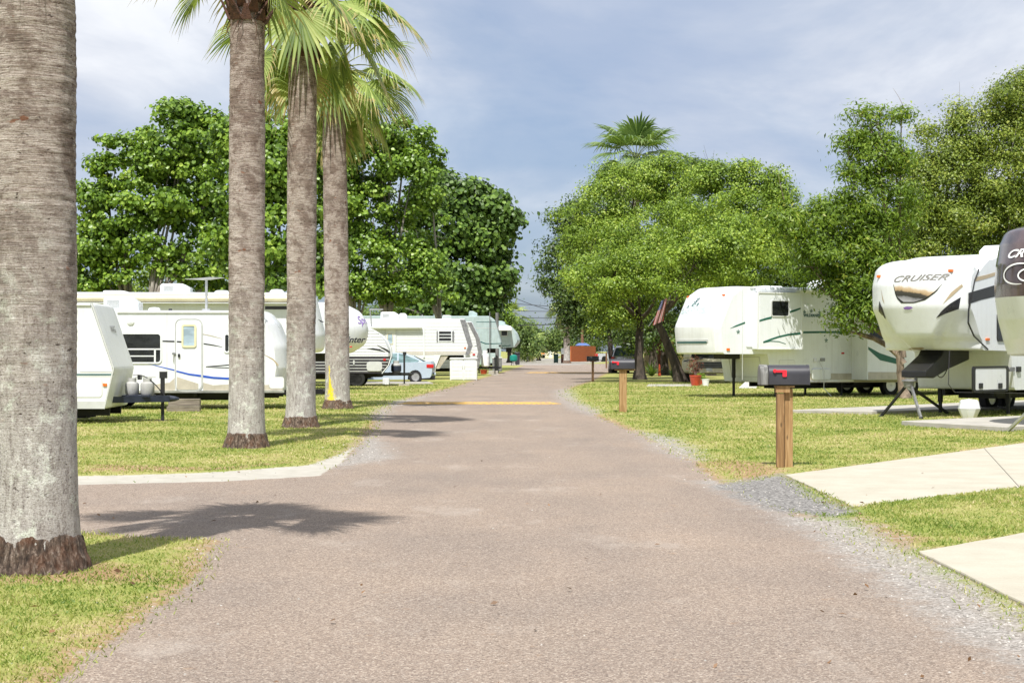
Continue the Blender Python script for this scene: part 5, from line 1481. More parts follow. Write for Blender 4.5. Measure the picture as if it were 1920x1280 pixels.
# 9. grey-green fifth wheel
v = RV('fifth_wheel_trailer', 'faded grey-green trailer with a wavy dark stripe, second from the end of the left row', 'trailer', 945, 700, 3, 1.2, -1, LG)
zt = v.hit(860, 592)[1]; zn = v.hit(900, 653)[1]
f = [v.hit(941.5, 653), v.hit(941.5, 640), v.hit(929, 599)]
d1 = v.hit(928, 654); d2 = v.hit(905, 686)
outline = [(-11, .6), (d2[0], .6), (d2[0] + .3, zn), (f[0][0], zn), f[1], (f[2][0], f[2][1]), (v.hit(918, 594)[0], zt), (-11, zt)]
v.body(fillet(outline, [.05, .05, .05, .12, .2, .4, .3, .1], 5), M['bluegreen'], bulge=.10, pw=3, x0=-1)
v.window((888, 623), (895.5, 642), 'palegrey', r=.1)
v.ribbon([(893, 639.5, 640.5), (902, 639.8, 642), (910, 643, 645), (922, 643.5, 645), (941, 643, 644.2)], 'teal', b=.007)
v.ribbon([(893, 614, 615), (936, 615, 616)], 'palegrey', b=.007, name='trim')
v.ribbon([(893, 603, 604), (930, 603, 604)], 'teal', b=.007, name='trim')
v.side(rrect(*v.rect((935, 646.5), (939, 649)), .03), M['black'], 'outlet_cover', -.01, .03)
for px_ in (821, 887):
    xx = v.hit(px_, 590, -1.2)[0]
    v.roofbox(xx - .28, xx + .28, zt, .34, 'roof_vent', .5, mat='bluegreen', slope=.5, grille=False)
v.roofbox(v.hit(830, 592, -1.2)[0], v.hit(846, 592, -1.2)[0], zt, .06, 'roof_vent', .5, grille=False)
v.under(-10.8, d2[0], .62)
for xx in (-6.4, -7.3):
    for sy in (-1, 1): wheel(v.root, xx, sy * (v.hw - .12), .36, .2)
for sy in (-1, 1): v.jack(d2[0] - .2, sy * .8, .7)
MB().box(d2[0] + .3, f[0][0] - .4, -.35, .35, zn - .3, zn + .02).build('pin_box', M['chassis'], v.root, smooth=0)
MB().tube([(v.hit(918, 690)[0], -(v.hw + .3), .01), (v.hit(918, 690)[0], -(v.hw + .3), v.hit(918, 585)[1])], .03, 6).build('antenna_mast', M['steel'], v.root)

# 10. last grey-green one with a window awning
v = RV('fifth_wheel_trailer', 'pale blue-green trailer with a small window awning, last of the left row', 'trailer', 978, 695, 3, 1.2, -1, LG)
zt = v.hit(940, 606)[1]; zn = v.hit(960, 651.5)[1]
f = [v.hit(968, 651.5), v.hit(978, 640), v.hit(972, 624), v.hit(962, 613)]
outline = [(-11, .6), (v.hit(938, 680)[0], .6), (v.hit(940, 655)[0], zn), (f[0][0], zn), f[1], f[2], f[3], (v.hit(945, 606)[0], zt), (-11, zt)]
v.body(fillet(outline, [.05, .05, .05, .3, .4, .4, .3, .3, .1], 5), M['bluegreen'], bulge=.3, pw=2.5, x0=-1)
v.window((940, 620), (951, 629), 'palegrey', r=.05)
s_, hw = v.s, v.hw
a_, b_ = v.hit(933, 611), v.hit(958, 617)
aw_ = MB().add([(a_[0], -(hw + .01), a_[1]), (b_[0], -(hw + .01), a_[1]), (b_[0], -(hw + .75), b_[1]), (a_[0], -(hw + .75), b_[1]), (a_[0], -(hw + .01), a_[1] - .03), (b_[0], -(hw + .01), a_[1] - .03), (b_[0], -(hw + .75), b_[1] - .1), (a_[0], -(hw + .75), b_[1] - .1)],
         [(0, 1, 2, 3), (7, 6, 5, 4), (3, 2, 6, 7), (0, 3, 7, 4), (1, 5, 6, 2), (0, 4, 5, 1)]).build('window_awning', M['white2'], v.root, smooth=0)
v.ribbon([(941, 648, 649.4), (946, 647, 648.6), (951, 647.8, 649), (957, 646.6, 648.2)], 'teal', 'emblem', b=.007)
v.ribbon([(959.5, 613, 650), (960.2, 613, 650)], 'palegrey', 'trim', b=.006)
v.roofbox(v.hit(941, 605, -1.2)[0] - .3, v.hit(941, 605, -1.2)[0] + .25, zt, .2, 'roof_vent', .5, mat='bluegreen', slope=.5, grille=False)
MB().box(v.hit(958, 655)[0] - .3, f[0][0] - .3, -.35, .35, zn - .35, zn + .02).build('pin_box', M['chassis'], v.root, smooth=0)
v.under(-10.8, v.hit(938, 680)[0], .62)
for sy in (-1, 1): v.jack(v.hit(938, 680)[0] - .3, sy * .8, .7); wheel(v.root, -6.5, sy * (v.hw - .12), .36, .2)
# ---------------------------------------------------------------- RIGHT ROW
RG = 'trailers parked along the right side'
# white fifth wheel with green leaf prints
v = RV('fifth_wheel_trailer', 'long white trailer with green stripes and leaf prints behind the nearest mailbox', 'trailer', 1330, 746, 180 + 30, 1.22, 1, RG)
n_ = v.hit(1363, 663)          # front lower corner on the visible side
sh = -n_[0] + 0.0
v.o = v.o - v.ax * (sh); v.root.location = v.o
zt = v.hit(1400, 536)[1]; zn = v.hit(1390, 663.5)[1]; zs = v.hit(1540, 716)[1]
fb = [v.hit(1360, 663), v.hit(1357, 620), v.hit(1378, 552), v.hit(1386, 541)]
x_d1 = v.hit(1440, 663)[0]; x_d2 = v.hit(1446, 716)[0]
fx = 0.34
outline = [(-12.0, zs), (x_d2 - .02, zs), (x_d1 + .02, zn), (fb[0][0] + fx, zn), (fb[1][0] + fx + .03, PZ(612, v.o.y)), (fb[2][0] + fx - .06, fb[2][1]), (fb[3][0] + fx - .42, zt), (-12.0, zt)]
prof = fillet(outline, [.05, .05, .05, .10, .35, .35, .3, .05], 6)
BUL, PW = .26, 4.2
v.body(prof, M['white'], bulge=BUL, pw=PW, x0=-1.3)
v.prof = prof
# lower nose panel in pale grey with a long slot
def nosepatch(v, prof, ys, zs_, mat, name, bulge, pw, x0, off=.008, parent=None, nz=6, ny=10):
    """sheet lying on the curved nose between two heights; ys may be functions of z (0..1)"""
    xm = max(p[0] for p in prof); vs = []; fs = []
    for i in range(nz + 1):
        a = i / nz; zz = zs_[0] + (zs_[1] - zs_[0]) * a
        y0 = ys[0](a) if callable(ys[0]) else ys[0]; y1 = ys[1](a) if callable(ys[1]) else ys[1]
        for j in range(ny + 1):
            yy = y0 + (y1 - y0) * j / ny
            px_ = xat(prof, zz); f_ = min(1, max(0, (px_ - x0) / (xm - x0))); f_ = f_ * f_ * (3 - 2 * f_)
            vs.append((px_ - f_ * bulge * abs(yy / v.hw) ** pw + off, yy, zz))
    for i in range(nz):
        for j in range(ny):
            b = i * (ny + 1) + j
            fs.append((b, b + 1, b + ny + 2, b + ny + 1))
    n0 = len(vs)
    vs += [(x - off - .012, y, z) for x, y, z in vs]
    fs += [tuple(n0 + k for k in f_[::-1]) for f_ in fs]
    rim = [j for j in range(ny + 1)] + [i * (ny + 1) + ny for i in range(1, nz + 1)] + [nz * (ny + 1) + j for j in range(ny - 1, -1, -1)] + [i * (ny + 1) for i in range(nz - 1, 0, -1)]
    for a, b in zip(rim, rim[1:] + rim[:1]): fs.append((a, a + n0, b + n0, b))
    return MB().add(vs, fs).build(name, M[mat], parent or v.root)
z_m = PZ(613, v.o.y)
pn = nosepatch(v, prof, (-1.12, 1.02), (zn + .04, z_m), 'white2', 'nose_panel', BUL, PW, -1.3, .010)
sl_ = nosepatch(v, prof, (-.95, .80), (PZ(641.5, v.o.y - .3), PZ(636.5, v.o.y - .3)), 'palegrey', 'slot_trim', BUL, PW, -1.3, .022, nz=2)
nosepatch(v, prof, (-.88, .74), (PZ(643.5, v.o.y - .3), PZ(640, v.o.y - .3)), 'teal', 'slot', BUL, PW, -1.3, .026, sl_, nz=2)
MB().box(fb[0][0] + fx - .06, fb[0][0] + fx + .01, -.08, .02, zn + .1, zn + .16).build('latch', M['black'], v.root, smooth=0)
# faded mountain print with leaves on the upper nose
rng_ = random.Random(5)
mb = MB(); xm_ = max(p[0] for p in prof)
def npt(yy, zz, off=.009):
    px_ = xat(prof, zz); f_ = min(1, max(0, (px_ + 1.3) / (xm_ + 1.3))); f_ = f_ * f_ * (3 - 2 * f_)
    return (px_ - f_ * BUL * abs(yy / v.hw) ** PW + off, yy, zz)
zc = PZ(578, v.o.y)
for _ in range(150):
    a = rng_.uniform(-.95, .62); zz = zc + (rng_.uniform(-.18, .05) + .20 * math.exp(-((a + .28) / .26) ** 2) * rng_.random())
    l = rng_.uniform(.02, .09)
    mb.add([npt(a - l, zz), npt(a + l * .5, zz + l * .5), npt(a + l, zz + l * .1), npt(a, zz - l * .15)], [(0, 1, 2, 3)])
mb.build('mountain_print', M['paleblue'], v.root, smooth=0, recalc=False)
mb = MB()
for (a, dz, l) in ((-.30, .20, .10), (-.22, .30, .09), (-.38, .12, .08), (-.12, .13, .08), (-.62, .08, .06)):
    for k in range(5):
        th = k * 1.257 + .3
        mb.add([npt(a, zc + dz, .012), npt(a + l * math.cos(th - .35) * .6, zc + dz + l * math.sin(th - .35) * .6, .012), npt(a + l * math.cos(th), zc + dz + l * math.sin(th), .012), npt(a + l * math.cos(th + .35) * .6, zc + dz + l * math.sin(th + .35) * .6, .012)], [(0, 1, 2, 3)])
mb.build('leaf_print', M['teal'], v.root, smooth=0, recalc=False)
for yy in (-.95, .92):
    p = npt(yy, PZ(555, v.o.y), 0); MB().box(p[0] - .05, p[0] + .025, yy - .06, yy + .06, p[2] - .035, p[2] + .035).build('marker_light', M['orange'], v.root, smooth=0, bevel=.008)
v.lamp(1365, 655, 6, 5)
# slide-out bedroom box
s, hw = 1, v.hw
x0, x1 = v.hit(1400, 600)[0], v.hit(1505, 600)[0]
z1s, z0s = v.hit(1400, 553)[1], v.hit(1400, 652)[1]
v.side(rrect(v.hit(1399, 600)[0], v.hit(1421, 600)[0], z0s + .03, z1s - .04, .01), M['white'], 'closet_door', -.01, .03)
depth = .38
so_ = MB().box(v.hit(1504, 600, depth)[0], v.hit(1424, 600, depth)[0], hw - .05, hw + depth, v.hit(1450, 655, depth)[1], v.hit(1450, 549, depth)[1]).build('slide_out', M['white'], v.root, smooth=0, bevel=.02)
old = v.hw; v.hw = hw + depth
fl = MB().ring(rrect(*v.rect((1420, 548), (1505, 655)), .01), rrect(*v.rect((1422.5, 550.5), (1502.5, 652.5)), .01), lambda x, z: (x, v.hw - .02, z), lambda x, z: (x, v.hw + .02, z)).build('flange', M['white2'], so_)
w_ = v.window((1447, 564.5), (1478, 592), 'palegrey', r=.05); w_.parent = so_
for px_ in ([(1424, 599.5, 603), (1437, 595.5, 599.5), (1447, 593, 597.3)], [(1481, 583, 586.5), (1490, 580, 584), (1501, 576.5, 579.5)],
            [(1431, 640, 642.5), (1445, 634.5, 638), (1460, 629.5, 633), (1478, 625.5, 629), (1501, 622.8, 626.8)], [(1431, 641, 643), (1445, 638.6, 640.2), (1460, 639.5, 641), (1473, 644, 645)]):
    st_ = v.ribbon(px_, 'green'); st_.parent = so_
v.hw = old
v.ribbon([(1369, 615.5, 615.8), (1380, 609.5, 612.5), (1397, 603, 606.5)], 'green')
v.ribbon([(1506, 621, 625), (1540, 620.5, 624.5), (1592, 620.5, 624.5)], 'green')
v.ribbon([(1598, 642, 643), (1612, 643.5, 646.5), (1628, 650, 652)], 'green')
v.ribbon([(1632, 650, 654), (1650, 660, 672), (1680, 670, 680), (1694, 676, 677)], 'green')
def leafprint(px, py, l, mat='green'):
    cx, cz = v.hit(px, py); mb = MB()
    for k in range(5):
        th = R(90) + k * 1.257
        mb.add([(cx, hw + .006, cz), (cx + l * math.cos(th - .4) * .55, hw + .006, cz + l * math.sin(th - .4) * .55), (cx + l * math.cos(th), hw + .006, cz + l * math.sin(th)), (cx + l * math.cos(th + .4) * .55, hw + .006, cz + l * math.sin(th + .4) * .55)], [(0, 1, 2, 3)])
    return mb.build('leaf_print', M[mat], v.root, smooth=0, recalc=False)
leafprint(1384, 622, .085); leafprint(1549, 638, .085); leafprint(1635, 595, .10)
for px_, py_ in ((1508.5, 585), (1521, 583), (1537, 586)): leafprint(px_, py_, .075)
v.text('WILDERNESS', 1523, 591.5, .125, 'teal', bold=.006)
# grey-tan skirt, doors, services
v.ribbon([(1500, 700, 717), (1780, 699, 716)], 'beigegrey', 'skirt', b=.012)
v.hatch((1461, 675), (1490, 693)); v.lamp(1580, 662, 5, 3, 'redlens', 'reflector')
sh_ = v.side(rrect(*v.rect((1521, 691), (1556, 712)), .08), M['white'], 'shower_box', -.01, .06, bevel=.02)
v.side(rrect(*v.rect((1538, 671), (1546, 677)), .01), M['steel'], 'outlet_cover', -.01, .03)
v.side(rrect(*v.rect((1525, 672), (1531, 678)), .01), M['alu'], 'outlet_cover', -.01, .03)
MB().tube([(v.hit(1534, 676)[0], hw + .03, v.hit(1534, 676)[1]), (v.hit(1540, 695)[0], hw + .14, v.hit(1540, 695)[1]), (v.hit(1540, 720)[0], hw + .12, .3), (v.hit(1548, 745)[0], hw + .3, .02)], .014, 6).build('hose', M['palegrey'], v.root)
# main slide-out farther back
depth = .75; v.hw = hw + depth
ma = MB().box(v.hit(1626, 640)[0] - 3.9, v.hit(1626, 640)[0], hw - .05, hw + depth, v.hit(1660, 712)[1], v.hit(1660, 580)[1]).build('slide_out', M['white'], v.root, smooth=0, bevel=.02)
for g_ in (v.window((1632, 612), (1660, 634), 'char', r=.04), v.ribbon([(1628, 650, 655), (1650, 662, 675), (1680, 672, 682), (1700, 678, 679)], 'green'), v.ribbon([(1628, 697, 711), (1780, 698, 711)], 'beigegrey', 'skirt', b=.012)): g_.parent = ma
v.hw = hw
# panel under the nose
dp = v.hatch((1382, 677), (1418, 712), M['white2'], name='hatch') if False else None
fpn = [(x_d2 - .02, zs + .02), (x_d1 + .02, zn - .02)]
MB().ring([(-1.0, -.28), (1.0, -.28), (1.0, .52), (-1.0, .52)], [(-.97, -.25), (.97, -.25), (.97, .49), (-.97, .49)],
          lambda y, h: (fpn[0][0] + (fpn[1][0] - fpn[0][0]) * (h + .45) / 1.05 - .01, y * .8, fpn[0][1] + (fpn[1][1] - fpn[0][1]) * (h + .45) / 1.05),
          lambda y, h: (fpn[0][0] + (fpn[1][0] - fpn[0][0]) * (h + .45) / 1.05 + .012, y * .8, fpn[0][1] + (fpn[1][1] - fpn[0][1]) * (h + .45) / 1.05)).build('front_hatch', M['palegrey'], v.root, smooth=0)
# roof: awning tube, air conditioner
MB().tube([(-11.4, hw + .1, zt - .10), (v.hit(1392, 541)[0] - .5, hw + .1, zt - .10)], .085, 12).build('awning_roll', M['white'], v.root)
MB().box(-11.8, v.hit(1392, 541)[0] - .3, hw - .02, hw + .04, zt - .06, zt - .02).build('gutter', M['roofwhite'], v.root, smooth=0)
v.roofbox(-5.4, -4.5, zt, .32); v.roofbox(-3.0, -2.0, zt, .07, 'roof_vent', .6, grille=False)
v.under(-11.8, x_d2 - .6, zs)
for xx in (-6.9, -7.8, ):
    for sy in (-1, 1): wheel(v.root, xx, sy * (v.hw - .14), .37, .22)
jx = v.hit(1376, 740)[0]
v.jack(x_d2 + .22, -.42, zn, .09); v.jack(x_d2 - .4, .95, .75, .09)
for sy in (.9, -.9): v.jack(x_d2 - 3.2, sy, zs, .08)
MB().box(x_d1 + .4, x_d1 + 1.0, -.3, .3, zn - .16, zn + .02).build('pin_box', M['chassis'], v.root, smooth=0)

seams(v, (1392, 1560, 1600), 545, 712, (1448, 1600, 715))
# white fifth wheel on a tripod
v = RV('fifth_wheel_trailer', 'white trailer with a landscape picture on its nose, above a black tripod', 'trailer', 1757, 783, 180 + 47, 1.2, 1, RG)
n_ = v.hit(1850, 656)
v.o = v.o + v.ax * (.95); v.root.location = v.o
Yc = v.o.y
zt0 = PZ(494, Yc); zn = PZ(656, Yc - .2)
prof_pts = [(-1.15, zn - .02), (-.35, zn), (.10, zn + .30), (.34, zn + .95), (.36, zn + 1.45), (.20, zn + 2.05), (-.08, zt0 - .12), (-.42, zt0)]
outline = [(-9, .62), (-2.3, .62), (-2.1, zn - .02)] + prof_pts[1:] + [(-1.9, zt0 + .26), (-9, zt0 + .34)]
prof = fillet(outline, [.1, .1, .1, .35, .3, .4, .4, .4, .25, .2, .2, .05], 6)
BUL, PW = .55, 2.6
X0 = -1.4
def cheek(y, z):
    """the lower corners of the cap are cut back, leaving a raised keel that narrows downwards"""
    t_ = (z - zn) / .86
    if t_ > 1 or t_ < -.2: return 0.0
    t_ = max(0, t_)
    e = (abs(y) - (.26 + .54 * t_)) / .07
    e = min(1, max(0, e)); e = e * e * (3 - 2 * e)
    return .30 * e * (1 - t_) ** .75 * min(1, .35 + t_ * 3)
body = v.body(prof, M['white'], bulge=BUL, pw=PW, x0=X0, roofdrop=.04, extra=cheek, smooth=40, toproll=.26)
xm_ = max(p[0] for p in prof)
def npt(yy, zz, off=.010):
    px_ = xat(prof, zz); f_ = min(1, max(0, (px_ - X0) / (xm_ - X0))); f_ = f_ * f_ * (3 - 2 * f_)
    return (px_ - f_ * BUL * abs(yy / v.hw) ** PW - cheek(yy, zz) * f_ + off, yy, zz)
def zof(py): return PZ(py, Yc - .25)
def yof(px, py):
    """across-position on the nose seen at a pixel"""
    return v.hitx(px, py, .25)[0]
def onnose(px, py):
    """place on the curved nose seen at a photo pixel -> (across, height)"""
    lx = .1
    for _ in range(14):
        y_, z_ = v.hitx(px, py, lx)
        y_ = max(-v.hw * .995, min(v.hw * .995, y_))
        lx = .5 * lx + .5 * npt(y_, z_, 0)[0]
    return (y_, z_)
def noseshape(pts, mat, name, off=.010, sub=6, parent=None):
    """polygon on the curved nose, given in photo pixels, cut into thin slices so that it follows the curve"""
    P = [onnose(*p) for p in pts]
    ys = [p[0] for p in P]; y0, y1 = min(ys), max(ys)
    N = 22; vs = []; fs = []
    def span(y):
        zz = []
        for (ya, za), (yb, zb) in zip(P, P[1:] + P[:1]):
            if (ya - y) * (yb - y) <= 0 and ya != yb: zz.append(za + (zb - za) * (y - ya) / (yb - ya))
        return (min(zz), max(zz)) if zz else None
    K = 6
    prev = None
    for i in range(N + 1):
        y = y0 + (y1 - y0) * (i + (1e-4 if i == 0 else (-1e-4 if i == N else 0))) / N
        sp = span(y)
        if sp is None: prev = None; continue
        b = len(vs)
        for k in range(K + 1): vs.append(npt(y, sp[0] + (sp[1] - sp[0]) * k / K, off))
        if prev is not None:
            for k in range(K): fs.append((prev + k, prev + k + 1, b + k + 1, b + k))
        prev = b
    return MB().add(vs, fs).build(name, M[mat], parent or v.root, smooth=60, recalc=False)
def landscape_mat():
    m, t, b = newmat('printed landscape')
    oc = t.objco(); sp = t.add('ShaderNodeSeparateXYZ', {0: oc})
    n = t.noise(oc, 3.0, 6, 0.65)
    z0_, z1_ = onnose(1715, 566)[1], onnose(1715, 526)[1]
    hump = t.math('MULTIPLY', t.math('COSINE', t.math('MULTIPLY', t.math('ADD', sp.outputs[1], 0.30), 3.0)), .13)
    zf = t.math('ADD', t.math('MULTIPLY', t.math('SUBTRACT', sp.outputs[2], z0_), 1.0 / (z1_ - z0_)), t.math('SUBTRACT', t.math('MULTIPLY', t.math('SUBTRACT', n, .5), .4), t.math('SUBTRACT', hump, .04)))
    c = t.ramp(zf, [(0.0, (0.36, 0.36, 0.38)), (0.16, (0.22, 0.22, 0.23)), (0.24, (0.035, 0.035, 0.03)), (0.42, (0.06, 0.055, 0.045)), (0.48, (0.42, 0.30, 0.17)), (0.60, (0.58, 0.45, 0.30)), (0.68, (0.70, 0.69, 0.68)), (1.0, (0.80, 0.80, 0.80))])
    t.put(b, 'Base Color', c); b.inputs['Roughness'].default_value = 0.25
    return m
M['landscape'] = landscape_mat()
pic = [(1676, 533), (1700, 529), (1740, 526), (1766, 526), (1768, 531), (1755, 545), (1735, 560), (1715, 566), (1694, 566), (1682, 556)]
noseshape([(1675, 533), (1700, 534), (1740, 532), (1768, 530), (1756, 547), (1736, 562), (1714.5, 568), (1690, 568.3), (1680, 557)], 'black', 'picture_border', .008)
noseshape(pic, 'landscape', 'nose_picture', .014)
# name in slanted capitals above the picture
tvs, tfs = text_verts('CRUISER', 0.30, .5, .004)
w0 = min(t[0] for t in tvs); w1 = max(t[0] for t in tvs)
ya, yb = onnose(1677, 523)[0], onnose(1781, 519)[0]; za_, zb_ = onnose(1677, 524)[1], onnose(1781, 519)[1]
MB().add([npt(ya + (yb - ya) * (x - w0) / (w1 - w0), za_ + (zb_ - za_) * (x - w0) / (w1 - w0) + y * .62, .012) for x, y, _ in tvs], tfs).build('lettering', M['letter'], v.root, smooth=0, recalc=False)
noseshape([(1755, 597), (1766, 583), (1782, 569), (1802, 557), (1799, 579), (1776, 587)], 'decalblack', 'stripe')
noseshape([(1768, 570), (1784, 548), (1806, 531), (1806, 537), (1788, 553)], 'tan', 'stripe')
noseshape([(1649, 564), (1655, 578), (1661, 598), (1653, 590), (1648, 584)], 'decalblack', 'stripe')
noseshape([(1652, 540), (1655, 555), (1659, 570), (1655, 562)], 'tan', 'stripe')
tvs, tfs = text_verts('ABC', .09, .2, .012)
MB().add([npt(yof(1703, 577) + x * 1.2, zof(577.5) + y, .012) for x, y, _ in tvs], tfs) if False else None
noseshape([(1694, 577), (1700, 574.5), (1709, 575), (1712, 577.5), (1704, 580.5), (1696, 580)], 'purple', 'sticker')
noseshape([(1703, 654), (1708, 652), (1730, 651), (1734, 653), (1728, 656), (1708, 656)], 'tan', 'stripe')
for yy, py in ((-.88, 515), (.86, 509)):
    p = npt(yy, zof(py), 0); MB().box(p[0] - .05, p[0] + .03, yy - .05, yy + .05, p[2] - .03, p[2] + .03).build('marker_light', M['orange'], v.root, smooth=0, bevel=.008)
# visible side: black seam behind the cap, black band, cargo door
hw = v.hw
seam = [v.hit(*p) for p in ((1835, 505), (1827, 525), (1816, 580), (1815, 605), (1826, 630), (1852, 655))]
mb = MB()
for a, b in zip(seam, seam[1:]): mb.bar((a[0], hw + .004, a[1]), (b[0], hw + .004, b[1]), .02, .03, up=(0, 1, 0))
mb.build('cap_seam', M['black'], v.root, smooth=0)
v.ribbon([(1816, 549, 570), (1840, 542, 562), (1870, 533, 555)], 'decalblack')
v.ribbon([(1828, 520, 528), (1850, 515, 522), (1880, 506, 512)], 'tan')
v.lamp(1851, 636, 7, 5)
v.window((1870, 590), (1900, 637), 'black', r=.04)
v.hatch((1826, 689), (1886, 731), M['white'], .05, 'black', b=.02, name='cargo_door')
mb = MB()
x0, x1, z0, z1 = v.rect((1822.5, 686), (1889.5, 734))
v.sring(rrect(x0, x1, z0, z1, .07), rrect(*v.rect((1827, 690), (1885, 730)), .04), M['black'], 'cargo_frame', -.01, .028)
for px_ in (1836.5, 1873): v.side(rrect(*v.rect((px_ - 3, 718), (px_ + 3, 728)), .01), M['black'], 'latch', 0, .05)
v.side(rrect(*v.rect((1891, 688), (1901, 696)), .04), M['steel'], 'lock', 0, .03)
v.side(rrect(*v.rect((1905, 687), (1912, 697)), .01), M['black'], 'outlet_cover', 0, .04)
mb = MB()
for a, b in zip([v.hit(1780, 657), v.hit(1778, 720), v.hit(1790, 735), v.hit(1925, 737)], [v.hit(1778, 720), v.hit(1790, 735), v.hit(1925, 737), v.hit(1990, 737)]):
    mb.bar((a[0], hw + .003, a[1]), (b[0], hw + .003, b[1]), .014, .012, up=(0, 1, 0))
mb.build('trim', M['char'], v.root, smooth=0)
v.roofbox(-4.6, -3.6, zt0 + .29, .3)
# pin box and its legs
pb_ = MB().prism([(-1.9, zn + .02), (-.75, zn + .02), (-.62, zn - .12), (.12, zn - .46), (.12, zn - .60), (-.25, zn - .62), (-.95, zn - .42), (-1.9, zn - .22)], lambda x, z: (x, -.30, z), lambda x, z: (x, .30, z)).build('pin_box', M['black'], v.root, smooth=0, bevel=.02)
MB().lathe([(.035, zn - .70), (.035, zn - .60)], (0, 0, 0), n=10).build('king_pin', M['steel'], pb_)
for sy in (-.85, .85): v.jack(-2.7, sy, .66, .09)
v.under(-8.8, -2.4, .62)
for xx in (-5.6, -6.5):
    for sy in (-1, 1): wheel(v.root, xx, sy * (v.hw - .14), .38, .22)
MB().tube(bez((-1.0, .25, zn - .35), (-.4, .3, zn - .55), (0, 0, -.28), 8), .012, 6).build('cable', M['black'], v.root)
kp = v.o + v.ax * 0.0 + Vector((-.16, 0, 0))
# tripod under the king pin
tp = thing('tripod_stand', 'black steel tripod stand under the nose of the trailer with the landscape picture', 'stand', (kp.x, kp.y, 0), v.ang)
ztp = zn - .66
MB().lathe([(.10, ztp - .17), (.12, ztp - .10), (.12, ztp - .04), (.16, ztp - .03), (.16, ztp + .0), (.05, ztp + .02)], (0, 0, 0), n=18).build('head', M['steel'], tp)
hd = Vector((0, 0, ztp - .15))
for px_, py_, mt in ((1652, 783, 'chassis'), (1727, 787, 'steel'), (1779, 778, 'chassis')):
    gx, gy = G(px_, py_)
    w_ = Matrix.Rotation(-v.ang, 3, 'Z') @ (Vector((gx, gy, .03)) - Vector((kp.x, kp.y, 0)))
    d_ = (w_ - hd); d_.z = 0; d_.normalize()
    o = MB().bar(hd + d_ * .10, w_, .05, .05).build('leg', M[mt], tp, smooth=0)
    MB().lathe([(.06, -.02), (.06, .0), (.02, .04)], w_, n=10).build('foot', M['black'], o)

# dark-nosed fifth wheel at the right edge
v = RV('fifth_wheel_trailer', 'trailer with a glossy dark brown rounded nose at the right edge', 'trailer', 1962, 812, 180 + 48, 1.2, 1, RG)
Yd = v.o.y
zn = PZ(668, Yd - .9); zt0 = PZ(408, Yd - .6)
zmid = PZ(552, Yd - .9)
up_pts = [(.42, zmid), (.44, zmid + .25), (.38, zmid + .62), (.20, zmid + 1.0), (-.06, zmid + 1.28), (-.45, zt0 - .06), (-.9, zt0)]
lo_pts = [(-1.1, zn), (-.55, zn + .04), (-.05, zn + .32), (.27, zn + .68), (.42, zmid)]
upper = fillet([(-1.6, zmid)] + up_pts + [(-1.6, zt0 + .02)], [0, 0, .2, .3, .3, .3, .3, .1, 0], 5)
lower = fillet([(-1.6, zn)] + lo_pts + [(-1.6, zmid)], [0, .1, .3, .3, .2, 0, 0], 5)
BUL, PW, X0 = .85, 2.1, -1.5
M['brownnose'] = pm('glossy brown nose', (0.075, 0.05, 0.048), 0.22, var=0.35, scale=1.4, coat=0.5)
v.body([(-9, .62), (-2.4, .62), (-2.2, zn), (-1.59, zn), (-1.59, zt0 + .02), (-9, zt0 + .1)], M['white'], bulge=0, name='body')
capm = v.body(upper, M['brownnose'], bulge=BUL, pw=PW, x0=X0, name='nose_cap', roofdrop=.08)
v.body(lower, M['white'], bulge=BUL, pw=PW, x0=X0, name='lower_nose', roofdrop=0)
prof = upper; xm_ = max(p[0] for p in prof)
tvs, tfs = text_verts('CRUISER', .34, .45, .010)
w0 = min(t[0] for t in tvs); w1 = max(t[0] for t in tvs)
zl_ = PZ(468, Yd - 1.0)
MB().add([npt(-.72 + 1.30 * (x - w0) / (w1 - w0), zl_ + y * .62, .012) for x, y, _ in tvs], tfs).build('lettering', M['letterwhite'], capm, smooth=0, recalc=False)
def arcstrip(cy, cz, ra, rb, a0, a1, w0_, w1_, n=22):
    vs = []; fs = []
    for i in range(n + 1):
        a = R(a0 + (a1 - a0) * i / n); w_ = w0_ + (w1_ - w0_) * abs(2 * i / n - 1) if False else w0_ * math.sin(math.pi * i / n) ** .5 + w1_
        for s_ in (-.5, .5):
            vs.append(npt(cy + (ra + s_ * w_) * math.cos(a), cz + (rb + s_ * w_) * math.sin(a), .014))
    for i in range(n): fs.append((2 * i, 2 * i + 1, 2 * i + 3, 2 * i + 2))
    return MB().add(vs, fs).build('swirl', M['letterwhite'], capm, smooth=0, recalc=False)
arcstrip(-.36, PZ(508, Yd - 1), .42, .19, 60, 280, .032, .006)
arcstrip(-.12, PZ(511, Yd - 1), .26, .12, 60, 280, .028, .006)
prof = lower; xm_ = max(p[0] for p in prof)
MB().add([npt(-.95, zn + .60), npt(-.55, zn + .42), npt(-.30, zn + .10), npt(-.42, zn + .08), npt(-.72, zn + .34)], [(0, 1, 2, 3, 4)]).build('stripe', M['tan'], v.root, smooth=0, recalc=False)
MB().add([npt(-.84, zn + .34, .02), npt(-.55, zn + .24, .02), npt(-.36, zn + .02, .03), npt(-.5, zn + .02, .03)], [(0, 1, 2, 3)]).build('stripe', M['char'], v.root, smooth=0, recalc=False)
p_ = npt(-.22, zn + .05, .05)
MB().box(p_[0] - .3, p_[0] + .02, -.5, -.12, zn - .10, zn - .02).build('marker_light', M['orange'], v.root, smooth=0, bevel=.01)
MB().box(-.42, -.30, -.06, .06, zt0 - .10, zt0 - .03).build('marker_light', M['redlens'], v.root, smooth=0)
MB().prism([(-2.0, zn), (-.9, zn), (-.6, zn - .2), (-.1, zn - .45), (-.3, zn - .6), (-2.0, zn - .25)], lambda x, z: (x, -.3, z), lambda x, z: (x, .3, z)).build('pin_box', M['black'], v.root, smooth=0)
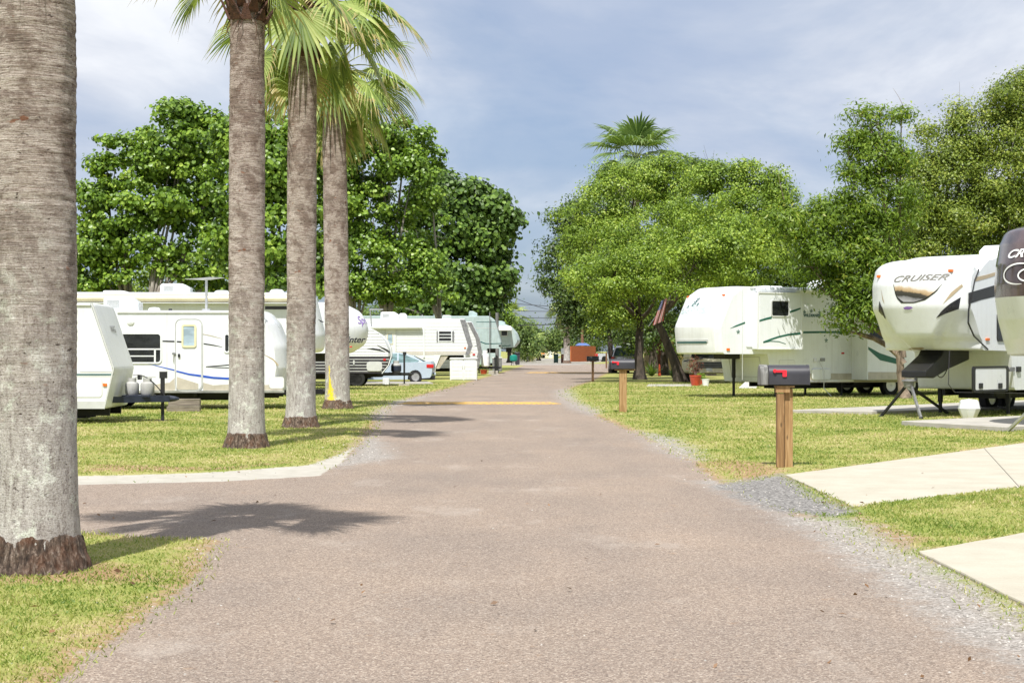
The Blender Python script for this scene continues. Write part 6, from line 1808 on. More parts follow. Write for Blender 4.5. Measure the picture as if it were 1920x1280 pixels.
for sy in (-.85, .85): v.jack(-2.8, sy, .66, .09)
v.under(-8.8, -2.4, .62)
for xx in (-5.6, -6.5):
    for sy in (-1, 1): wheel(v.root, xx, sy * (v.hw - .14), .38, .22)
# its aluminium tripod
gx, gy = G(1985, 818)
tp = thing('tripod_stand', 'bare aluminium tripod stand at the right edge under the dark-nosed trailer', 'stand', (gx, gy, 0), 0)
for px_, py_ in ((1889, 811), (1990, 830), (2060, 800)):
    a_, b_ = G(px_, py_)
    o = MB().bar((0, 0, .95), (a_ - gx, b_ - gy, .03), .05, .05).build('leg', M['alu'], tp, smooth=0)
    MB().bar((0, 0, .72), ((a_ - gx) * .6, (b_ - gy) * .6, .36), .02, .02).build('strut', M['alu'], o, smooth=0)
MB().lathe([(.12, .88), (.12, 1.0), (.16, 1.01), (.16, 1.05), (.0, 1.06)], n=16).build('head', M['alu'], tp)

# portable dish cover: faceted white drum on the slab
x, y = G(1817, 789)
s_ = y / F
t_ = thing('satellite_dish_cover', 'white faceted portable satellite dome standing on the grass beside the tripod', 'satellite dish', (x, y, 0.03), R(20))
prof_ = [(11.5, 0), (12.5, 1), (20.5, 19), (20.8, 21), (20.0, 23), (17.5, 34), (15, 37), (0, 39)]
o = MB().lathe([(r * s_, h * s_) for r, h in prof_], n=8).build('dome', M['white'], t_, smooth=15, bevel=.012)
MB().lathe([(20.95 * s_, 20.0 * s_), (21.1 * s_, 20.6 * s_), (20.95 * s_, 21.4 * s_)], n=8).build('seam_band', M['palegrey'], t_, smooth=15)
# ================================================================ CARS
def car(name, label, loc, ang, paint, L=4.45, W=1.78, H=1.46, wr=.31, xa=-1.30, xb=1.32, belt=.92, kind='sedan', group=None, glass='carglass', detail=True, light_rear='redlens'):
    """local +x is the car's front"""
    root = thing(name, label, 'car' if kind != 'pickup' else 'pickup truck', (loc[0], loc[1], 0), ang, group)
    hw = W / 2; f = L / 2
    def arch(xc, r, n=8): return [(xc + r * math.cos(a), .30 + r * math.sin(a)) for a in [math.pi * (1 - i / n) * 1.0 for i in range(n + 1)]]
    ar = wr * 1.14
    def seg(xc):
        return [(xc - ar * math.cos(math.pi * i / 8), wr + ar * math.sin(math.pi * i / 8)) for i in range(9)]
    sill = .22
    if kind == 'sedan':
        top = [(f - .02, .52), (f - .06, .68), (f - .5, .86), (f - 1.15, belt + .02), (-f + .62, belt + .10), (-f + .10, belt + .12), (-f + .01, belt - .02), (-f, .62), (-f + .05, .40)]
        cab = [(f - 1.22, belt), (f - 2.02, H - .06), (f - 2.5, H), (-f + 1.55, H - .04), (-f + 1.05, H - .16), (-f + .42, belt + .08)]
    elif kind == 'suv':
        top = [(f - .02, .55), (f - .04, .88), (f - .3, 1.0), (f - 1.2, belt + .05), (-f + .06, belt), (-f + .01, .8), (-f, .5)]
        cab = [(f - 1.25, belt), (f - 1.9, H - .05), (f - 2.4, H), (-f + .4, H - .02), (-f + .22, H - .10), (-f + .06, belt)]
    else:
        top = [(f - .02, .6), (f - .04, 1.0), (f - .3, 1.1), (f - 1.3, belt + .06), (-f + .04, belt + .06), (-f + .0, .95), (-f, .6)]
        cab = [(f - 1.4, belt), (f - 2.1, H - .05), (f - 2.5, H), (f - 3.55, H - .02), (f - 3.8, belt)]
    low = [(f - .05, sill + .1)] + top + [(-f + .12, sill + .08), (xa - ar, sill + .05)] + seg(xa)[0:9] + [(xa + ar, sill), (xb - ar, sill)] + seg(xb) + [(xb + ar, sill + .03)]
    us = [-1, -.985, -.94, -.85, -.6, -.3, 0, .3, .6, .85, .94, .985, 1]
    def loft(prof, yf, xf=None):
        n = len(prof); vs = []; fs = []
        for u in us:
            for x, z in prof:
                k = (abs(x) / f)
                xx = x - math.copysign(1, x) * .16 * max(0, k - .6) / .4 * abs(u) ** 3
                vs.append((xx, u * yf(x, z), z - (.03 * abs(u) ** 12)))
        for i in range(len(us) - 1):
            for k in range(n):
                k2 = (k + 1) % n
                fs.append((i * n + k, i * n + k2, (i + 1) * n + k2, (i + 1) * n + k))
        fs.append(tuple(range(n - 1, -1, -1))); fs.append(tuple((len(us) - 1) * n + k for k in range(n)))
        return MB().add(vs, fs)
    yb = lambda x, z: hw * (1 - .05 * max(0, z - .6) / .5 - .03 * max(0, .45 - z) / .25 - .05 * max(0, abs(x) / f - .7) / .3)
    body = loft(low, yb).build('body', paint, root, smooth=28)
    yc = lambda x, z: hw * (.945 - .22 * (z - belt) / (H - belt))
    base = [(x, z - .02 if i in (0, len(cab) - 1) else z) for i, (x, z) in enumerate(cab)]
    loft(fillet(base, [0] + [.25] * (len(base) - 2) + [0], 4), yc).build('roof', paint, body, smooth=40)
    # side glass: two panes per side
    zb_, zt_ = belt + .04, H - .10
    def xin(z, front):
        xs = []
        for (xa_, za_), (xb_, zb2) in zip(cab, cab[1:]):
            if (za_ - z) * (zb2 - z) <= 0 and za_ != zb2: xs.append(xa_ + (xb_ - xa_) * (z - za_) / (zb2 - za_))
        return (max(xs) if front else min(xs)) if xs else (cab[0][0] if front else cab[-1][0])
    xm = (cab[1][0] + cab[-2][0]) / 2
    for sg in (-1, 1):
        zr = max(zb_, cab[-1][1] + .06)
        panes = [[(xin(zb_, True) - .14, zb_), (xin(zt_, True) - .10, zt_), (xm + .04, zt_ + .02), (xm + .04, zb_)], [(xm - .04, zb_), (xm - .04, zt_ + .02), (xin(zt_, False) + .16, zt_ - .01), (xin(zr, False) + .22, zr), (xin(zr, False) + .34, zb_)]]
        for k, pn in enumerate(panes):
            MB().prism(pn, lambda x, z: (x, sg * (yc(x, z) - .03), z), lambda x, z: (x, sg * (yc(x, z) + .006), z)).build('side_window', M[glass], root, smooth=0)
        if detail:
            MB().box(xm - .9, xm - .66, sg * (hw * .955) - .015, sg * (hw * .955) + .015, belt - .12, belt - .09).build('door_handle', paint, root, smooth=0)
            # door gaps
            for gx in (xm, xin(zb_, True) - .2):
                MB().box(gx - .006, gx + .006, sg * hw * .90, sg * (hw * .965), sill + .1, belt - .03).build('door_seam', M['black'], root, smooth=0)
    # windscreen and rear glass
    for a, b, nm in ((0, 1, 'windscreen'), (-1, -2, 'rear_window')):
        A, Bp = Vector(cab[a]), Vector(cab[b])
        d = (Bp - A).normalized(); nrm = Vector((d.y, -d.x)) if a == 0 else Vector((-d.y, d.x))
        if (nrm.x > 0) != (a == 0): nrm = -nrm
        p0 = A + d * .06 + nrm * .012; p1 = Bp - d * .06 + nrm * .012
        y0_, y1_ = yc(*A) * .90, yc(*Bp) * .86
        q0 = p0 - nrm * .05; q1 = p1 - nrm * .05
        MB().add([(p0.x, -y0_, p0.y), (p0.x, y0_, p0.y), (p1.x, y1_, p1.y), (p1.x, -y1_, p1.y), (q0.x, -y0_, q0.y), (q0.x, y0_, q0.y), (q1.x, y1_, q1.y), (q1.x, -y1_, q1.y)],
                 [(0, 1, 2, 3), (7, 6, 5, 4), (0, 4, 5, 1), (1, 5, 6, 2), (2, 6, 7, 3), (3, 7, 4, 0)]).build(nm, M['carglass'], root, smooth=0)
    zl = belt - .12 if kind == 'sedan' else belt - .1
    for sg in (-1, 1):
        MB().box(-f - .012 + .1, -f + .42, sg * hw * .66, sg * hw * .962, zl - .08, zl + .09).build('tail_light', M[light_rear], root, smooth=0, bevel=.02) if kind == 'sedan' else MB().box(-f - .01, -f + .22, sg * hw * .80, sg * hw * .985, zl - .22, zl + .12).build('tail_light', M[light_rear], root, smooth=0, bevel=.02)
        MB().box(f - .42, f - .05, sg * hw * .60, sg * hw * .93, .64, .76).build('headlight', M['alu'], root, smooth=0, bevel=.02)
    for xx in (xa, xb):
        for sg in (-1, 1): wheel(root, xx, sg * (hw - .12), wr, .2)
    MB().box(-f + .03, f - .2, -hw * .8, hw * .8, .17, .34).build('underbody', M['black'], root, smooth=0)
    if kind == 'sedan': MB().box(-f - .015, -f + .06, -hw * .82, hw * .82, .38, .50).build('bumper', paint, root, smooth=0, bevel=.02)
    else:
        MB().box(-f - .05, -f + .1, -hw * .92, hw * .92, .46, .64).build('bumper', M['alu'] if kind == 'pickup' else M['cargrey'], root, smooth=0, bevel=.03)
    if kind == 'pickup':
        MB().box(-f + .12, f - 3.85, -hw * .84, hw * .84, belt - .02, belt + .068).build('bed_liner', M['black'], root, smooth=0)
    return root, belt, f, hw
x, y = G(772, 719)
rx = PX(815, y)
o, *_ = car('sedan', 'pale blue saloon car parked with its tail towards the lane, beside the storage cabinet', (rx - 2.22, y + .9), R(180 + 2), M['carblue'], glass='palegreenglass')
x, y = G(1168, 700)
o, belt, f, hw = car('sports_utility_vehicle', 'dark four-wheel-drive parked facing away behind the second mailbox', (PX(1169, y) + .3, y + 2.3), R(86), M['carsilver'], L=4.6, W=1.92, H=1.86, wr=.37, belt=1.10, kind='suv')
MB().box(-f - .02, -f + .02, -hw * .95, hw * .95, .5, .98).build('tailgate', M['carsilver'], o, smooth=0, bevel=.02)
MB().box(-f - .03, -f - .015, -.26, .26, .72, .84).build('licence_plate', M['tankwhite'], o, smooth=0)
MB().box(-1.6, 1.0, -hw * .6, -hw * .55, 1.83, 1.90).box(-1.6, 1.0, hw * .55, hw * .6, 1.83, 1.90).build('roof_rack', M['black'], o, smooth=0)
x, y = G(1130, 678)
o, *_ = car('pickup_truck', 'silver pickup with a chrome wheel parked beside the red fence', (PX(1117, y) + 2.75, y + 1.0), R(4), M['carsilver'], L=5.5, W=1.95, H=1.82, wr=.40, xa=-1.6, xb=1.85, belt=1.10, kind='pickup')
for px, gpy, ang, paint, lab, kind in ((992, 670.5, 10, 'cardeepblue', 'far blue car parked in the gravel lot at the end of the lane', 'sedan'),
                                      (1005, 671.0, 25, 'carwhite', 'far white car beside the orange trailer in the gravel lot', 'suv'),
                                      (1033, 670.0, -10, 'carwhite', 'far white car near the green wheelie bin across the gravel lot', 'sedan'),
                                      (974, 670.2, 10, 'carblack', 'far black car at the left end of the gravel lot', 'sedan')):
    x, y = G(px, gpy)
    car('car', lab, (x, y), R(ang), M[paint], group='cars parked in the far gravel lot', kind=kind, H=1.46 if kind == 'sedan' else 1.75, belt=.92 if kind == 'sedan' else 1.05, detail=False)
x, y = G(1015.5, 671.5)
t_ = thing('utility_trailer', 'far orange work trailer standing between the white cars in the gravel lot', 'utility trailer', (x, y, 0), 0)
w_ = 12 * y / F / 2
MB().box(-w_, w_, -.8, .8, .5, 1.15).build('bed', M['carorange'], t_, bevel=.05); MB().box(-w_, w_, -.83, -.80, .75, .85).build('stripe', M['carwhite'], t_, smooth=0)
for sg in (-1, 1): wheel(t_, sg * w_ * .55, -.75, .38, .2)
# beige van showing under the nose of the white trailer
x, y = G(1335, 718)
t_ = thing('motorhome_cab', 'beige van front with a dark grille, under the nose of the leaf-print trailer', 'van', (x, y, 0), 0)
s_ = y / F
def zz(py): return PZ(py, y)
wv = 1.02
prof_ = fillet([(-wv, .42), (wv, .42), (wv, zz(672)), (-wv, zz(672))], [.15, .15, .2, .2], 5)
MB().prism(prof_, lambda x_, z: (x_, 0, z), lambda x_, z: (x_, 3.8, z)).build('body', M['carbeige'], t_, bevel=.10, seg=3)
MB().prism(fillet([(-wv * .95, zz(674)), (wv * .95, zz(674)), (wv * .86, zz(660) + .3), (-wv * .86, zz(660) + .3)], .15, 4), lambda x_, z: (x_, .9 + (z - zz(674)) * .3, z), lambda x_, z: (x_, 3.7, z)).build('cab', M['carbeige'], t_, bevel=.05)
MB().add([(-wv * .86, .84, zz(671)), (wv * .86, .84, zz(671)), (wv * .80, 1.0, zz(660) + .2), (-wv * .80, 1.0, zz(660) + .2)], [(0, 1, 2, 3)]).build('windscreen', M['glass'], t_, smooth=0)
gr = MB().prism(fillet([(-wv * .66, zz(690)), (wv * .70, zz(690)), (wv * .80, zz(678)), (-wv * .74, zz(678))], .05, 3), lambda x_, z: (x_, -.03, z), lambda x_, z: (x_, .05, z)).build('grille', M['black'], t_, smooth=0)
mb = MB()
for k in range(4): mb.box(-wv * .66, wv * .68, -.045, -.03, zz(689) + k * .085, zz(689) + k * .085 + .018)
mb.build('slat', M['steel'], gr, smooth=0)
MB().box(-wv * 1.02, wv * 1.02, -.16, .02, .48, zz(697)).build('bumper', M['carbeige'], t_, bevel=.05)
for sg in (-.75, .75): MB().lathe([(.0, -.02), (.09, -.02), (.10, .0), (.10, .04)], (sg, -.14, .62), (0, 1, 0), 16).build('fog_light', M['black'], t_)
MB().box(-.30, -.0, -.175, -.155, .56, .70).build('licence_plate', M['palegrey'], t_, smooth=0)
for sg in (-1, 1): wheel(t_, 0, 0, .01, .01) if False else MB().lathe([(.0, -.11), (.34, -.11), (.36, -.06), (.36, .06), (.34, .11), (0, .11)], (sg * .82, .8, .36), (1, 0, 0), 24).build('wheel', M['rubber'], t_)
MB().prism([(-1.0, zz(678)), (-.15, zz(672)), (-.1, zz(672) + .05), (-.95, zz(678) + .06)], lambda x_, z: (x_ - .3, -.1, z), lambda x_, z: (x_ - .3, .5, z)).build('folded_cover', M['navy'], t_, smooth=0)

# ================================================================ MAILBOXES AND POSTS
def mailbox(label, px, gpy, top_py, bot_py, bpx0, bpx1, colour, post='twin', flag=True, ang=0, wood='postwood'):
    x, y = G(px, gpy); s = y / F
    t = thing('mailbox', label, 'mailbox', (x, y, 0), R(ang), 'mailboxes along the right of the lane')
    zb = PZ(bot_py, y); zt = PZ(top_py, y)
    if post == 'twin':
        for dx, w_ in ((-8, 14), (8.5, 15)):
            MB().box((dx - w_ / 2) * s, (dx + w_ / 2) * s, -.045 + (0.05 if dx > 0 else 0.0) - .03, .045 - .03 + (.05 if dx > 0 else 0), -.05, zb - .012 - (.10 if dx < 0 else .04)).build('post', M[wood if dx > 0 else 'postbrown'], t, smooth=0, bevel=.004)
        MB().box(-17 * s, 9 * s, -.085, -.016 + .03, zb - .10, zb - .035).build('crosspiece', M[wood], t, smooth=0, bevel=.004)
        MB().box(-16 * s, 18 * s, -.09, .09, zb - .034, zb - .012).build('mounting_board', M[wood], t, smooth=0, bevel=.003)
    else:
        w_ = post
        MB().box(-w_ / 2 * s, w_ / 2 * s, -.05, .05, -.05, zb - .03).build('post', M[wood], t, smooth=0, bevel=.004)
        MB().box(-w_ * 1.1 * s, w_ * 1.6 * s, -.08, .08, zb - .03, zb - .005).build('mounting_board', M[wood], t, smooth=0)
    # arched box with its door to the left (towards the lane)
    x0 = (bpx0 - px) * s; x1 = (bpx1 - px) * s
    H = zt - zb; hw = H * .48
    arc = [(-hw, 0), (hw, 0), (hw, H * .52)] + [(hw * math.cos(a), H * .52 + H * .48 * math.sin(a)) for a in [math.pi * i / 12 for i in range(1, 12)]] + [(-hw, H * .52)]
    door_w = (x1 - x0) * .17 if post == 'twin' else (x1 - x0) * .06
    MB().prism(arc, lambda a, b: (x0 + door_w, a, zb + b), lambda a, b: (x1, a, zb + b)).build('box', M[colour], t, smooth=30, bevel=.006)
    rim = [(a * 1.05, b * 1.04 - .004) for a, b in arc]
    d = MB().prism(rim, lambda a, b: (x0, a, zb + b), lambda a, b: (x0 + door_w - .004, a, zb + b)).build('door', M['greyend'] if post == 'twin' else M[colour], t, smooth=30, bevel=.01)
    MB().prism([(a * 1.03, b * 1.02) for a, b in arc], lambda a, b: (x1 - .02, a, zb + b), lambda a, b: (x1 + .004, a, zb + b)).build('rear_rim', M[colour], t, smooth=30)
    if flag:
        L = x1 - x0; fy = -hw - .014
        fx = x0 + L * (.29 if post == 'twin' else .14); fz = zb + H * .68
        mb = MB().prism(rrect(fx, fx + L * .23, fz - H * .05, fz + H * .07, .008), lambda a, b: (a, fy, b), lambda a, b: (a, fy + .012, b))
        mb.prism(rrect(fx + L * .155, fx + L * .24, fz - H * .27, fz + H * .07, .012), lambda a, b: (a, fy - .002, b), lambda a, b: (a, fy + .010, b))
        mb.lathe([(0, -.012), (.022, -.012), (.024, .0), (.024, .012)], (fx, fy, fz + .005), (0, 1, 0), 12)
        mb.build('flag', M['redplastic'], t, smooth=30)
    return t
M['postbrown'] = woodmat('browner pine post', (0.25, 0.14, 0.055), (0.40, 0.25, 0.11))
M['boxgrey'] = pm('dark grey mailbox plastic', (0.036, 0.035, 0.043), 0.42, var=.1)
M['boxblack'] = pm('black mailbox', (0.012, 0.012, 0.014), 0.35)
mailbox('nearest mailbox: dark grey box with red flag on a pale twin wooden post', 1470, 880, 684, 721, 1423, 1515, 'boxgrey')
mailbox('middle mailbox: grey box with red flag on a single post beside the lane edge', 1168, 775, 673, 691.5, 1142, 1189, 'boxgrey', post=14)
mailbox('farthest mailbox: plain black box on a thin brown post by the tree shadow', 1111.5, 716.5, 667.5, 677, 1100, 1122.5, 'boxblack', post=4.4, flag=False, wood='darkpost')
x, y = G(1137, 690)
tag(MB().box(x - .07, x + .07, y - .07, y + .07, -.05, PZ(661, y)).build('post', M['darkpost'], smooth=0, bevel=.01), 'short brown wooden post between the two pickups', 'post')

# ================================================================ SMALL THINGS, LEFT SIDE
x, y = G(869, 713.5); s = y / F
t_ = thing('storage_cabinet', 'cream plastic two-door storage cabinet on the grass by the lane', 'cabinet', (x, y, 0), 0)
wd = 51 * s / 2; hh = 42 * s
MB().box(-wd, wd, 0, .75, 0.01, hh - .05).build('carcass', M['white2'], t_, bevel=.02)
MB().prism(fillet([(-wd - .03, hh - .048), (wd + .03, hh - .048), (wd + .02, hh), (-wd - .02, hh)], .015, 2), lambda a, b: (a, -.05, b), lambda a, b: (a, .80, b + .03)).build('lid', M['palegrey'], t_, bevel=.01)
for sg in (-1, 1):
    dr = MB().box(min(sg * .02, sg * wd * .93), max(sg * .02, sg * wd * .93), -.025, -.004, .06, hh - .09).build('door', M['white2'], t_, bevel=.01)
    mb = MB()
    for k in range(5): mb.box(min(sg * .07, sg * wd * .86), max(sg * .07, sg * wd * .86), -.034, -.026, .12 + k * (hh - .2) / 5, .12 + (k + .84) * (hh - .2) / 5)
    mb.build('panel', M['white2'], dr, smooth=0, bevel=.006)
    MB().box(sg * .05 - .015, sg * .05 + .015, -.05, -.026, hh * .55, hh * .68).build('handle', M['palegrey'], dr, smooth=0)
def leafclump(parent, name, c, r, n, leaf, mat, seed, kind='oval', up=.6):
    rng = np.random.default_rng(seed)
    d = rng.normal(0, 1, (n, 3)); d /= np.linalg.norm(d, axis=1)[:, None]
    pos = np.array(c) + d * (rng.random(n) ** .4)[:, None] * np.array(r)
    V, Fq = scatter(rng, kind, pos, d * .6 + np.array([0, -.1, up]), leaf)
    return mesh_np(name, V, Fq, M[mat], parent)
def pot(label, px, gpy, wpx, hpx, mat, plant, seed, ph=.5, pr=.35, cat='plant pot', leaf=.1, name='plant_pot'):
    x, y = G(px, gpy); s = y / F; r = wpx * s / 2; h = hpx * s
    t = thing(name, label, cat, (x, y, 0), 0)
    MB().lathe([(r * .72, .01), (r * .80, h * .3), (r, h * .86), (r * 1.04, h * .86), (r * 1.04, h), (r * .92, h), (r * .9, h * .9)], n=22).build('pot', M[mat], t)
    MB().lathe([(r * .9, h * .88), (0, h * .9)], n=16).build('soil', M['soil'], t)
    if plant:
        leafclump(t, 'plant', (0, 0, h + ph * .45), (pr, pr * .8, ph * .55), 220, leaf, plant, seed)
        mb = MB(); rg = random.Random(seed)
        for k in range(9): mb.tube([(rg.uniform(-.05, .05), rg.uniform(-.05, .05), h * .85), (rg.uniform(-pr, pr) * .7, rg.uniform(-.1, .1), h + ph * rg.uniform(.5, .95))], [.012, .005], 5)
        mb.build('stem', M['barkmesq'], t)
    return t
pot('red glazed pot with a tall reddish plant beside the beige van', 1304, 724, 22, 21, 'terracotta', 'leafflower', 71, .85, .36)
pot('small red pot with lime green leaves between the tall potted plant and white bucket', 1313, 722, 13, 11, 'terracotta', 'leaflime', 72, .28, .24)
x, y = G(1323, 724.5); s = y / F
t_ = thing('bucket', 'white plastic bucket on the grass beside the red plant pots', 'bucket', (x, y, 0), 0)
MB().lathe([(5.4 * s, 0.01), (7 * s, 13 * s), (7.3 * s, 13 * s), (7.3 * s, 14 * s), (6.6 * s, 14 * s), (5.0 * s, .03), (0, .03)], n=20).build('pail', M['tankwhite'], t_)
MB().tube(bez((-7.2 * s, 0, 13 * s), (7.2 * s, 0, 13 * s), (0, -.1, -.12), 8), .006, 5).build('handle', M['steel'], t_)
pot('terracotta pot of flowers under the tow frame beside the cream storage cabinet', 907, 702, 14, 9, 'terracotta', 'leaflime', 73, .45, .38)
x, y = G(932, 697); s = y / F
t_ = thing('storage_box', 'grey plastic box with a lid next to the white propane tank', 'storage box', (x, y, 0), 0)
MB().box(-9 * s, 9 * s, 0, .7, .01, 25 * s).build('carcass', M['steel'], t_, bevel=.03); MB().box(-9.8 * s, 9.8 * s, -.04, .74, 25 * s, 27.5 * s).build('lid', M['palegrey'], t_, bevel=.02)
mb = MB()
for k in range(5): mb.box(-8.4 * s, 8.4 * s, -.012, -.001, (2 + k * 4.6) * s, (5.6 + k * 4.6) * s)
mb.build('panel', M['steel'], t_, smooth=0)
x, y = G(925, 702.5); s = y / F
tag(MB().box(x - .3, x + .3, y - .2, y + .2, .01, .26).build('concrete_block', M['concreteblock'], smooth=0, bevel=.015), 'pale concrete block on the grass in front of the grey plastic box', 'block')
# grill on a stand under a teal cover
x, y = G(963, 684.5); s = y / F
t_ = thing('barbecue_grill', 'round barbecue with a teal cover on a dark stand at the left lane edge', 'barbecue', (x, y, 0), 0)
MB().lathe([(4.5 * s, 7 * s), (7 * s, 9 * s), (7.4 * s, 14 * s), (6.6 * s, 18 * s), (3 * s, 19.5 * s), (0, 20 * s)], n=18).build('cover', M['tealbin'], t_)
for k in range(3):
    a = 2.1 * k + .4
    MB().bar((math.cos(a) * 2 * s, math.sin(a) * 2 * s, 8 * s), (math.cos(a) * 5.5 * s, math.sin(a) * 5.5 * s, 0), .05).build('leg', M['black'], t_, smooth=0)
x, y = G(970.5, 683.5); s = y / F
t_ = thing('rubbish_bin', 'charcoal bin standing beside the teal barbecue', 'bin', (x, y, 0), 0)
MB().prism([(-3.6 * s, .02), (3.6 * s, .02), (4.4 * s, 21 * s), (-4.4 * s, 21 * s)], lambda a, b: (a, -.35, b), lambda a, b: (a, .35, b)).build('body', M['char'], t_, bevel=.04)
MB().box(-4.8 * s, 4.8 * s, -.42, .42, 21 * s, 23 * s).build('lid', M['char'], t_, bevel=.04)
x, y = G(1042.5, 680.5); s = y / F
t_ = thing('rubbish_bin', 'dark green wheelie bin standing left of the slender palm', 'bin', (x, y, 0), 0)
MB().prism([(-3.8 * s, .06), (3.8 * s, .06), (4.6 * s, 15 * s), (-4.6 * s, 15 * s)], lambda a, b: (a, -.4, b), lambda a, b: (a, .4, b)).build('body', M['greenbin'], t_, bevel=.05)
MB().prism([(-5 * s, 15 * s), (5 * s, 15 * s), (4.6 * s, 17 * s), (-4.2 * s, 17 * s)], lambda a, b: (a, -.48, b), lambda a, b: (a, .45, b)).build('lid', M['greenbin'], t_, bevel=.04)
for sg in (-1, 1): MB().lathe([(0, -.05), (.14, -.05), (.15, 0), (.14, .05), (0, .05)], (sg * 3.4 * s, .36, .15), (1, 0, 0), 14).build('wheel', M['rubber'], t_)

# ================================================================ FENCE, SIGN, POLES, COTTAGE
x0, y0 = G(1071, 678.5); x1, y1 = G(1117, 677.5)
zt = PZ(648.5, y0)
t_ = thing('board_fence', 'rust-red stained board fence standing at the far end of the lane', 'fence', (x0, y0, 0), math.atan2(y1 - y0, x1 - x0))
L = math.hypot(x1 - x0, y1 - y0)
mb = MB(); n = 22
rg = random.Random(3)
for k in range(n):
    w_ = L / n
    mb.box(k * w_ + .012, (k + 1) * w_ - .012, 0, .03, .03, zt + rg.uniform(-.02, .02))
mb.build('board_panel', M['redfence'], t_, smooth=0)
for k in range(4): MB().box(L * k / 3 - .05, L * k / 3 + .05, .031, .13, 0, zt - .05).build('post', M['redfence'], t_, smooth=0)
for z_ in (.4, zt - .3): MB().box(.06, L - .06, .031, .075, z_, z_ + .09).build('rail', M['redfence'], t_, smooth=0)
x, y = G(1056, 680.5); s = y / F
t_ = thing('notice_board', 'small white panel on a dark red stand left of the slender palm trunk', 'sign', (x, y, 0), 0)
MB().box(-4 * s, 4 * s, 0, .06, 17 * s, 28 * s).build('panel', M['tankwhite'], t_, smooth=0, bevel=.01); MB().box(-4 * s, 4 * s, .0, .5, .0, 16.6 * s).build('base', M['brownshut'], t_, bevel=.03)
x, y = G(1092, 675.5)
tag(MB().tube([(x, y, -.1), (x, y, PZ(595, y))], [.26, .22], 12).build('utility_pole', M['pole'], smooth=60), 'plain reddish-brown wooden pole behind the red fence', 'pole')
x, y = G(932, 699)
tag(MB().tube([(x, y, -.1), (x, y, PZ(586, y))], [.13, .11], 10).build('utility_pole', M['greyend'], smooth=60), 'pale post rising behind the roof of the grey-green trailer', 'pole')
# overhead wires across the end of the lane
for k, (xa, ya, xb, yb, sag, r_) in enumerate(((700, 540, 1400, 585, 1.5, .03), (700, 578, 1400, 583, .4, .03), (700, 590, 1400, 598, .3, .03), (600, 612, 1400, 590, 1.0, .05), (930, 540, 1080, 588, 1.2, .035))):
    Y = 175 + 3 * k
    a = Vector((PX(xa, Y), Y, PZ(ya, Y))); b = Vector((PX(xb, Y), Y, PZ(yb, Y)))
    tag(MB().tube(bez(a, b, (0, 0, -sag), 20), r_, 5).build('overhead_wire', M['wire']), ['uppermost thin overhead wire crossing the sky gap', 'second overhead wire from the top crossing the sky gap', 'middle overhead wire crossing the sky gap', 'lowest and thickest overhead wire crossing the sky gap', 'steep sagging wire dropping from the left trees'][k], 'wire', 'overhead wires at the end of the lane')
# yellow cottage under the oaks
x, y = G(1252, 700); s = y / F
t_ = thing('cottage', 'yellow-walled cottage with brown shutters in the shade of the oaks', 'house', (x, y, 0), 0)
wl = PX(1216, y) - x
MB().box(wl, wl + 5.0, 0, 4, -.05, PZ(607, y)).build('wall', M['yellowwall'], t_, smooth=0)
MB().prism([(wl - .4, PZ(607, y) + .003), (wl + 5.4, PZ(607, y) + .003), (wl + 5.4, PZ(590, y)), (wl - .4, PZ(592, y))], lambda a, b: (a, -.4, b), lambda a, b: (a, 4.4, b)).build('roof', M['shingle'], t_, smooth=0)
for px_ in (1218, 1247): MB().box(PX(px_, y) - x, PX(px_ + 9, y) - x, -.05, .02, PZ(643, y), PZ(613, y)).build('window', M['brownshut'], t_, smooth=0)
MB().box(PX(1232, y) - x, PX(1244, y) - x, -.04, .02, .02, PZ(620, y)).build('door', M['brownshut'], t_, smooth=0)
# far house
x, y = G(1026, 671); 
t_ = thing('house', 'far cream house beyond the gravel lot, left of the slender palm', 'house', (x, y, 0), 0)
MB().box(-3, 2.2, 0, 5, -.05, 2.3).build('wall', M['cream'], t_, smooth=0)
MB().prism([(-3.3, 2.3), (2.5, 2.3), (1.2, 3.2), (-2.0, 3.2)], lambda a, b: (a, -.4, b), lambda a, b: (a, 5.4, b)).build('roof', M['shingle'], t_, smooth=0)
MB().box(-1.6, -.6, -.03, .02, 1.0, 1.9).build('window', M['glass'], t_, smooth=0); MB().box(.3, 1.0, -.03, .02, 0, 1.9).build('door', M['white2'], t_, smooth=0)
# flag fixed to the leaning trunk
x, y = G(1246, 719)
t_ = thing('flag', 'shade-dimmed striped flag with a starred blue corner hanging from the leaning oak trunk', 'flag', (x, y - .35, 0), 0)
def flagmat():
    m, t, b = newmat('shaded flag cloth')
    uvn = t.add('ShaderNodeAttribute', attribute_name='fu').outputs['Fac']; vv = t.add('ShaderNodeAttribute', attribute_name='fv').outputs['Fac']
    st = t.math('GREATER_THAN', t.math('FRACT', t.math('MULTIPLY', uvn, 6.5)), .5)
    c = t.mix(st, (0.28, 0.04, 0.04), (0.34, 0.30, 0.27))  # shade under the oaks is put into the cloth colours
    can = t.math('MULTIPLY', t.math('LESS_THAN', uvn, 7 / 13), t.math('LESS_THAN', vv, .4))
    su = t.math('ABSOLUTE', t.math('SUBTRACT', t.math('FRACT', t.math('MULTIPLY', uvn, 5 * 13 / 7)), .5)); sv = t.math('ABSOLUTE', t.math('SUBTRACT', t.math('FRACT', t.math('MULTIPLY', vv, 15)), .5))
    star = t.math('LESS_THAN', t.math('ADD', su, sv), .24)
    c = t.mix(can, c, t.mix(star, (0.03, 0.04, 0.12), (0.6, 0.6, 0.6)))
    t.put(b, 'Base Color', c); b.inputs['Roughness'].default_value = .9
    return m
M['flagcloth'] = flagmat()
nu, nv = 14, 24; V = []; fu = []; fv = []; Fq = []
Hf = PZ(558, y) - PZ(606, y); zt = PZ(558, y)
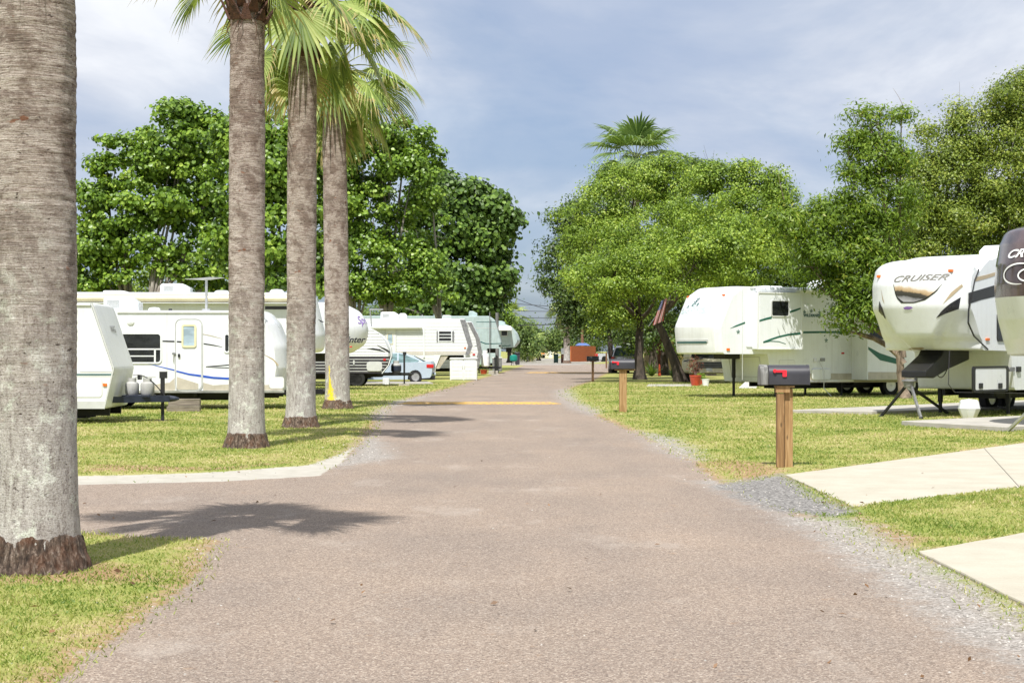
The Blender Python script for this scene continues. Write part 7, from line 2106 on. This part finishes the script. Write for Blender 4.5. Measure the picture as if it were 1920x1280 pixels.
for i in range(nv + 1):
    for j in range(nu + 1):
        a = j / nu; b = i / nv
        wdt = .78 * (.55 + .25 * b)
        V.append((-.05 + wdt * (a - .5) * .75 - .28 * b, .07 * math.sin(a * 13 + b * 2), zt - b * Hf + .10 * (a - .5) * b * 2 - .28 * (1 - a) * (1 - b) * .6)); fu.append(a); fv.append(b)
for i in range(nv):
    for j in range(nu):
        q_ = i * (nu + 1) + j; Fq.append((q_, q_ + 1, q_ + nu + 2, q_ + nu + 1))
mesh_np('cloth', np.array(V), np.array(Fq), M['flagcloth'], t_, True, {'fu': fu, 'fv': fv})
MB().tube([(-.75, .25, PZ(612, y)), (.30, 0, zt + .12)], .018, 6).build('flag_staff', M['steel'], t_)
# spiky plants under the oaks
def agave(label, px, gpy, n, ln, seed, mat='leafoakdark'):
    x, y = G(px, gpy); rg = random.Random(seed)
    t = thing('agave_plant', label, 'plant', (x, y, 0), 0, 'spiky plants under the oaks')
    V = []; Fq = []
    for k in range(n):
        a = rg.uniform(0, 6.28); e = R(rg.uniform(25, 85)); l = ln * rg.uniform(.6, 1.1)
        o = Vector((math.cos(a), math.sin(a), 0)); sd = Vector((-math.sin(a), math.cos(a), 0)); p = Vector((0, 0, 0.02))
        b = len(V)
        for i in range(5):
            w_ = .05 * (1 - (i / 4) ** 2) + .003
            V += [tuple(p - sd * w_), tuple(p + sd * w_)]
            p = p + (o * math.cos(e) + Vector((0, 0, 1)) * math.sin(e)) * l / 4; e -= .12
        Fq += [(b + 2 * i, b + 2 * i + 1, b + 2 * i + 3, b + 2 * i + 2) for i in range(4)]
    mesh_np('leaves', np.array(V), np.array(Fq), M[mat], t)
    return t
agave('spiky agave clump left of the cottage door, just right of the oak trunk', 1222, 706, 60, 1.1, 81, 'leaffar')
agave('smaller spiky clump between the leaning trunk and the red pots', 1262, 708, 40, .7, 82, 'leaffar')
x, y = G(1236.5, 706); s = y / F
tag(MB().lathe([(3 * s, 0), (3.2 * s, .1), (1.8 * s, 14 * s), (2.2 * s, 15 * s), (1.2 * s, 22 * s), (0, 23 * s)], (x, y, 0.02), n=10).build('garden_ornament', M['terracotta'], smooth=40), 'slim red garden ornament beside the agave clump', 'ornament')
for i, (px, gpy, w_, lab) in enumerate(((1330, 731, 120, None),)): pass
# folded white board lying in the shade below the leaf-print trailer
x, y = G(1404, 729)
o = MB().prism([(-.42, 0), (.30, 0), (.42, .38), (.02, .40)], lambda a, b: (x + a, y, b + .02), lambda a, b: (x + a, y + .06, b + .02)).build('board', M['tankwhite'], smooth=0, bevel=.01)
tag(o, 'white board leaning on the grass under the leaf-print trailer', 'board')
# pale paving strip by the pots, blue canopy behind the red fence, yellow hose coil under the cream trailer
a_, b_, c_, d_ = G(1212, 725.5), G(1296, 725.5), G(1300, 722), G(1216, 722)
o = MB().prism([a_, b_, c_, d_], lambda x, y: (x, y, -.02), lambda x, y: (x, y, .05)).build('concrete_pad', M['concretegrey'], smooth=0, bevel=.01)
tag(o, 'thin pale paving strip in front of the red plant pots', kind='structure', group='concrete pads beside the lane')
x, y = G(1092, 676.8); s = y / F
t_ = thing('canopy', 'low blue fabric canopy peeping over the top of the red fence', 'canopy', (x, y, 0), 0)
zc_ = PZ(644.5, y)
MB().add([(-14 * s, -1.2, zc_ - .25), (14 * s, -1.2, zc_ - .25), (14 * s, 1.2, zc_ - .25), (-14 * s, 1.2, zc_ - .25), (-7 * s, 0, zc_ + .12), (7 * s, 0, zc_ + .12)], [(0, 1, 5, 4), (2, 3, 4, 5), (1, 2, 5), (3, 0, 4), (3, 2, 1, 0)]).build('cover', M['cardeepblue'], t_, smooth=0)
for sx in (-1, 1):
    for sy in (-1, 1): MB().box(sx * 13.6 * s - .03, sx * 13.6 * s + .03, sy * 1.15 - .03, sy * 1.15 + .03, 0, zc_ - .24).build('leg', M['steel'], t_, smooth=0)
x, y = G(198, 776)
mb = MB()
for k in range(3): mb.tube([(x + .24 * math.cos(a * .5236) * (1 - .08 * k), y + .16 * math.sin(a * .5236), .05 + .04 * k) for a in range(13)], .022, 6, cap=False)
tag(mb.build('hose_coil', M['carorange']), 'coil of orange-yellow hose on the grass under the small off-white trailer', 'hose')
# ================================================================ GRASS BLADES AND LOOSE STONES
def grassmat():
    m = bpy.data.materials.new('grass blades'); m.use_nodes = True
    t = NT(m.node_tree); b = m.node_tree.nodes['Principled BSDF']; out = m.node_tree.nodes['Material Output']
    p = t.pos(); r = t.island()
    big = t.noise(p, 0.45, 4, 0.55); mid = t.noise(p, 3.2, 5, 0.62)
    dry = t.math('ADD', t.math('MULTIPLY', big, 0.55), t.math('MULTIPLY', mid, 0.45))
    f = t.math('ADD', t.math('MULTIPLY', t.math('SUBTRACT', dry, 0.5), 3.4), t.math('ADD', t.math('MULTIPLY', r, 0.75), 0.03))
    c = t.ramp(f, [(0.0, (0.15, 0.235, 0.034)), (0.25, (0.29, 0.36, 0.062)), (0.5, (0.42, 0.45, 0.12)), (0.75, (0.56, 0.51, 0.22)), (0.97, (0.66, 0.56, 0.32))])
    t.put(b, 'Base Color', c); b.inputs['Roughness'].default_value = 0.55
    tr = t.add('ShaderNodeBsdfTranslucent', {'Color': c})
    mx = t.add('ShaderNodeMixShader', {0: 0.45, 1: b.outputs[0], 2: tr.outputs[0]})
    t.l.new(mx.outputs[0], out.inputs['Surface'])
    return m
M['grass'] = grassmat()
def ground_z(P):
    """height of the lawn sheet at points"""
    ri = np.clip(np.searchsorted(rows, P[:, 1]) - 1, 0, nr - 2)
    ci = np.clip(np.searchsorted(cols, P[:, 0] / P[:, 1]) - 1, 0, ncn - 2)
    return np.maximum(Zv[ri * ncn + ci], np.maximum(Zv[(ri + 1) * ncn + ci], Zv[ri * ncn + ci + 1])) * .5 + Zv[ri * ncn + ci] * .5
def lawn_points(rng, n, y0, y1, half=0.42, power=1.0):
    u = rng.random(n); Y = y0 * (y1 / y0) ** (u ** power)
    X = (rng.random(n) * 2 - 1) * half * Y
    P = np.stack([X, Y], 1)
    ri = np.clip(np.searchsorted(rows, Y) - 1, 0, nr - 2); ci = np.clip(np.searchsorted(cols, X / Y) - 1, 0, ncn - 2)
    k = ri * ncn + ci
    lw = (1 - w_road[k]) * (1 - np.maximum.reduce([w_grav[k] * .97, w_white[k], w_dark[k]])) * (1 - .45 * w_dirt[k])
    ok = (rng.random(n) < lw ** 1.2)
    for pd, _ in PADS: ok &= sdist(pd, P) > -0.02
    return P[ok]
rng = np.random.default_rng(99)
P = np.concatenate([lawn_points(rng, 330000, 4.5, 17), lawn_points(rng, 420000, 15, 75)])
n = len(P)
z = ground_z(P)
Yd_ = P[:, 1]
clump = np.array([mnoise.noise((x * 1.3, y * 1.3, 7.0)) for x, y in P])
h = (0.019 + 0.013 * np.clip(clump + .3, -.5, 1.2)) * rng.uniform(.45, 1.4, n) * np.clip(0.8 + Yd_ / 60, .9, 1.5)
wdt = (0.0022 + 0.00030 * Yd_) * rng.uniform(.7, 1.3, n)
a = rng.uniform(0, 2 * np.pi, n); lean = rng.uniform(.2, 1.4, n) * h
la = rng.uniform(0, 2 * np.pi, n)
sd_ = np.stack([np.cos(a), np.sin(a)], 1) * wdt[:, None]
ld = np.stack([np.cos(la), np.sin(la)], 1) * lean[:, None]
B = np.stack([P[:, 0], P[:, 1], z - .004], 1)
V = np.zeros((n, 4, 3))
V[:, 0] = B; V[:, 0, :2] -= sd_
V[:, 1] = B; V[:, 1, :2] += sd_
V[:, 2] = B; V[:, 2, :2] += ld * .45 + sd_ * .6; V[:, 2, 2] += h * .62
V[:, 3] = B; V[:, 3, :2] += ld; V[:, 3, 2] += h
Fq = np.array([(0, 1, 2), (0, 2, 3)])[None] + (np.arange(n) * 4)[:, None, None]
o = mesh_np('grass', V.reshape(-1, 3), Fq.reshape(-1, 3), M['grass'])
tag(o, 'short mown grass, green mixed with straw-coloured blades', 'grass', kind='stuff')
# loose chips along the shoulders
def stonemat():
    m, t, b = newmat('loose limestone chips')
    t.put(b, 'Base Color', t.ramp(t.island(), [(0.0, (0.16, 0.145, 0.13)), (0.5, (0.32, 0.30, 0.27)), (1.0, (0.50, 0.47, 0.43))]))
    b.inputs['Roughness'].default_value = .9
    return m
M['chips'] = stonemat()
n = 160000
Y = 4.5 * (45 / 4.5) ** rng.random(n); X = (rng.random(n) * 2 - 1) * .40 * Y
P = np.stack([X, Y], 1)
ri = np.clip(np.searchsorted(rows, Y) - 1, 0, nr - 2); ci = np.clip(np.searchsorted(cols, X / Y) - 1, 0, ncn - 2); k = ri * ncn + ci
ok = rng.random(n) < np.maximum.reduce([w_grav[k] ** 1.5, .04 * w_white[k], .25 * w_dark[k], 0.003 * w_road[k]]) * .30
for pd, _ in PADS: ok &= sdist(pd, P) > 0.02
P = P[ok]; n = len(P); z = ground_z(P)
s_ = rng.uniform(.004, .011, n) * np.clip(.8 + P[:, 1] / 25, .9, 2.2)
tv = np.array([(1, 0, 0), (-.5, .87, 0), (-.5, -.87, 0), (.1, .05, .8)])
a = rng.uniform(0, 6.28, n); ca, sa = np.cos(a), np.sin(a)
V = np.zeros((n, 4, 3))
for q in range(4):
    V[:, q, 0] = P[:, 0] + s_ * (tv[q, 0] * ca - tv[q, 1] * sa); V[:, q, 1] = P[:, 1] + s_ * (tv[q, 0] * sa + tv[q, 1] * ca); V[:, q, 2] = z + s_ * tv[q, 2] - .001
Fq = np.array([(0, 1, 3), (1, 2, 3), (2, 0, 3)])[None] + (np.arange(n) * 4)[:, None, None]
o = mesh_np('loose_stones', V.reshape(-1, 3), Fq.reshape(-1, 3), M['chips'])
tag(o, 'loose pale stone chips scattered along the lane edges', 'gravel', kind='stuff')

# a few dead leaves and bits of debris
n = 420
Y = 4.8 * (40 / 4.8) ** rng.random(n); X = (rng.random(n) * 2 - 1) * .38 * Y
keep = rng.random(n) < np.where(np.abs(X + .1) < 2.2, .22, .9)
P = np.stack([X[keep], Y[keep]], 1); n = len(P); z = ground_z(P) + .012 + rng.uniform(0, .012, n)
V, Fq = scatter(rng, 'oval', np.stack([P[:, 0], P[:, 1], z], 1), np.tile([0, -.1, 1.0], (n, 1)), .05)
M['deadleaf'] = leafmat('dead leaf', [(0.1, (0.10, 0.05, 0.02)), (0.5, (0.24, 0.13, 0.06)), (0.9, (0.42, 0.28, 0.13))], .1)
o = mesh_np('fallen_leaves', V, Fq, M['deadleaf'])
tag(o, 'brown fallen leaves and scraps scattered over lawn and lane', 'fallen leaves', kind='stuff')
